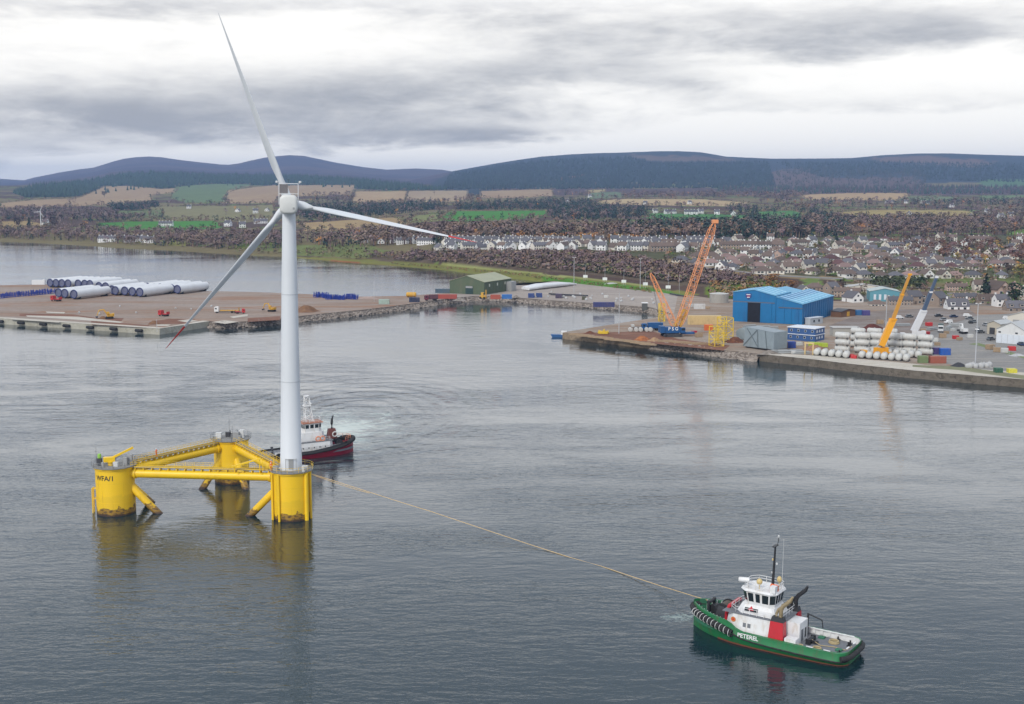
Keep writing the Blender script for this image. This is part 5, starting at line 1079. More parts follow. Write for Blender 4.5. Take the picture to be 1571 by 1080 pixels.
t = thing('yellow_cylinder', 'yellow tank lying by the spit track', 'tank', PQ(631, 456)); MB().lathe([(.6, -3.2), (1.5, -2.8), (1.5, 2.8), (.6, 3.2)], 16, axis='X', c=(0, 0, 1.7)).build('shell', mach_y, t, 40); MB().box((-1.8, 0, .3), (.5, 2.2, .6)).build('foot', dark_steel, t); MB().box((1.8, 0, .3), (.5, 2.2, .6)).build('foot', dark_steel, t)
t = thing('forklift', 'tall yellow machine beside the green warehouse corner', 'forklift', PQ(741, 458.5), R(-20)); MB().box((0, 0, 1.3), (3.6, 2.2, 1.4)).build('body', mach_y, t); MB().box((-.2, 0, 3.0), (1.6, 1.8, 2.0)).build('cab', mach_y, t); MB().box((.62, 0, 3.2), (.06, 1.5, 1.1)).build('window', glass, t)
for y in (-.7, .7): MB().box((2.0, y, 2.9), (.25, .25, 5.4)).build('mast_rail', mach_y, t)
for x in (-1.2, 1.2):
    for y in (-1.1, 1.1): MB().lathe([(.7, -.25), (.7, .25)], 14, axis='Y').build('wheel', tyre, t, 40, loc=(x, y, .7))
# heaps
def heap(name, label, p, rx, ry, h, m, seed=1):
    n, k = 26, 7; vs = [(0, 0, h)]; fs = []; rr = random.Random(seed); ph = [rr.uniform(0, 6) for _ in range(4)]
    for j in range(1, k + 1):
        for i in range(n):
            a = 2 * PI * i / n; t = j / k; w = 1 + .13 * math.sin(3 * a + ph[0]) + .09 * math.sin(5 * a + ph[1]) + rr.uniform(-.05, .05)
            vs.append((rx * t * w * math.cos(a), ry * t * w * math.sin(a), max(0, h * (math.cos(t * PI) + 1) / 2 * (1 + .25 * math.sin(2 * a + ph[2]) * t + rr.uniform(-.12, .12))) if j < k else -.1))
    fs += [(0, 1 + i, 1 + (i + 1) % n) for i in range(n)] + [(1 + (j * n) + i, 1 + (j * n) + (i + 1) % n, 1 + (j + 1) * n + (i + 1) % n, 1 + (j + 1) * n + i) for j in range(k - 1) for i in range(n)]
    return tag(MB().add(vs, fs).build(name, m, None, 60, loc=p), label, 'heap')
soil = ground_mat('soil_brown', [(.21, .115, .06), (.16, .085, .05), (.25, .15, .09)], .35); scrap = ground_mat('scrap_rust', [(.16, .06, .035), (.10, .045, .03), (.22, .10, .05)], .7); debris = ground_mat('dredge_grey', [(.25, .22, .19), (.16, .14, .12), (.33, .30, .27)], .6); white_bag = mat('tarpaulin_white', (.45, .45, .44), .7, var=.2, vscale=.8)
heap('soil_heap', 'large brown soil heap right of the turbine tower', PQ(470, 478), 7.5, 6, 3.4, soil, 2)
heap('soil_heap', 'red soil heap near the west quay corner', PQ(236, 497), 3.6, 3, 1.6, soil, 3); heap('soil_heap', 'low soil heap beside the yellow excavator on red earth', PQ(158, 489), 3.2, 3, 1.3, soil, 4)
heap('gravel_heap', 'grey rubble heap at the spit end by the warehouse', PQ(706, 461), 4.5, 3, 1.8, debris, 5); heap('gravel_heap', 'pale rubble heap on the bare spit', PQ(566, 458), 9, 4, 1.3, ground_mat('pink_rubble', [(.38, .29, .25), (.30, .22, .18), (.45, .38, .34)], .4), 6)
heap('rust_heap', 'dark red heap behind the white tanks', PQ(1338, 508), 8.5, 6, 3.4, ground_mat('iron_red', [(.12, .035, .025), (.085, .03, .025), (.16, .055, .035)], .5), 7)
heap('scrap_heap', 'rusty scrap heap right of the yellow lattice block', PQ(1127, 525), 5, 3.5, 2.4, scrap, 8); heap('scrap_heap', 'orange brown scrap heap in front of the crawler crane', PQ(985, 522), 4.5, 2.6, 2.0, ground_mat('orange_scrap', [(.42, .15, .05), (.25, .09, .04), (.48, .25, .12)], .9), 9)
heap('scrap_heap', 'dark scrap heap at the dock tip', PQ(905, 511.5), 3.0, 1.6, 1.1, scrap, 10); heap('scrap_heap', 'tan scrap heap beside the orange brown one', PQ(1004, 523), 3.5, 2.4, 1.6, ground_mat('tan_scrap', [(.38, .24, .13), (.28, .17, .10), (.46, .34, .22)], .9), 11); heap('scrap_heap', 'brown scrap row behind the front tanks', PQ(1250, 537), 7, 3, 2.2, ground_mat('mixed_scrap', [(.34, .19, .11), (.22, .13, .09), (.42, .28, .18)], .8), 15)
heap('gravel_heap', 'grey rock heap below the grey steel box', PQ(1180, 543), 5, 2.2, 1.6, debris, 12); heap('rubble_heap', 'white covered heap of bags by the lamp post', PQ(1500, 563), 5.6, 2.2, 1.3, white_bag, 13); heap('tyre_heap', 'black netting heap on the quay beside the white bags', PQ(1471, 562), 3.8, 2.4, 1.5, mat('net_black', (.045, .045, .05), .9, var=.5, vscale=2), 14)
heap('rubble_heap', 'low white heap at the yard end', PQ(938, 437), 9, 5, 1.6, white_bag, 16); heap('gravel_heap', 'grey rubble beside the blue container', PQ(792, 456.5), 3, 2, 1.4, debris, 17); heap('tarpaulin_heap', 'white sheeted boat shapes by the right fence', PQ(1560, 546), 4, 2, .9, white_bag, 18)
# blade stack under white sheeting
t = thing('blade_stack', 'long row of white turbine blades lying behind the gravel yard', 'blades', PQ(812, 446)); e = PQ(884, 437.5) - PQ(812, 446); t.rotation_euler = (0, 0, math.atan2(e.y, e.x))
for k in range(4): MB().path([(-1 + k, k * 2.3, 1.3), (e.length * .3, k * 2.3, 1.9), (e.length * .8, k * 2.3, 1.5), (e.length + k, k * 2.3, .9)], [1.0, 1.55, 1.2, .5], 10).build('blade', shell_w, t, 60)
# steel beams
for k, (a, b) in enumerate([((842, 452), (902, 455)), ((845, 453), (880, 454.8)), ((1028, 452), (1052, 456))]):
    p, q = PQ(*a), PQ(*b); tag(MB().box((0, 0, .5), ((q - p).length, .8, .5)).box((0, 0, .9), ((q - p).length, .5, .3)).box((0, 0, .12), (.4, 3, .24)).build('steel_beam', dark_steel, loc=(p + q) / 2, rz=math.atan2((q - p).y, (q - p).x)), ['long dark steel beam lying across the gravel yard', 'shorter dark beam beside the long one in the yard', 'dark beam on the ground behind the crawler crane boom'][k], 'beam')
# ------------------------------------------------------------------ green warehouse
def gable_shed(name, label, cat, A, B, depth, eave, ridge, mw, mr, ribs=True, ridge_t=.5):
    """front wall from A to B (ground points), ridge running away from it"""
    d = (B - A); w = d.length; t = thing(name, label, cat, A, math.atan2(d.y, d.x))
    MB().extr([(0, 0), (w, 0), (w, eave), (w * ridge_t, ridge), (0, eave)], 'Y', 0, depth).build('wall', mw, t)
    for (x0, z0, x1, z1) in ((-.35, eave - .1, w * ridge_t, ridge + .12), (w + .35, eave - .1, w * ridge_t, ridge + .12)):
        MB().add([(x0, -.4, z0), (x1, -.4, z1), (x1, depth + .4, z1), (x0, depth + .4, z0), (x0, -.4, z0 + .2), (x1, -.4, z1 + .2), (x1, depth + .4, z1 + .2), (x0, depth + .4, z0 + .2)], [(0, 1, 2, 3), (4, 5, 6, 7), (0, 1, 5, 4), (1, 2, 6, 5), (2, 3, 7, 6), (3, 0, 4, 7)]).build('roof', mr, t)
    return t, w
sheet_green = mat('sheet_green', (.085, .115, .062), .6, var=.12, vscale=.3, dirt=(.16, .15, .10), dirt_amt=.35, dscale=.2); sheet_sage = mat('roof_sage', (.36, .37, .24), .65, var=.08, vscale=.2, dirt=(.25, .25, .17), dirt_amt=.35, dscale=.1)
A = PQ(690, 449.8); B = A + Vector((.89, -.45, 0)) * 25.5
gw, w = gable_shed('warehouse', 'long green sheet metal warehouse with pale roof on the yard', 'warehouse', A, B, 38, 8.0, 11.6, sheet_green, sheet_sage)
MB().box((w * .57, -.1, 2.6), (5.4, .25, 5.2)).build('door', mat('door_dark', (.02, .05, .045), .5), gw); MB().box((w * .57, -.14, 4.5), (5.0, .3, 1.2)).build('roller_shutter', steel, gw)
for y in (7, 18, 29): MB().box((w + .05, y, 5.6), (.16, 1.6, 1.8)).build('window', mat('panel_pale', (.5, .52, .42), .5), gw)
MB().box((w + 2.0, 34, 3.2), (4.0, 7, 6.4)).build('annex', steel, gw)
for k in range(19): MB().box((w + .06, 1 + k * 2, 4), (.12, .25, 7.8)).build('wall_rib', sheet_green, gw)
# ------------------------------------------------------------------ blue shed
sheet_blue = mat('sheet_blue', (.004, .15, .36), .45, var=.14, vscale=.35, dirt=(.02, .09, .24), dirt_amt=.5, dscale=.25); roof_blue = mat('roof_blue', (.12, .37, .56), .5, var=.14, vscale=.15, dirt=(.22, .42, .60), dirt_amt=.5, dscale=.12); light_blue = mat('rooflight', (.34, .60, .74), .4, var=.1)
Bc = PQ(1230, 498.5); fdir = Vector((.866, -.5, 0)); Ac = Bc - fdir * 36
bs = thing('blue_shed', 'large bright blue sheet metal shed with light blue roofs', 'warehouse', Ac, math.atan2(fdir.y, fdir.x))
MB().extr([(0, 0), (22.5, 0), (22.5, 13.8), (11, 16.4), (0, 14.8)], 'Y', 0, 25).build('tall_bay', sheet_blue, bs)
MB().extr([(22.56, 0), (36, 0), (36, 10.2), (24, 13.4), (22.56, 13.2)], 'Y', .2, 57).build('low_bay', sheet_blue, bs)
MB().extr([(2, 0), (22.5, 0), (22.5, 12.6), (12, 14.6), (2, 12.6)], 'Y', 25.1, 50).build('rear_bay', sheet_blue, bs)
def slab(mb, x0, z0, x1, z1, y0, y1, th=.22): return mb.add([(x0, y0, z0), (x1, y0, z1), (x1, y1, z1), (x0, y1, z0), (x0, y0, z0 + th), (x1, y0, z1 + th), (x1, y1, z1 + th), (x0, y1, z0 + th)], [(0, 1, 2, 3), (4, 5, 6, 7), (0, 1, 5, 4), (1, 2, 6, 5), (2, 3, 7, 6), (3, 0, 4, 7)])
for (x0, z0, x1, z1, y0, y1) in ((-.3, 14.85, 11, 16.45, -.4, 25.3), (11.02, 16.45, 22.5, 13.85, -.4, 25.3), (22.6, 13.3, 36.4, 10.15, -.2, 57.4), (1.7, 12.6, 12, 14.7, 25.5, 50.3), (12.02, 14.7, 22.4, 12.6, 25.5, 50.3)):
    slab(MB(), x0, z0, x1, z1, y0, y1).build('roof', roof_blue, bs)
for y in np.arange(3, 55, 6.2): slab(MB(), 23.6, 13.32, 35.6, 10.58, y, y + 1.5).build('rooflight', light_blue, bs)
for y in np.arange(2.5, 24, 5.5): slab(MB(), 11.8, 16.52, 21.6, 14.28, y, y + 1.4).build('rooflight', light_blue, bs)
MB().box((11, -.12, 10.2), (22.0, .3, .5)).build('door_rail', mat('rail_grey', (.10, .12, .16), .6), bs)
for x, wd_ in ((3.9, 7.4), (17.6, 5.6)): MB().box((x, -.18, 5.0), (wd_, .22, 9.9)).build('sliding_door', sheet_blue, bs)
MB().box((11.2, -.02, 5.0), (6.6, .12, 9.9)).build('dark_opening_panel', mat('painted_interior_shade', (.008, .009, .015), .9), bs)  # near-black panel on the closed wall; its colour paints the unlit interior
for k in range(3): MB().box((25.3 + k * 3.6, .08, 3.9), (3.4, .25, 7.6)).build('sliding_door', sheet_blue, bs)
MB().box((30, .02, 8.2), (12, .3, .5)).build('door_rail', MAT['rail_grey'], bs)
cr_ = MB().prism([(-1.5, 1.4), (1.5, 1.4), (1.5, -.4), (0, -1.8), (-1.5, -.4)], -.06, .06).build('shield_sign', mat('sign_navy', (.03, .06, .22), .5), bs, loc=(8.2, -.2, 13.2)); cr_.rotation_euler = (PI / 2, 0, 0)
for y, m_ in ((.75, 'w'), (0, 'r'), (-.6, 'w')): MB().box((0, y, .09), (2.1 - abs(y - .75) * .5, .35, .06)).build('sign_band', letter_white if m_ == 'w' else tug_red, cr_)
for k in range(14): MB().box((36.08, 2.5 + k * 4, 5), (.14, .3, 9.8)).build('wall_rib', sheet_blue, bs)
# ------------------------------------------------------------------ site cabins
cab_blue = mat('cabin_blue', (.035, .10, .26), .5, var=.12); cab_white = mat('cabin_white', (.66, .70, .74), .5, var=.06)
a, b, ang, l = facing(1208, 521, 1250, 524.5)
ct = thing('site_cabin', 'two-storey blue site cabins with white roof by the blue shed', 'cabin', a, ang)
for k in range(2):
    fl_ = MB().box((l / 2, 5, 1.35 + k * 2.9), (l, 10, 2.7)).build('storey', cab_blue, ct); MB().box((l / 2, 5, 2.82 + k * 2.95), (l + .6, 10.6, .3)).build('roof' if k else 'floor_band', cab_white, ct)
    for x in np.linspace(1.6, l - 1.6, 4): 
        wn = MB().box((x + k * .3, -.03, 1.6 + k * 2.9), (1.0, .12, 1.0)).build('window_frame', cab_white, fl_); MB().box((x + k * .3, -.08, 1.6 + k * 2.9), (.8, .08, .8)).build('pane', glass, wn)
    for y in (2, 4.6, 7.4): MB().box((l + .03, y, 1.55 + k * 2.9), (.12, 1.1, 1.1)).build('window_frame', cab_white, fl_)
a, b, ang, l = facing(1243, 498.5, 1262, 496); t = thing('site_cabin', 'grey and white site cabin between the blue shed and blue cabins', 'cabin', a, ang); MB().box((l / 2, 1.5, 1.6), (l, 3, 3.2)).build('storey', mat('cabin_grey', (.42, .45, .47), .6, var=.1), t); MB().box((l / 2, 1.5, 3.3), (l + .4, 3.4, .2)).build('roof', cab_white, t)
for x in (l * .3, l * .7): MB().box((x, -.03, 1.7), (1.2, .12, 1.1)).build('window', glass, t)
# ------------------------------------------------------------------ lattice blocks
yl = mat('lattice_yellow', (.72, .50, .03), .5, var=.12, dirt=(.35, .2, .05), dirt_amt=.35, dscale=.8)
def lattice_block(label, p, w, d, h, rz, bays):
    t = thing('lattice_frame', label, 'lattice', p, rz); MB().lattice((0, 0, .0), (0, 0, h), w, w, bays, .2, .13, 5, side=(1, 0, 0)).build('frame', yl, t); t.scale = (1, d / w, 1)
    for k in range(bays): MB().box((0, 0, h * (k + .5) / bays), (w * .92, w * .12, .2)).build('cross_beam', yl, t)
    return t
lattice_block('taller yellow lattice block at the rock bank', PQ(1112, 524), 4.6, 6, 10.8, R(20), 4)
lattice_block('shorter yellow lattice block at the rock bank', PQ(1099, 530.5), 4.4, 5, 8.4, R(20), 3)
lattice_block('slim yellow lattice tower beside the crane back mast', PQ(1015, 493), 2.6, 2.6, 9.2, R(10), 4)
t = thing('portal_frame', 'pale yellow portal frame before the front row of tanks', 'frame', PQ(1241, 544), R(-25)); cy = mat('frame_cream', (.62, .46, .20), .6, var=.1)
for x in (-1.6, 1.6): MB().box((x, 0, 2.3), (.45, .45, 4.6)).build('post', cy, t)
MB().box((0, 0, 4.75), (4.0, .5, .5)).build('crossbar', cy, t)
t = thing('yellow_anchor', 'yellow mooring anchors lying on the dock tip', 'anchor', PQ(926, 512), R(-8))
for k in range(3): MB().extr([(-2.2, .2), (2.0, .2), (2.4, 1.6), (.8, 1.2), (.2, 2.3), (-.6, 1.2), (-2.4, 1.7)], 'Y', k * 1.2 - 2, k * 1.2 - 1.5).build('fluke', yl, t)
MB().box((0, -.6, .6), (5.4, .6, .6)).build('shank', yl, t)
# grey steel box and blue cylinder
gs = mat('steel_bluegrey', (.27, .32, .34), .5, .2, var=.15, vscale=.5, dirt=(.18, .20, .20), dirt_amt=.4, dscale=.4)
a, b, ang, l = facing(1140, 533, 1187, 540)
t = thing('steel_box', 'big grey riveted steel box section on the quay', 'steel box', a, ang)
MB().extr([(0, .6), (l * .99, 1.0), (l, 8.2), (l * .05, 9.0)], 'Y', 0, 8).build('plate', gs, t)
for (u0, v0, u1, v1) in ((.2, 1.0, .2 + l * .45, 8.4), (l * .5, .9, l * .46, 8.5), (l * .78, 1.0, l * .72, 8.3), (l * .5, 1.0, .4 + .1 * l, 8.6)): MB().tube((u0, -.1, v0), (u1, -.1, v1), .22, n=4).build('stiffener', mat('stiff_grey', (.14, .17, .18), .6), t)
MB().box((l * .4, 4, .3), (l * .8, 5, .6)).build('cradle', dark_steel, t)
t = thing('steel_cylinder', 'pale blue steel cylinder left of the grey steel box', 'cylinder', PQ(1137, 521), R(60)); MB().lathe([(2.3, 0), (2.3, 6.5)], 24, axis='X', c=(0, 0, 2.6)).build('shell', gs, t, 40)
for x in (.3, 3.2, 6.2): MB().lathe([(2.3, x - .15), (2.55, x - .14), (2.55, x + .14), (2.3, x + .15)], 24, axis='X', c=(0, 0, 2.6), cap=False).build('flange', gs, t, 40)
MB().box((3, 0, .25), (4, 3, .5)).build('cradle', dark_steel, t)
# ------------------------------------------------------------------ white tanks
tk_w = mat('tank_white', (.55, .55, .52), .5, var=.06, vscale=.6, dirt=(.36, .33, .27), dirt_amt=.45, dscale=.7)
def make_tank():
    t = thing('tank_container', 'x', 'tank'); 
    MB().lathe([(.3, -3.15), (.95, -3.0), (1.3, -2.6), (1.3, 2.6), (.95, 3.0), (.3, 3.15)], 20, axis='X', c=(0, 0, 1.45)).build('shell', tk_w, t, 50)
    for x in (-2.0, 0, 2.0): MB().lathe([(1.3, x - .08), (1.35, x - .07), (1.35, x + .07), (1.3, x + .08)], 20, axis='X', c=(0, 0, 1.45), cap=False).build('band', tk_w, t)
    for x in (-2.2, 2.2): MB().box((x, 0, .16), (.5, 2.4, .32)).build('foot', dark_steel, t)
    MB().lathe([(.38, 2.72), (.38, 2.95), (.1, 3.0)], 12).build('manhole', steel, t)
    MB().lathe([(.35, 3.16), (.35, 3.22)], 12, axis='X', c=(0, 0, 1.45)).build('end_plate', steel, t)
    return t
tk = make_tank()
base = PQ(1292, 545); qd = (PQ(1425, 550) - PQ(1285, 540)); qd.normalize(); qa = math.atan2(qd.y, qd.x)
for (px, py, n, lab) in [(1292, 540.5, 3, 'white tank in the three-high stack nearest the site cabins'), (1322, 541, 3, 'white tank in the three-high stack behind the yellow mobile crane'), (1345, 541.5, 3, 'white tank in the three-high stack behind the yellow mobile crane'), (1372, 542, 3, 'white tank in the three-high stack behind the yellow mobile crane'), (1394, 543, 3, 'white tank in the three-high stack at the road end'), (1419, 544.5, 3, 'white tank in the three-high stack at the road end'),
        (1315, 533, 3, 'white tank in the rear stack'), (1340, 533.5, 3, 'white tank in the rear stack'), (1365, 534, 3, 'white tank in the rear stack')]:
    for k in range(n): place(tk, PQ(px, py) + Vector((random.uniform(-.15, .15), 0, k * 2.85)), qa + (0 if px != 1322 else R(12)), lab, 'white tanks stacked on the east quay')
for i in range(5): place(tk, PQ(1254 + i * 11.2, 545.8 + i * 1.05) + Vector((.6, 2.6, 0)), R(68), 'white tank in the front row left of the yellow mobile crane, end to the water', 'front row of white tanks')
for i in range(7): place(tk, PQ(1323 + i * 11.4, 550.2 + i * .8) + Vector((.6, 2.6, 0)), R(68), 'white tank in the front row below the yellow mobile crane, end to the water', 'front row of white tanks')
for i in range(8): place(tk, PQ(1330 + i * 11.4, 544.6 + i * .75) + Vector((.6, 2.6, 0)), R(68), 'white tank in the second row behind the front tanks', 'second row of white tanks')
# grey low building behind
a, b, ang, l = facing(1278, 516, 1318, 516); t = thing('low_shed', 'low grey flat shed behind the tank stacks', 'shed', a, ang); MB().box((l / 2, 3, 1.9), (l, 6, 3.8)).build('wall', mat('shed_grey', (.38, .37, .33), .7, var=.1), t); MB().box((l / 2, 3, 3.95), (l + .6, 6.8, .3)).build('roof', mat('shed_roof_grey', (.45, .44, .41), .7, var=.1), t)
# ------------------------------------------------------------------ cranes
cor = mat('crane_orange', (.82, .33, .13), .5, var=.1, dirt=(.5, .2, .1), dirt_amt=.3); cblue = mat('crane_blue', (.012, .085, .24), .45, var=.15)
cp = PQ(1030, 516); cc = thing('crawler_crane', 'big orange lattice boom crawler crane with blue body', 'crane', cp, R(8))
for y in (-2.6, 2.6): MB().lathe([(.75, -.6), (.75, .6)], 12, axis='Y', c=(-3.6, y, .75)).lathe([(.75, -.6), (.75, .6)], 12, axis='Y', c=(3.6, y, .75)).box((0, y, .75), (7.2, 1.2, 1.5)).build('track', dark_steel, cc)
bd_ = MB().box((-.8, 0, 3.1), (9.0, 3.2, 2.8)).box((-4.6, 0, 3.4), (2.2, 4.2, 3.0)).build('machine_house', cblue, cc)
MB().box((4.8, -1.6, 3.0), (2.2, 1.6, 2.4)).build('cab', cblue, cc); MB().box((4.9, -2.42, 3.4), (1.6, .06, 1.0)).build('window', glass, cc); MB().box((7.6, 0, 1.5), (6.0, 2.6, .9)).build('front_carrier', cblue, cc)
text_mesh('lettering', 'P S G', 2.1, letter_white, bd_, matrix=Matrix.Translation((.4, -1.66, 3.6)) @ Matrix.Rotation(PI / 2, 4, 'X'), ext=.04)
wc = cc.matrix_basis.inverted() if False else (Matrix.Translation(cp) @ Matrix.Rotation(R(8), 4, 'Z')).inverted()
Yc = cp.y + 1.0
bt_ = wc @ at_y(1096, 341, Yc + 4); bb = Vector((3.0, 0, 3.6)); mt_ = wc @ at_y(998, 419, Yc + 2)
MB().lattice(bb, bt_, 3.2, 2.6, 20, .15, .075, 5, side=(0, 1, 0), inset=.09).build('main_boom', cor, cc)
MB().box(bt_ + Vector((.3, 0, .4)), (2.6, 2.2, 1.6)).build('boom_head', cor, cc)
MB().lattice(Vector((2.0, 0, 3.6)), mt_, 2.8, 1.5, 11, .14, .075, 5, side=(0, 1, 0), inset=.12).build('back_mast', cor, cc)
MB().lattice(Vector((2.4, 0, 4.2)), Vector((6.5, 0, 12.2)), 2.6, 1.6, 4, .2, .14, 5, side=(0, 1, 0)).build('stay_frame', mach_y, cc)
for s in (-.6, .6): MB().tube(mt_ + Vector((0, s, 0)), (-4.8, s, 4.4), .06, n=4).build('stay_rope', dark_steel, cc); MB().tube(bt_ + Vector((0, s, 0)), mt_ + Vector((0, s, 0)), .018, n=4).build('pendant_rope', dark_steel, cc)
MB().tube(bt_ + Vector((.6, 0, 0)), bt_ + Vector((.6, 0, -11)), .06, n=4).box(bt_ + Vector((.6, 0, -11.6)), (.8, .5, 1.4)).build('hook_block', dark_steel, cc)
lb = lorry('blue lorry crane with white roof behind the crawler crane', PQ(1001, 507), R(188), cblue, cblue, 8, 'box', 1.05)
for i, px in enumerate((967, 976, 983, 992, 998)): tag(MB().lathe([(.3, -1.0), (1.0, -.9), (1.0, .9), (.3, 1.0)], 16, axis='Y', c=(0, 0, 1.0)).build('white_drum', tk_w, None, 40, loc=PQ(px, 508.5)), 'white steel drum in the row left of the crawler crane', 'drum', 'white drums by the crawler crane')
t = thing('flat_trailer', 'grey flat trailer behind the white drums', 'trailer', PQ(985, 505.5), R(5)); MB().box((0, 0, 1.3), (11, 2.4, .4)).build('bed', debris, t); MB().box((-4.6, 0, 2.0), (1.4, 2.0, 1.1)).build('headboard', tk_w, t)
for x in (-3.5, -2.3, 3.2):
    for y in (-1, 1): MB().lathe([(.5, -.15), (.5, .15)], 12, axis='Y').build('wheel', tyre, t, 40, loc=(x, y, .5))
# telescopic cranes
def tele_crane(label, p, rz, m, m2, pivot, pts, wid, tipm):
    t = thing('mobile_crane', label, 'crane', p, rz); inv = (Matrix.Translation(p) @ Matrix.Rotation(rz, 4, 'Z')).inverted()
    MB().box((0, 0, 1.35), (12, 2.7, 1.0)).box((5.6, 0, 2.0), (2.0, 2.6, 1.6)).build('carrier', m, t); MB().box((6.62, 0, 2.3), (.06, 2.2, .7)).build('windscreen', glass, t)
    for x in (-4.6, -3.0, 2.4, 4.0):
        for y in (-1.2, 1.2): MB().lathe([(.68, -.22), (.68, .22)], 14, axis='Y').build('wheel', tyre, t, 40, loc=(x, y, .68))
    MB().box((-1.6, 0, 2.7), (4.4, 2.5, 1.7)).box((-3.6, 0, 2.8), (1.4, 2.9, 2.0)).build('superstructure', m, t); MB().box((.9, 1.0, 3.0), (1.7, 1.0, 1.8)).build('cab', m, t)
    P = [inv @ q for q in pts]; mm = [m, m2, m2, m2]
    for k in range(len(P) - 1):
        d = P[k + 1] - P[k]; q = d.to_track_quat('Z', 'Y').to_matrix(); MB().box((P[k] + P[k + 1]) / 2, (wid[k], wid[k] * 1.2, d.length + .3), rot=q).build('boom_section', (m if k == 0 else m2), t)
    for k in range(1, len(P) - 1): MB().box(P[k], (wid[k - 1] * 1.15, wid[k - 1] * 1.3, .7)).build('boom_collar', tipm, t)
    MB().box(P[-1], (wid[-1] * 1.9, wid[-1] * 1.4, wid[-1] * 1.1)).build('boom_head', tipm, t)
    MB().tube((1.2, 0, 2.4), P[0].lerp(P[1], .6), .32, n=10).build('luffing_ram', steel, t)
    MB().tube(P[-1], P[-1] + Vector((.2, 0, -6)), .05, n=4).build('hoist_rope', dark_steel, t)
yc = PQ(1345, 547); cyel = mat('crane_yellow', (.82, .36, .01), .45, var=.08); ctan = mat('crane_tan', (.55, .26, .03), .5, var=.15)
tele_crane('yellow telescopic mobile crane among the white tanks', yc, R(188), cyel, ctan, None, [at_y(1352, 530, yc.y), at_y(1370, 490, yc.y), at_y(1384, 452, yc.y), at_y(1396, 421, yc.y)], [2.0, 1.1, .8, .7], cyel)
wc_ = PQ(1404, 520); cwh = mat('crane_white', (.66, .66, .66), .45, var=.06); cnv = mat('crane_navy', (.055, .085, .14), .5, var=.2)
tele_crane('white and navy telescopic mobile crane behind the tanks', wc_, R(175), cwh, cnv, None, [at_y(1402, 508, wc_.y), at_y(1417, 477, wc_.y), at_y(1428, 448, wc_.y), at_y(1437, 425, wc_.y)], [2.2, 1.3, 1.0, .8], cwh)
# ------------------------------------------------------------------ lamp posts, pylon, signs
lamp_grey = mat('lamp_grey', (.50, .51, .52), .5, .3, var=.1)
def lamp(label, p, h, r=.16, heads=2, group='tall lamp posts of the port'):
    t = thing('lamp_post', label, 'lamp post', p, 0, group); MB().tube((0, 0, 0), (0, 0, h), r, r * .55, n=8).build('post', lamp_grey, t)
    if heads: 
        MB().box((0, 0, h), (2.0, .2, .15)).build('crossarm', lamp_grey, t)
        for x in (-.8, .8): MB().box((x, -.2, h + .15), (.6, .5, .35)).build('lamp_head', whitebox, t)
def lamp_px(label, px, pt, pb, **k): p = PQ(px, pb); h = at_y(px, pt, p.y).z - QZ; lamp(label, p, h, **k)
lamp_px('tall lamp post in the gravel yard left of the crane', 880.5, 395, 450, r=.22); lamp_px('tall lamp post at the green verge behind the yard', 982, 397, 444, r=.22)
lamp_px('tall lamp post on the dock tip', 949.5, 449, 512, r=.2, heads=0); lamp_px('tall lamp post behind the white tank stacks', 1358.5, 454, 512, r=.24); lamp_px('tall lamp post on the quay by the white bags', 1496, 466, 560, r=.24)
lamp_px('white lamp post at the west quay corner', 241, 490, 509, r=.12, heads=0); lamp_px('thin mast on the spit by the mint container', 574, 431, 463, r=.09, heads=0); lamp_px('thin mast on the spit by the navy container', 634, 440, 461, r=.08, heads=0)
for px, pt, pb in ((898, 405, 430), (928, 408, 433), (957, 413, 438), (990, 416, 442), (1025, 417, 447), (1042, 422, 450), (1065, 425, 452)):
    p = ground(px, pb); lamp('slim road lamp along the verge above the gravel yard', p, at_y(px, pt, p.y).z - p.z, r=.11, heads=0, group='road lamps above the yard')
for px, pb in ((898, 430), (928, 434), (957, 438), (990, 442), (1025, 447)):
    p = ground(px, pb); t = thing('notice_board', 'white board on posts along the green verge', 'sign', p, R(-8), 'white boards along the verge'); MB().box((0, 0, 2.9), (3.2, .15, 2.0)).build('board', letter_white, t)
    for x in (-1.2, 1.2): MB().box((x, .12, 1.4), (.12, .1, 2.8)).build('post', lamp_grey, t)
p = ground(781, 411); t = thing('pylon', 'brown lattice electricity pylon on the shore bank', 'pylon', p); h = at_y(781, 380, p.y).z - p.z
MB().lattice((0, 0, 0), (0, 0, h), 3.4, 1.1, 8, .12, .08, 4, side=(1, 0, 0)).build('mast', mat('pylon_brown', (.22, .18, .15), .7), t)
for z in (.8, .95): MB().box((0, 0, h * z), (4.0 if z < .9 else 2.6, .25, .25)).build('crossarm', MAT['pylon_brown'], t)
# small boat at the dock tip
t = thing('workboat', 'small blue and white workboat moored at the dock tip', 'boat', P0(868, 516) + Vector((-2, -2.6, 0)), R(172)); MB().extr([(-4.5, -.4), (4.2, -.4), (5.2, 1.3), (-4.8, 1.1)], 'Y', -1.5, 1.5).build('hull', cblue, t); MB().box((-1, 0, 2.0), (2.6, 2.2, 1.8)).build('cabin', tug_white, t); MB().box((-1, -1.12, 2.3), (1.6, .06, .6)).build('window', glass, t)
t = thing('mooring_hut', 'small dark hut with white roof on the yard bank', 'hut', at_z(989, 474, 2.0)); MB().box((0, 0, 1.4), (3.0, 3.0, 4.0)).build('wall', mat('hut_dark', (.10, .10, .09), .7), t); MB().box((0, 0, 3.55), (3.6, 3.6, .3)).build('roof', letter_white, t)

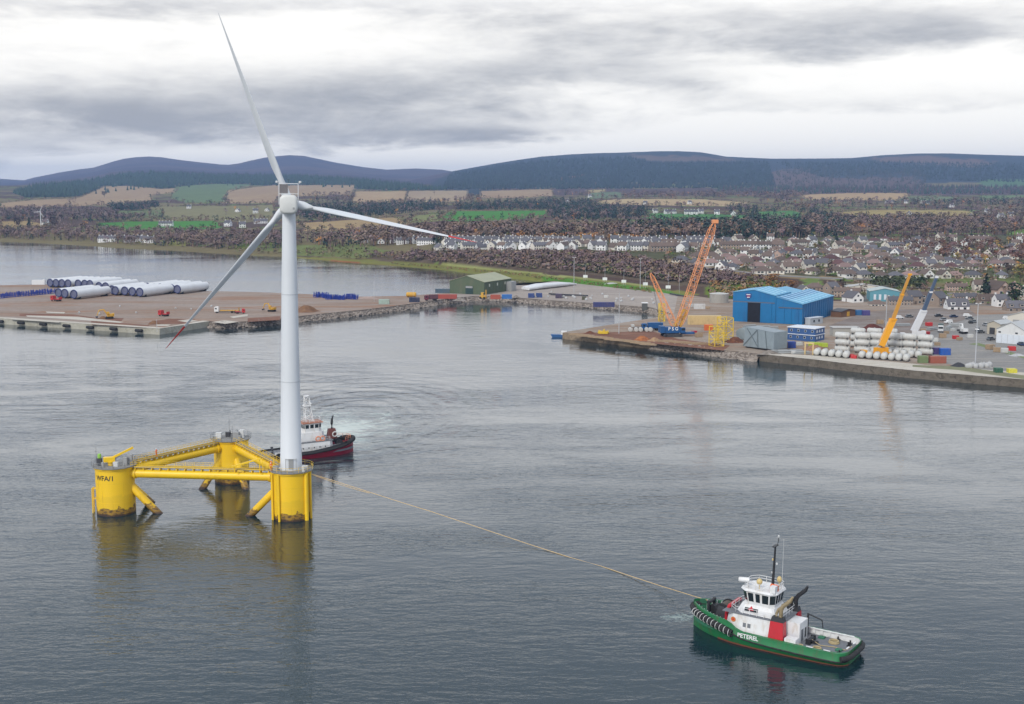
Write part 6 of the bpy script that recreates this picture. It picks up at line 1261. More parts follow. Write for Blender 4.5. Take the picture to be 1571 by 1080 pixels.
# ------------------------------------------------------------------ loose gear lying about the docks
timber_m = mat('timber_baulk', (.33, .235, .145), .85, var=.3, vscale=2); pipe_m = mat('pipe_grey', (.34, .35, .34), .5, .2, var=.2)
lime = mat('lime_green', (.42, .52, .05), .6, var=.15); rr = random.Random(5)
def baulk(): return tag(MB().box((0, 0, .25), (7.5, .5, .5)).box((.4, .7, .22), (6.8, .45, .44)).box((-.3, .3, .7), (6.5, .5, .4)).build('timber_baulk', timber_m), 'x', 'timber')
def pipes():
    t = thing('pipe_bundle', 'x', 'pipes')
    for y, z in ((-.7, .35), (0, .35), (.7, .35), (-.35, .95), (.35, .95)): MB().tube((-3.5, y, z), (3.5, y, z), .33, n=10).build('pipe', pipe_m, t, 40)
    return t
def crate(m): 
    t = thing('crate', 'x', 'crate'); MB().box((0, 0, .75), (2.2, 1.6, 1.3)).build('box', m, t)
    for y in (-.6, .6): MB().box((0, y, .06), (2.2, .2, .12)).build('skid', timber_m, t)
    return t
ba, pi_ = baulk(), pipes(); cr1, cr2, cr3, cr4 = crate(timber_m), crate(tk_w), crate(lime), crate(mach_r)
for i in range(13): place(ba, PQ(885 + i * 9.2 + rr.uniform(-2, 2), 514.2 + i * 1.25 + rr.uniform(-.4, .4)), R(-24 + rr.uniform(-8, 8)), 'brown timber baulks along the edge of the dock tip', 'timber baulks on the dock tip')
for i in range(7): place(ba, PQ(1020 + i * 9 + rr.uniform(-2, 2), 524.5 + i * .7), R(rr.uniform(-40, 10)), 'timber baulks strewn before the crawler crane tracks', 'timber before the crane')
for px, py, a in ((1195, 541, 10), (1206, 542, 8), (1219, 541, 12), (1228, 543, 0), (1171, 503, 20), (1183, 505, 15), (1150, 502, 30), (1300, 514, 10)): place(pi_, PQ(px, py), R(a), 'bundle of grey steel pipes between the steel box and tanks' if py > 520 else 'bundle of grey steel pipes before the blue shed', 'pipe bundles on the dock')
for px, py, k in ((1246, 531, cr3), (1253, 531.5, cr3), (1259, 532, cr3), (1264, 532.5, cr3)): place(k, PQ(px, py), R(8), 'lime green crate in the row right of the blue cabins', 'lime green crates', 1.25)
for px, py, k, lab in ((1177, 512, cr1, 'wooden crate before the blue shed doors'), (1192, 516, cr1, 'wooden crate left of the blue cabins'), (1196, 522, cr4, 'red crate left of the blue cabins'), (1203, 520, cr1, 'second wooden crate beside the red one'), (1218, 543, cr2, 'white crate by the pale yellow portal'), (1226, 530, cr2, 'white crate in front of the blue cabins'), (1306, 548, cr4, 'red crate between the two front tank rows'), (1310, 550, cr4, 'red crate nearest the quay between the tank rows'), (1065, 512, cr4, 'red crate beside the orange container'), (1072, 517, cr1, 'wooden crate in front of the orange container'), (1428, 521, cr1, 'wooden crate in the dirt yard behind the tanks'), (1434, 524, cr2, 'white crate in the dirt yard behind the tanks'), (1438, 530, cr1, 'wooden crate by the cobalt container'), (1425, 500, cr4, 'red crate near the white crane'), (1452, 512, cr1, 'wooden crate beside the green lorry'), (1462, 508, cr2, 'white crate between lorry and excavator'), (930, 457, cr2, 'white crate in the gravel yard'), (1047, 470, cr1, 'wooden crate behind the crawler crane boom'), (1060, 471, cr2, 'white crate behind the crawler crane boom'), (1086, 474, cr1, 'wooden crate below the round tank')):
    place(k, PQ(px, py), R(rr.uniform(-30, 30)), lab, 'crates about the dock', rr.uniform(.9, 1.4))
bagm = tag(MB().lathe([(.5, 0), (.62, .3), (.58, .7), (.3, .95)], 10).box((0, 0, 1.0), (.25, .25, .2)).build('bulk_bag', white_bag, None, 50), 'x', 'bag')
for i in range(26): px = rr.uniform(812, 1005); place(bagm, PQ(px, 444 + (px - 812) * .055 + rr.uniform(2, 12)), 0, 'white bulk bag standing on the gravel yard', 'white bags on the gravel yard', rr.uniform(.9, 1.6))
for i in range(9): place(bagm, PQ(1484 + i * 4.2, 563 + rr.uniform(-1.5, 1.5)), 0, 'white bulk bag in the heap by the quay lamp post', 'white bags by the lamp post', rr.uniform(1.3, 2.0))
for i in range(8): place(bagm, PQ(120 + i * 30 + rr.uniform(-9, 9), 478 + rr.uniform(-8, 8)), 0, 'white bulk bag on the brown west quay', 'white bags on the west quay', rr.uniform(.8, 1.3))
# mesh fence beside the grass verge
for i in range(16):
    a = PQ(1500 + i * 12, 529.5 + i * 4.0); tag(MB().box((0, 0, 1.0), (.12, .12, 2.0)).box((1.6, 0, 1.9), (3.2, .06, .06)).box((1.6, 0, 1.0), (3.2, .05, .05)).build('fence_panel', lamp_grey, loc=a, rz=R(-52)), 'grey rail fence panel along the grass verge of the dock road', 'fence', 'fence panels on the verge')
# ================================================================== TOWN
WALLS = {'white': mat('harl_white', (.80, .79, .76), .8, var=.06, vscale=.4, rnd=.08), 'cream': mat('harl_cream', (.68, .63, .54), .8, var=.06, vscale=.4, rnd=.12), 'tan': mat('harl_tan', (.42, .31, .23), .85, var=.1, vscale=.4, rnd=.15), 'pink': mat('harl_pink', (.50, .36, .29), .85, var=.1, rnd=.1), 'stone': mat('rubble_stone', (.30, .235, .185), .9, var=.25, vscale=.8, rnd=.12)}
ROOFS = {'brown': mat('tile_brown', (.14, .10, .08), .8, var=.2, vscale=.5, rnd=.25), 'slate': mat('tile_slate', (.115, .11, .12), .7, var=.2, vscale=.5, rnd=.2), 'pink': mat('tile_pink', (.25, .165, .145), .8, var=.15, vscale=.5, rnd=.2), 'maroon': mat('tile_maroon', (.105, .05, .048), .8, var=.2, vscale=.5, rnd=.2)}
pane = mat('house_pane', (.035, .04, .045), .15, var=.3); frame_w = mat('window_white', (.74, .74, .72), .5, var=.04); door_m = mat('door_paint', (.12, .10, .09), .5, var=.2, rnd=.5)
WIN_ME = {}
def window(parent, x, y, z, w, h, face='F'):
    k = (w, h)
    if k not in WIN_ME: WIN_ME[k] = (MB().box((0, 0, 0), (w + .22, .10, h + .22)).mesh('window_frame', frame_w), MB().box((0, -.04, 0), (w, .08, h)).mesh('pane', pane))
    f = bpy.data.objects.new('window', WIN_ME[k][0]); S.collection.objects.link(f); f.parent = parent; f.location = (x, y, z); f.rotation_euler = (0, 0, {'F': 0, 'R': PI / 2, 'L': -PI / 2}[face])
    g = bpy.data.objects.new('pane', WIN_ME[k][1]); S.collection.objects.link(g); g.parent = f
def house(kind, wall, roof):
    t = thing('house', 'x', 'house'); mw, mr = WALLS[wall], ROOFS[roof]
    if kind == 'bungalow':
        w, d, h, rh = 13.0, 9.5, 2.35, 3.3
        MB().box((0, 0, h / 2 - .6), (w, d, h + 1.2)).build('wall', mw, t); o = .5
        MB().add([(-w / 2 - o, -d / 2 - o, h), (w / 2 + o, -d / 2 - o, h), (w / 2 + o, d / 2 + o, h), (-w / 2 - o, d / 2 + o, h), (-w / 2 + d * .45, 0, h + rh), (w / 2 - d * .45, 0, h + rh)], [(0, 1, 5, 4), (1, 2, 5), (2, 3, 4, 5), (3, 0, 4), (3, 2, 1, 0)]).build('roof', mr, t)
        for x in (-4.4, -1.6, 4.2): window(t, x, -d / 2, 1.3, 1.8, 1.1)
        MB().box((1.4, -d / 2 - .02, 1.05), (1.0, .1, 2.1)).build('door', door_m, t); window(t, w / 2, -1.5, 1.45, 1.4, 1.2, 'R'); window(t, -w / 2, 1.0, 1.3, 1.4, 1.1, 'L')
        MB().box((2.8, .8, h + rh), (.7, .7, 1.2)).build('chimney', mw, t)
    elif kind == 'gable':
        w, d, h, rh = 9.0, 8.0, 5.0, 3.2
        MB().extr([(-d / 2, -1), (d / 2, -1), (d / 2, h), (0, h + rh), (-d / 2, h)], 'X', -w / 2, w / 2).build('wall', mw, t)
        for s in (-1, 1): slabx(t, mr, w, d, h, rh, s)
        for x in (-2.6, 2.6):
            for z in (1.4, 3.9): window(t, x, -d / 2, z, 1.4, 1.2)
        MB().box((0, -d / 2 - .02, 1.05), (1.0, .1, 2.1)).build('door', door_m, t); window(t, w / 2, 0, 3.9, 1.1, 1.1, 'R'); window(t, -w / 2, 0, 3.9, 1.1, 1.1, 'L')
        for x in (-w / 2 + .5, w / 2 - .5): MB().box((x, 0, h + rh + .3), (.9, .8, 1.6)).build('chimney', mw, t)
    elif kind == 'front':      # gable end to the street
        w, d, h, rh = 8.0, 11.0, 3.0, 3.6
        MB().extr([(-w / 2, -1), (w / 2, -1), (w / 2, h), (0, h + rh), (-w / 2, h)], 'Y', -d / 2, d / 2).build('wall', mw, t)
        for s in (-1, 1):
            x0, x1 = s * (w / 2 + .4), 0; z0, z1 = h - .32, h + rh + .04
            MB().add([(x0, -d / 2 - .3, z0), (x1, -d / 2 - .3, z1), (x1, d / 2 + .3, z1), (x0, d / 2 + .3, z0), (x0, -d / 2 - .3, z0 + .22), (x1, -d / 2 - .3, z1 + .22), (x1, d / 2 + .3, z1 + .22), (x0, d / 2 + .3, z0 + .22)], [(0, 1, 2, 3), (4, 5, 6, 7), (0, 1, 5, 4), (1, 2, 6, 5), (2, 3, 7, 6), (3, 0, 4, 7)]).build('roof', mr, t)
        for x in (-2.0, 2.0): window(t, x, -d / 2, 1.5, 1.5, 1.2)
        window(t, 0, -d / 2, 4.2, 1.2, 1.1); MB().box((-w / 2 - .02, 1, 1.05), (.1, 1.0, 2.1)).build('door', door_m, t)
        MB().box((.6, 2.5, h + rh + .2), (.8, .8, 1.3)).build('chimney', mw, t)
    elif kind == 'terrace':
        w, d, h, rh = 22.0, 7.5, 4.8, 3.0
        MB().extr([(-d / 2, -1.5), (d / 2, -1.5), (d / 2, h), (0, h + rh), (-d / 2, h)], 'X', -w / 2, w / 2).build('wall', mw, t)
        for s in (-1, 1): slabx(t, mr, w, d, h, rh, s)
        for i in range(4):
            x = -w / 2 + w * (i + .5) / 4
            for dx in (-1.3, 1.4): window(t, x + dx, -d / 2, 3.7, 1.2, 1.2)
            window(t, x - 1.3, -d / 2, 1.3, 1.3, 1.2); MB().box((x + 1.4, -d / 2 - .02, 1.05), (1.0, .1, 2.1)).build('door', door_m, t)
        for x in (-w / 2 + .5, -w / 4, 0, w / 4, w / 2 - .5): MB().box((x, 0, h + rh + .35), (1.0, .8, 1.5)).build('chimney', mw, t)
    elif kind == 'dormer':
        w, d, h, rh = 13.0, 8.0, 3.0, 4.2
        MB().extr([(-d / 2, -1), (d / 2, -1), (d / 2, h), (0, h + rh), (-d / 2, h)], 'X', -w / 2, w / 2).build('wall', mw, t)
        for s in (-1, 1): slabx(t, mr, w, d, h, rh, s)
        for x in (-3.4, 3.4):
            dm = MB().box((x, -d / 2 + 1.3, h + 1.35), (2.6, 2.4, 1.9)).build('dormer', mw, t); MB().box((x, -d / 2 + 1.3, h + 2.38), (3.0, 2.8, .16)).build('dormer_roof', mr, dm); window(dm, x, -d / 2 + .1, h + 1.45, 1.8, 1.1)
        for x in (-3.8, 3.8): window(t, x, -d / 2, 1.5, 1.7, 1.3)
        MB().box((0, -d / 2 - .02, 1.05), (1.1, .1, 2.1)).build('door', door_m, t); window(t, -w / 2, 0, 3.9, 1.1, 1.1, 'L')
        for x in (-w / 2 + .5, w / 2 - .5): MB().box((x, 0, h + rh + .35), (.9, .8, 1.6)).build('chimney', mw, t)
    return t
def slabx(t, mr, w, d, h, rh, s):
    y0, y1, z0, z1 = s * (d / 2 + .4), 0, h - .4 * rh / (d / 2) + .04, h + rh + .04; x = w / 2 + .25
    MB().add([(-x, y0, z0), (x, y0, z0), (x, y1, z1), (-x, y1, z1), (-x, y0, z0 + .22), (x, y0, z0 + .22), (x, y1, z1 + .22), (-x, y1, z1 + .22)], [(0, 1, 2, 3), (4, 5, 6, 7), (0, 1, 5, 4), (1, 2, 6, 5), (2, 3, 7, 6), (3, 0, 4, 7)]).build('roof', mr, t)
PROTO = {}
DESC = {'bungalow': 'hipped bungalow', 'gable': 'two-storey gabled house', 'front': 'gable-fronted cottage', 'terrace': 'long terrace block', 'dormer': 'house with roof dormers'}
HOUSES = []
def put_house(px, py, kind, wall, roof, where, rz=None, s=1.0, group='houses of the town'):
    k = (kind, wall, roof)
    if k not in PROTO: PROTO[k] = house(*k)
    p = ground(px, py)
    for q in HOUSES:
        if (q - p).length < 8.5: return None
    HOUSES.append(p)
    lab = f'{wall} {DESC[kind]} with {roof} roof {where}'
    return place(PROTO[k], p, R(random.uniform(-16, 16)) if rz is None else rz, lab, group, s * random.uniform(.84, .97))
rnd = random.Random(21)
# terraces and gabled houses along the top of the bank
for px in np.arange(676, 1075, 15.5):
    put_house(px + rnd.uniform(-3, 3), 383.0 + rnd.uniform(-.6, .8) - (0 if px < 900 else (px - 900) * -.012), rnd.choice(['gable', 'gable', 'front', 'terrace', 'gable']), rnd.choice(['white', 'white', 'white', 'cream']), rnd.choice(['slate', 'slate', 'brown']), 'in the row along the bank top', rz=R(rnd.choice([-28, -18, 22, 30, 70, -65])))
for px in np.arange(683, 1080, 17):
    put_house(px + rnd.uniform(-3, 3), 378.0 + rnd.uniform(-.5, .5), rnd.choice(['gable', 'terrace', 'gable', 'front']), rnd.choice(['white', 'white', 'cream']), rnd.choice(['slate', 'slate', 'brown']), 'behind the bank top row', rz=R(rnd.choice([-25, 15, 25, 60])))
for px in np.arange(700, 1100, 20):
    put_house(px + rnd.uniform(-4, 4), 373.5 + rnd.uniform(-.4, .4), rnd.choice(['gable', 'terrace']), rnd.choice(['white', 'cream']), 'slate', 'against the wood behind the bank top')
for px, py in ((560, 372), (585, 373.5), (603, 372.5), (622, 374), (640, 373), (655, 375)): put_house(px, py, rnd.choice(['front', 'terrace', 'gable']), 'white', 'slate', 'at the wooded end of the bank')
# stone flats beside the crane boom
for px in (1015, 1036, 1060, 1120, 1142, 1166, 1186): put_house(px, 385.5 if px < 1090 else 382, 'terrace', rnd.choice(['tan', 'stone', 'white']), 'brown', 'by the upper crane boom')
# the estate of bungalows
for py, x0, x1, step in ((419, 1150, 1340, 19), (425, 1300, 1571, 24), (413, 1108, 1580, 18.5), (407.5, 1072, 1580, 19), (402, 1048, 1580, 18.5), (397, 1055, 1580, 20), (392, 1085, 1580, 19.5), (387, 1190, 1580, 21), (382, 1200, 1580, 22), (377.5, 1100, 1580, 24), (373, 1110, 1590, 26), (369, 1130, 1590, 28)):
    for px in np.arange(x0, x1, step):
        if rnd.random() < (.14 if px < 1400 or py > 395 else .36): continue
        k = rnd.choice(['bungalow'] * 7 + ['front', 'gable'] if py > 385 else ['gable', 'bungalow', 'bungalow', 'terrace', 'bungalow', 'front'])
        put_house(px + rnd.uniform(-5, 5), py + rnd.uniform(-1.3, 1.3), k, rnd.choice(['white', 'cream', 'cream', 'white', 'pink' if rnd.random() < .3 else 'cream']), rnd.choice(['brown', 'brown', 'pink', 'maroon', 'slate']) if k == 'bungalow' else rnd.choice(['brown', 'brown', 'slate']), 'in the hillside estate' if py > 390 else 'in the upper estate below the wood', rz=R(rnd.choice([-30, -14, 10, 25, 60])))
# nearer houses along the dock road
for px, py, k, w, r, rz, lab, s in [(1467, 478, 'dormer', 'white', 'slate', 0, 'at the dock road beyond the white crane', 1.0), (1437, 470, 'gable', 'stone', 'slate', 40, 'behind the navy crane boom', 1.1), (1420, 464, 'dormer', 'cream', 'brown', 10, 'between the two mobile crane booms', 1.0), (1480, 462, 'terrace', 'pink', 'slate', 0, 'above the dormer house', .7), (1512, 466, 'dormer', 'stone', 'brown', 0, 'beside the gabled pink houses', .9), (1530, 452, 'front', 'pink', 'brown', 15, 'with its gable to the firth', 1.35), (1556, 448, 'front', 'pink', 'maroon', -10, 'right of the other pink gable', 1.1), (1556, 478, 'dormer', 'stone', 'slate', 0, 'behind the white warehouse', 1.0), (1467, 446, 'terrace', 'pink', 'brown', 0, 'along the middle road', .75), (1502, 446, 'gable', 'cream', 'brown', -5, 'with cream harl by the dark conifer', 1.0), (1535, 470, 'gable', 'white', 'slate', 5, 'beside the large dark green tree', .9),
        (1400, 466, 'gable', 'stone', 'slate', 10, 'below the turquoise hall', 1.0), (1380, 468, 'terrace', 'stone', 'slate', 0, 'between the turquoise hall and the tanks', .7), (1308, 463, 'front', 'white', 'slate', 20, 'with white gable behind the blue shed', 1.0), (1325, 465, 'front', 'white', 'slate', 10, 'with white gable nearer the lamp post', .8), (1300, 455, 'terrace', 'tan', 'brown', -20, 'with long stone flank behind the blue shed', .75), (1275, 450, 'gable', 'stone', 'slate', 30, 'above the blue shed roof', 1.0), (1232, 450, 'front', 'cream', 'slate', 10, 'left of the stone house above the blue shed', .9), (1250, 445, 'bungalow', 'tan', 'brown', 0, 'with tan walls above the blue shed', .9), (1580, 462, 'gable', 'cream', 'slate', 0, 'at the far end of the dock road', 1.1), (1345, 470, 'bungalow', 'cream', 'brown', 0, 'below the turquoise hall garden', .8)]:
    put_house(px, py, k, w, r, lab, rz=R(rz), s=s, group='houses along the dock road')
# streets of the estate
def street(name, pts, wd, label, m=gm_a):
    P = [ground(*p) for p in pts]; Q = []
    for a, b in zip(P, P[1:]):
        n = max(2, int((b - a).length / 12))
        Q += [(a.lerp(b, i / n)) for i in range(n)]
    Q.append(P[-1]); mb = MB(); L_, R_ = [], []
    for i, p in enumerate(Q):
        d = Q[min(i + 1, len(Q) - 1)] - Q[max(i - 1, 0)]; d.z = 0; d.normalize(); s = Vector((-d.y, d.x, 0)) * wd / 2
        for lst, e in ((L_, p + s), (R_, p - s)): lst.append(Vector((e.x, e.y, height(e.x, e.y) + .22)))
    for i in range(len(Q) - 1): mb.quad(L_[i], L_[i + 1], R_[i + 1], R_[i])
    o = mb.build(name, m); o['kind'] = 'structure'; o['label'] = label
for k, pts in enumerate([[(1010, 402), (1090, 412), (1180, 422.5), (1300, 428), (1420, 430)], [(1400, 428), (1392, 420), (1410, 412), (1440, 405), (1500, 398)], [(1100, 404.5), (1200, 405), (1320, 404.5), (1460, 405), (1600, 406)], [(1080, 394.5), (1200, 394.5), (1340, 394.5), (1480, 394)], [(1110, 384.5), (1250, 384.5), (1400, 385)], [(680, 386), (800, 385.8), (900, 387), (960, 391)], [(1290, 436), (1400, 441), (1500, 442), (1600, 442)], [(1330, 473), (1450, 482), (1600, 486)]]):
    street('street', pts, 6.0, ['road along the foot of the estate', 'curving road up through the bungalows', 'middle street of the bungalow estate', 'upper street of the bungalow estate', 'top street below the wood', 'road along the bank top', 'road above the dock houses', 'dock road before the houses'][k])
# far farms
for px, py in ((205, 371), (222, 372), (232, 372.5), (165, 371), (1005, 327), (1028, 328), (1060, 329), (1075, 328), (1100, 329), (1125, 330), (990, 314), (1058, 313), (1395, 330), (1365, 312), (1390, 312), (1420, 313), (1300, 338), (1490, 333), (1535, 335), (1550, 333), (255, 347), (350, 347), (372, 349), (400, 343), (365, 325), (392, 327), (410, 324), (290, 320), (870, 310), (640, 318), (905, 303), (70, 345), (1520, 327), (1460, 318)):
    put_house(px, py, rnd.choice(['gable', 'gable', 'front', 'terrace']), 'white', 'slate', 'standing alone among the distant fields', group='farmhouses among the fields', s=1.15)
# halls
turq = mat('hall_turquoise', (.12, .32, .38), .5, var=.12); a = ground(1334, 462); b = a + Vector((17.0, -3.0, 0)); t, w = gable_shed('village_hall', 'turquoise hall with pale flat gable roof and glazed front', 'hall', a, b, 16, 6.0, 7.6, turq, mat('hall_roof', (.42, .48, .45), .6, var=.1))
for x in (3, 6, 9): MB().box((x, -.08, 2.6), (1.4, .2, 3.2)).build('window', cab_white, t)
a = ground(1300, 451); b = a + Vector((22, -1, 0)); t, w = gable_shed('long_hall', 'long white low hall left of the turquoise hall', 'hall', a, b, 9, 4.5, 6.0, WALLS['cream'], MAT['shed_roof_grey'])
for x in (4, 9, 14, 18): MB().box((x, -.08, 2.2), (1.6, .2, 1.4)).build('window', pane, t)
a = PQ(1528, 526); b = PQ(1572, 530); ww_ = mat('warehouse_white', (.68, .68, .66), .5, var=.05, dirt=(.5, .49, .45), dirt_amt=.35); wr_ = mat('warehouse_roof', (.46, .47, .46), .6, var=.08)
t, w = gable_shed('warehouse', 'white warehouse with grey roof and panelled front at the dock road', 'warehouse', a, b, 16, 6.2, 9.4, ww_, wr_)
for k in range(5): MB().box((w * (k + .5) / 5, -.1, 2.2), (w / 5 - .15, .18, 4.0)).build('door_panel', cab_white, t)
for x in (1.4, w * .7): MB().box((x, -.06, 5.0), (1.1, .14, .6)).build('window', pane, t)
a = PQ(1514, 512); b = PQ(1534, 514); t, w = gable_shed('store_shed', 'cream lean store beside the white warehouse', 'shed', a, b, 11, 5.0, 6.2, mat('store_cream', (.47, .42, .33), .7, var=.1), wr_); MB().box((w * .4, -.08, 1.6), (2.6, .2, 3.0)).build('door', dark_steel, t)
a = ground(1150, 462); t, w = gable_shed('low_shed', 'small brown-roofed shed behind the blue shed corner', 'shed', PQ(1290, 487), PQ(1312, 484), 6, 3.0, 3.8, mat('shed_brown', (.16, .08, .04), .7, var=.3), dark_steel); MB().box((w * .5, -.08, 1.4), (2.4, .2, 2.4)).build('door', mach_y, t)

# far right of the yard
a = PQ(1545, 500); b = PQ(1590, 503); t, w = gable_shed('store_shed', 'long grey roofed store behind the white warehouse', 'shed', a, b, 12, 5.0, 7.2, WALLS['cream'], wr_); MB().box((w * .3, -.08, 1.8), (3.0, .2, 3.2)).build('door', steel, t)
for px, py, rz, c, lab, van in [(1448, 492, 20, 3, 'silver car beside the dirt yard edge', False), (1455, 496, 200, 0, 'white van crossing the dirt yard', True), (1520, 522, 30, 1, 'grey car before the cream store', False), (1440, 486, 5, 4, 'black car on the dock road by the navy boom', False), (1545, 490, 10, 0, 'white van behind the white warehouse', True), (1410, 490, 40, 2, 'dark blue car behind the white crane', False), (1380, 489, 10, 0, 'white van below the turquoise hall', True), (1395, 487, 10, 1, 'grey car beside the white van below the hall', False), (1512, 500, 90, 3, 'silver car beside the yard lamp post', False)]:
    car(lab, PQ(px, py), R(rz), carcols[c][1], 'cars parked about the dock', van)
for px, py, k, lab in ((1446, 518, cr1, 'wooden crate on the tarmac by the green lorry'), (1466, 520, cr4, 'red crate on the tarmac below the excavator'), (1472, 522, cr1, 'wooden crate beside the red tarmac crate'), (1488, 518, cr2, 'white crate below the excavator'), (1416, 509, cr1, 'wooden crate against the white crane'), (1421, 514, cr4, 'red crate against the tank stack end'), (1530, 540, cr1, 'wooden crate behind the verge fence'), (1541, 541, cr2, 'white crate behind the verge fence'), (1552, 538, cr4, 'red crate behind the verge fence'), (1519, 536, cr1, 'second wooden crate behind the verge fence'), (1350, 497, cr1, 'wooden crate beside the dark red heap'), (1364, 499, cr2, 'white crate beside the dark red heap')):
    place(k, PQ(px, py), R(rr.uniform(-30, 30)), lab, 'crates about the dock', rr.uniform(1.0, 1.6))
for px, py, a_ in ((1455, 504, 60), (1430, 506, 40), (1467, 500, -20), (1385, 500, 10)): place(pi_, PQ(px, py), R(a_), 'bundle of grey pipes in the dirt yard behind the tanks', 'pipe bundles on the dock')
# ================================================================== TREES
def rgb(c, v): return np.clip(np.array(c) * v, 0, 1)
def leaf_tree(rng, nq, h, r, leaf, conifer=False, trunk=True):
    """crown of small leaf-clump quads through the crown's volume, returned as (verts, quads) around the foot"""
    V = []; 
    lobes = [(rng.normal(0, .38 * r, 2), rng.uniform(.55, .95) * h, rng.uniform(.35, .6) * r) for _ in range(5)]
    for i in range(nq):
        if conifer:
            t = rng.random() ** 1.3; z = h * (.10 + .90 * t); rr = r * (1 - t) * rng.uniform(.45, 1.05) + .1; a = rng.uniform(0, 2 * PI); c = np.array([rr * math.cos(a), rr * math.sin(a), z])
        else:
            (ox, oy), lz, lr = lobes[i % 5]; d = rng.normal(size=3); d /= np.linalg.norm(d); d *= lr * rng.uniform(.5, 1.1) ** .7
            c = np.array([ox + d[0] * 1.25, oy + d[1] * 1.25, max(h * .22, min(h, lz + d[2] * h / (2.6 * r) * 1.1))])
        n = (c - np.array([0, 0, h * .42])) / r; n /= np.linalg.norm(n) + 1e-6; n = n + rng.normal(0, .38, 3) + np.array([0, 0, .25]); n /= np.linalg.norm(n); u = np.cross(n, rng.normal(size=3)); u /= np.linalg.norm(u); w = np.cross(n, u); s = leaf * rng.uniform(.6, 1.3)
        V += [c + (u * a_ + w * b_) * s * k for a_, b_, k in ((-1, -.7, rng.uniform(.6, 1)), (1, -.8, 1), (.8, .8, rng.uniform(.6, 1.1)), (-.9, .9, 1))]
    V = np.array(V); Q = np.arange(len(V)).reshape(-1, 4)
    if trunk:
        tr = r * .06 + .05; T = np.array([[tr * math.cos(a) * k, tr * math.sin(a) * k, z] for z, k in ((-.5, 1), (h * .62, .4)) for a in (0, 2.1, 4.2)]); o = len(V)
        V = np.concatenate([V, T]); Q = np.concatenate([Q, np.array([[o, o + 1, o + 4, o + 3], [o + 1, o + 2, o + 5, o + 4], [o + 2, o, o + 3, o + 5]])])
    return V, Q
def foliage_mat():
    m = bpy.data.materials.new('foliage'); m.use_nodes = True; nt = m.node_tree; L = nt.links.new; b = nt.nodes['Principled BSDF']; b.inputs['Roughness'].default_value = .9; b.inputs['Specular IOR Level'].default_value = .1
    a = N(nt, 'ShaderNodeAttribute', attribute_name='leaf'); o = N(nt, 'ShaderNodeTexCoord').outputs['Object']; hs = N(nt, 'ShaderNodeHueSaturation'); L(a.outputs['Color'], hs.inputs['Color']); L(M_(nt, 'ADD', .8, M_(nt, 'MULTIPLY', NOISE(nt, o, .12, 3, .6), .5)), hs.inputs['Value']); L(hs.outputs[0], b.inputs['Base Color']); return m
FOL = foliage_mat()
def raw_mesh(name, V, Q, C, NRM=None):
    me = bpy.data.meshes.new(name); V = np.asarray(V, np.float32); Q = np.asarray(Q, np.int32); k = Q.shape[1]
    me.vertices.add(len(V)); me.vertices.foreach_set('co', V.ravel()); me.loops.add(Q.size); me.loops.foreach_set('vertex_index', Q.ravel())
    me.polygons.add(len(Q)); me.polygons.foreach_set('loop_start', np.arange(0, Q.size, k, dtype=np.int32)); me.polygons.foreach_set('loop_total', np.full(len(Q), k, np.int32)); me.update(calc_edges=True)
    at = me.color_attributes.new('leaf', 'FLOAT_COLOR', 'POINT'); at.data.foreach_set('color', np.concatenate([C, np.ones((len(C), 1))], 1).astype(np.float32).ravel()); me.materials.append(FOL)
    if NRM is not None:
        me.polygons.foreach_set('use_smooth', np.ones(len(Q), bool)); me.normals_split_custom_set_from_vertices(NRM.tolist())
    return me
BROWN, PURPLE, ORANGE, CONIF, OLIVE, GREENL, GOLD = (.175, .122, .088), (.150, .106, .098), (.34, .16, .05), (.030, .050, .036), (.14, .135, .055), (.085, .125, .035), (.38, .25, .07)
VAR = {'d': [leaf_tree(RNG, 44, 1, .42, .072) for _ in range(7)], 'c': [leaf_tree(RNG, 26, 1, .22, .075, True) for _ in range(5)], 'b': [leaf_tree(RNG, 16, 1, .75, .20, trunk=False) for _ in range(6)]}
cone = (np.array([[math.cos(2 * PI * i / 5) * .28, math.sin(2 * PI * i / 5) * .28, 0] for i in range(5)] + [[.03 * math.cos(2 * PI * i / 5), .03 * math.sin(2 * PI * i / 5), 1.0] for i in range(5)]), np.array([[i, (i + 1) % 5, 5 + (i + 1) % 5, 5 + i] for i in range(5)]))
def sample_poly(poly, n):
    xs = [p[0] for p in poly]; ys = [p[1] for p in poly]; out = []
    while len(out) < n:
        x = RNG.uniform(min(xs), max(xs), n); y = RNG.uniform(min(ys), max(ys), n); k = inside(poly, x, y); out += list(zip(x[k], y[k]))
    return out[:n]
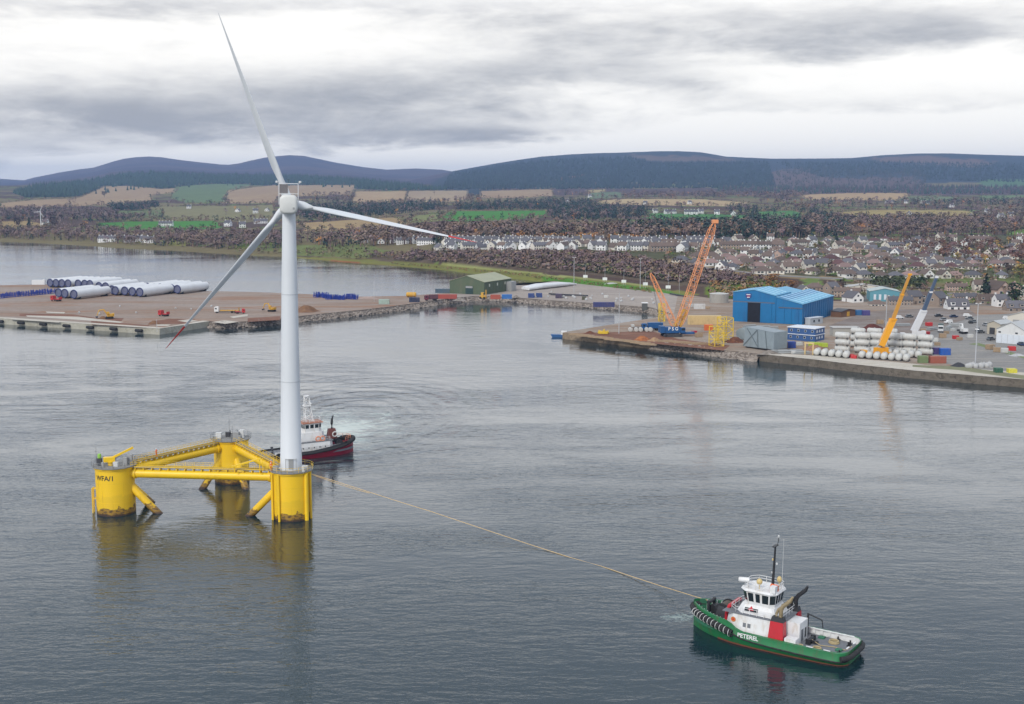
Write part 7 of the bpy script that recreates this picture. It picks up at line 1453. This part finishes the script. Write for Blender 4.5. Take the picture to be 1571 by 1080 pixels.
def wood(name, label, jobs):
    """jobs: (polygon, count, [(kind, colour, weight, h0, h1)])"""
    VV, QQ, CC, NN = [], [], [], []; o = 0
    for poly, n, mix in jobs:
        line = isinstance(poly, tuple)
        w = np.array([m[2] for m in mix], float); w /= w.sum(); ch = RNG.choice(len(mix), n, p=w)
        for (px, py), c in zip(sample_poly(poly, n) if not line else [(poly[0][0] + (poly[1][0] - poly[0][0]) * k, poly[0][1] + (poly[1][1] - poly[0][1]) * k + RNG.normal(0, .12)) for k in RNG.random(n)], ch):
            if not line and py < 350 and RNG.random() < .95 and any(bool(inside(f, np.float64(px), np.float64(py))) for f in FIELDS): continue
            kind, col, _, h0, h1 = mix[c]; p = ground(px, py); h = RNG.uniform(h0, h1)
            if any((p - q).length < 7.5 for q in HOUSES) and kind != 'b' : continue
            if kind == 'k': v, q = cone
            else: v, q = VAR[kind][RNG.integers(len(VAR[kind]))]
            a = RNG.uniform(0, 6.28); ca, sa = math.cos(a), math.sin(a); wd = RNG.uniform(.85, 1.2)
            P = np.stack([(v[:, 0] * ca - v[:, 1] * sa) * h * wd + p.x, (v[:, 0] * sa + v[:, 1] * ca) * h * wd + p.y, v[:, 2] * h + p.z], 1)
            cen = np.array([p.x, p.y, p.z + h * .45]); nn = (P - cen) / h + RNG.normal(0, .10, P.shape) + np.array([0, 0, .5]); NN.append(nn / np.linalg.norm(nn, axis=1, keepdims=True)); VV.append(P); QQ.append(q + o); o += len(v); CC.append(np.tile(rgb(col, RNG.uniform(1.05, 1.65)) * RNG.uniform(.93, 1.07, 3), (len(v), 1)))
    Q = np.concatenate(QQ); ob = bpy.data.objects.new(name, raw_mesh(name, np.concatenate(VV), Q, np.concatenate(CC), np.concatenate(NN))); S.collection.objects.link(ob); tag(ob, label, kind='stuff')
DEC = [('d', BROWN, 5, 9, 15), ('d', PURPLE, 4, 9, 15), ('d', ORANGE, .6, 7, 12), ('c', CONIF, 1.0, 11, 17), ('d', OLIVE, .7, 6, 11)]
DARK = [('c', CONIF, 5, 10, 16), ('d', PURPLE, 1.2, 8, 13)]
wood('woodland', 'brown autumn wood behind the town roofs', [
    ([(470, 372), (560, 362), (700, 353), (860, 352), (1000, 350), (1180, 347), (1300, 346), (1571, 347), (1720, 348), (1720, 365), (1571, 362), (1300, 364), (1000, 368), (860, 369), (700, 373), (600, 377), (500, 380)], 2000, DEC),
    ([(955, 364), (1000, 350), (1200, 346), (1310, 347), (1300, 362), (1180, 366), (1000, 368)], 330, [('c', CONIF, 5, 13, 20), ('d', BROWN, 1, 9, 13)]),
    ([(760, 371), (980, 368), (1000, 372), (780, 374)], 90, [('d', ORANGE, 1, 6, 10), ('d', GOLD, .6, 6, 9), ('d', BROWN, 1, 7, 11)])])
wood('woodland', 'purple-brown wood along the far shore', [([(-120, 350), (0, 354), (130, 353), (230, 357), (330, 359), (440, 362), (480, 369), (440, 381), (330, 383), (290, 379), (230, 378), (130, 371), (0, 366), (-120, 362)], 1100, [('d', PURPLE, 5, 7, 12), ('d', BROWN, 3, 7, 12), ('c', CONIF, .6, 9, 14), ('b', OLIVE, 1.5, 2.5, 4)]),
    ([(360, 384), (450, 386), (520, 380), (560, 384), (600, 390), (560, 399), (450, 392), (360, 389)], 120, [('b', OLIVE, 2, 2, 4), ('d', BROWN, 1, 4, 8)])])
wood('woodland', 'dark conifer belts among the fields', [([(450, 318), (560, 314), (660, 313), (690, 318), (640, 326), (560, 333), (450, 336)], 800, DARK), ([(840, 323), (930, 320), (1000, 322), (990, 333), (900, 338), (850, 337)], 420, DARK), ([(165, 317), (240, 313), (250, 320), (180, 326)], 330, DARK), ([(700, 315), (880, 307), (920, 314), (900, 321), (700, 323)], 480, DARK),
    ([(0, 324), (100, 321), (180, 327), (250, 333), (180, 339), (90, 338), (0, 337)], 620, [('d', PURPLE, 4, 8, 13), ('c', CONIF, 1.5, 9, 14)]), ([(90, 310), (118, 308), (118, 316), (88, 316)], 80, DEC), ([(1110, 318), (1250, 322), (1330, 345), (1160, 346)], 380, DARK)])
wood('woodland', 'scattered trees and hedges over the plain', [([(1160, 310), (1571, 309), (1720, 309), (1720, 346), (1500, 346), (1520, 332), (1480, 321), (1340, 320), (1240, 326)], 760, DEC), ([(850, 298), (1240, 297), (1230, 306), (1100, 304), (930, 306)], 520, DEC), ([(0, 316), (900, 305), (1100, 320), (1100, 346), (480, 350), (0, 350)], 380, DEC), ([(480, 300), (545, 300), (540, 312), (470, 312)], 90, DEC), ([(1395, 310), (1571, 306), (1720, 306), (1720, 316), (1400, 316)], 260, DARK),
    ([(640, 292), (735, 304), (740, 312), (600, 314)], 160, DEC), ([(1230, 336), (1520, 337), (1520, 348), (1230, 348)], 420, DEC), ([(340, 320), (420, 318), (420, 330), (345, 332)], 120, DEC)])
HEDGE = [('b', OLIVE, 2, 2, 4), ('b', BROWN, 3, 2, 4.5), ('d', BROWN, .7, 6, 11), ('d', CONIF, .4, 6, 10)]
wood('hedgerows', 'hedgerows along the field edges', [((f[i], f[(i + 1) % len(f)]), max(3, int(math.hypot(f[i][0] - f[(i + 1) % len(f)][0], 3 * (f[i][1] - f[(i + 1) % len(f)][1])) * .55)), HEDGE) for f in FIELDS for i in range(len(f))])
wood('forest', 'dark spruce plantation on the left hill slope', [([(20, 296), (60, 284), (110, 280), (150, 275), (180, 268), (230, 264.5), (330, 268), (480, 270), (560, 276), (640, 285), (690, 292), (600, 292), (480, 287), (380, 284), (300, 288), (200, 292), (110, 302), (40, 303)], 4200, [('k', CONIF, 1, 9, 18)])])
wood('forest', 'blue-dark spruce forest across the right hill', [([(690, 268), (760, 256), (830, 247), (960, 241), (1000, 250), (1180, 249), (1190, 288), (760, 291), (680, 290)], 6500, [('k', (.026, .038, .036), 1, 9, 18)]), ([(1190, 250), (1340, 248), (1571, 252), (1720, 256), (1720, 284), (1420, 276), (1400, 266), (1260, 272)], 2600, [('k', (.028, .04, .038), 1, 8, 16)]), ([(1190, 258), (1260, 258), (1420, 262), (1420, 290), (1190, 290)], 700, [('k', (.05, .05, .042), 1, 7, 14)]), ([(1100, 288), (1571, 286), (1571, 298), (1100, 297)], 1100, [('k', (.06, .045, .045), 1, 8, 15), ('k', CONIF, 1, 8, 15)])])
wood('scrub', 'brown scrub on the bank below the houses', [([(560, 393), (690, 386.5), (900, 387.5), (950, 393), (1060, 411), (1120, 424), (1170, 432), (1130, 438), (1060, 436), (900, 418), (800, 412), (690, 404), (600, 400)], 1900, [('b', PURPLE, 4, 2.0, 4.4), ('b', BROWN, 3, 2.0, 4.4), ('b', (.13, .12, .06), 1.2, 1.5, 3.5), ('d', PURPLE, .5, 5, 8), ('b', (.16, .10, .06), 1, 2, 4)]), ([(850, 402), (920, 408), (1000, 420), (1060, 432), (1000, 430), (900, 416)], 220, [('b', OLIVE, 1, 2, 4), ('b', (.05, .06, .03), 1, 2, 4)]),
    ([(600, 403), (800, 420), (1000, 446), (1000, 450), (800, 424), (600, 406)], 260, [('b', (.20, .12, .06), 1, .7, 1.6), ('b', OLIVE, 1, .7, 1.6)])])
wood('garden_shrubs', 'hedges and shrubs between the town houses', [([(1010, 376), (1571, 372), (1720, 372), (1720, 430), (1571, 430), (1330, 427), (1180, 420), (1090, 405), (1020, 396)], 2000, [('b', OLIVE, 3, 1.2, 3.0), ('b', GREENL, 3, 1.2, 3.0), ('b', BROWN, 2, 1.5, 3.2), ('d', BROWN, 1.2, 4, 7.5), ('b', ORANGE, .5, 1.5, 3)]), ([(1360, 374), (1571, 370), (1720, 370), (1720, 405), (1480, 404), (1380, 388)], 420, [('d', (.14, .07, .045), 4, 6, 10), ('d', PURPLE, 2, 6, 10), ('d', GOLD, .5, 5, 8)]),
    ([(1290, 432), (1571, 433), (1720, 433), (1720, 470), (1500, 470), (1400, 462), (1290, 452)], 380, [('b', OLIVE, 2, 1.5, 3), ('b', GREENL, 2, 1.5, 3), ('d', BROWN, 1, 4, 7)]), ([(1330, 430), (1420, 432), (1420, 444), (1340, 442)], 120, [('b', (.045, .055, .025), 1, 2.5, 4.5)]), ([(1090, 434), (1180, 426), (1215, 446), (1190, 456), (1090, 460)], 240, [('b', (.24, .13, .05), 2, 1.5, 3.5), ('b', OLIVE, 1.4, 1.5, 3.2), ('b', BROWN, 1, 2, 4)]), ([(660, 384.5), (1010, 386), (1010, 389), (660, 387)], 150, [('b', OLIVE, 1, 1, 2), ('b', BROWN, 1, 1, 2.2)])])
# single trees one can tell apart
bark = mat('bark', (.09, .065, .05), .9, var=.3, vscale=2)
def single_tree(col, conifer=False):
    t = thing('tree', 'x', 'tree'); tr = MB(); tr.tube((0, 0, -.4), (0, 0, 3.2), .28, .2, 7)
    for a in range(5):
        x, y = math.cos(a * 1.3), math.sin(a * 1.3); tr.path([(0, 0, 2.2 + .3 * a), (x * 1.0, y * 1.0, 4.0 + .2 * a), (x * 1.8, y * 1.8, 6.2)], [.14, .1, .04], 5)
    if not conifer: tr.build('trunk', bark, t, 60)
    else: MB().tube((0, 0, -.4), (0, 0, 8), .25, .08, 7).build('trunk', bark, t, 60)
    v, q = leaf_tree(RNG, 320 if not conifer else 260, 9.5, 3.6 if not conifer else 2.6, .42 if not conifer else .5, conifer, trunk=False)
    C = np.tile(np.array(col), (len(v), 1)) * RNG.uniform(.7, 1.3, (len(v) // 4, 1)).repeat(4, 0); o = bpy.data.objects.new('crown', raw_mesh('crown', v, q, C)); S.collection.objects.link(o); o.parent = t; return t
TP = {}
for px, py, kind, s, lab in [(1558, 473, 'dark', 1.5, 'large dark green tree beside the dock road houses'), (1512, 452, 'pine', 1.4, 'dark conifer between the cream house and pink gable'), (1185, 447, 'rust', 1.2, 'rust orange tree above the blue shed'), (1215, 448, 'rust', .8, 'smaller rust tree behind the blue shed roof'), (1150, 441, 'olive', .8, 'olive bush tree left of the rust tree'), (1258, 382, 'green', .7, 'bright green garden tree among brown roofs'), (1250, 384, 'gold', .7, 'golden tree beside the green garden tree'), (1385, 419, 'dark', .6, 'round dark green garden tree by the bungalow curve'), (1565, 432, 'gold', 1.3, 'pale golden tree at the right edge of the estate'), (1468, 402, 'gold', .8, 'golden tree in the middle of the estate'), (1356, 394, 'gold', .6, 'small golden tree near a pink-roofed bungalow'), (1283, 374, 'pine', 1.1, 'single dark conifer among the upper roofs'), (812, 417, 'olive', .45, 'lone bush on the green verge by the shore path'), (638, 401, 'olive', .5, 'lone bush on the shore grass'), (522, 385, 'olive', .6, 'round bush on the left shore meadow'), (45, 352, 'pine', 1.2, 'dark conifer beside the distant small turbine'), (28, 352, 'bare', 1.4, 'spreading brown tree on the straw field at the shore'), (160, 303, 'bare', 1.3, 'lone tree in the middle of the tan field'), (80, 352, 'bare', 1.3, 'brown tree beside the small distant turbine'), (700, 381, 'green', .6, 'green garden tree at the first bank houses'), (1413, 437, 'dark', .6, 'dark bush left of the navy crane tip'), (1290, 447, 'bare', .8, 'bare brown tree by the long white hall'), (1325, 462, 'olive', .6, 'olive tree between the white gables'), (1545, 423, 'bare', 1.0, 'bare brown tree beside the golden tree')]:
    col = {'dark': (.025, .045, .025), 'pine': CONIF, 'rust': (.24, .12, .045), 'olive': OLIVE, 'green': (.09, .14, .03), 'gold': (.28, .21, .06), 'bare': (.10, .07, .06)}[kind]
    if kind not in TP: TP[kind] = single_tree(col, kind == 'pine')
    place(TP[kind], ground(px, py), RNG.uniform(0, 6), lab, 'single trees', s * (1.0 if py > 370 else 1.5))
# distant small wind turbine
p = ground(63, 349); t = thing('small_wind_turbine', 'tiny white wind turbine on the far left shore', 'wind turbine', p); h = 24
MB().tube((0, 0, 0), (0, 0, h), .9, .5, 8).build('tower', white_paint, t); MB().box((0, -.6, h), (1.2, 3.0, 1.2)).build('nacelle', white_paint, t)
for a in (25, 145, 265): MB().extr([(-.5, 0), (.5, 0), (.25, 9.5), (-.1, 9.5)], 'Y', -.1, .1).build('blade', white_paint, t, loc=(0, -2.2, h)).rotation_euler = (0, R(a), 0)
# ------------------------------------------------------------------ moist air over the firth
def make_haze():
    m = bpy.data.materials.new('moist_air'); m.use_nodes = True; nt = m.node_tree; nt.nodes.clear()
    out = N(nt, 'ShaderNodeOutputMaterial'); v = N(nt, 'ShaderNodeVolumePrincipled')
    v.inputs['Color'].default_value = (.42, .62, 1.0, 1); v.inputs['Density'].default_value = 7.5e-5; v.inputs['Anisotropy'].default_value = .1
    nt.links.new(v.outputs[0], out.inputs['Volume'])
    x0, x1, y0, y1, z0, z1 = -9500, 9500, -600, 14500, -9, float(ZG.max()) + 8
    o = MB().box(((x0 + x1) / 2, (y0 + y1) / 2, (z0 + z1) / 2), (x1 - x0, y1 - y0, z1 - z0)).build('haze', m); tag(o, 'thin bluish haze over the firth and hills', kind='stuff')
make_haze()
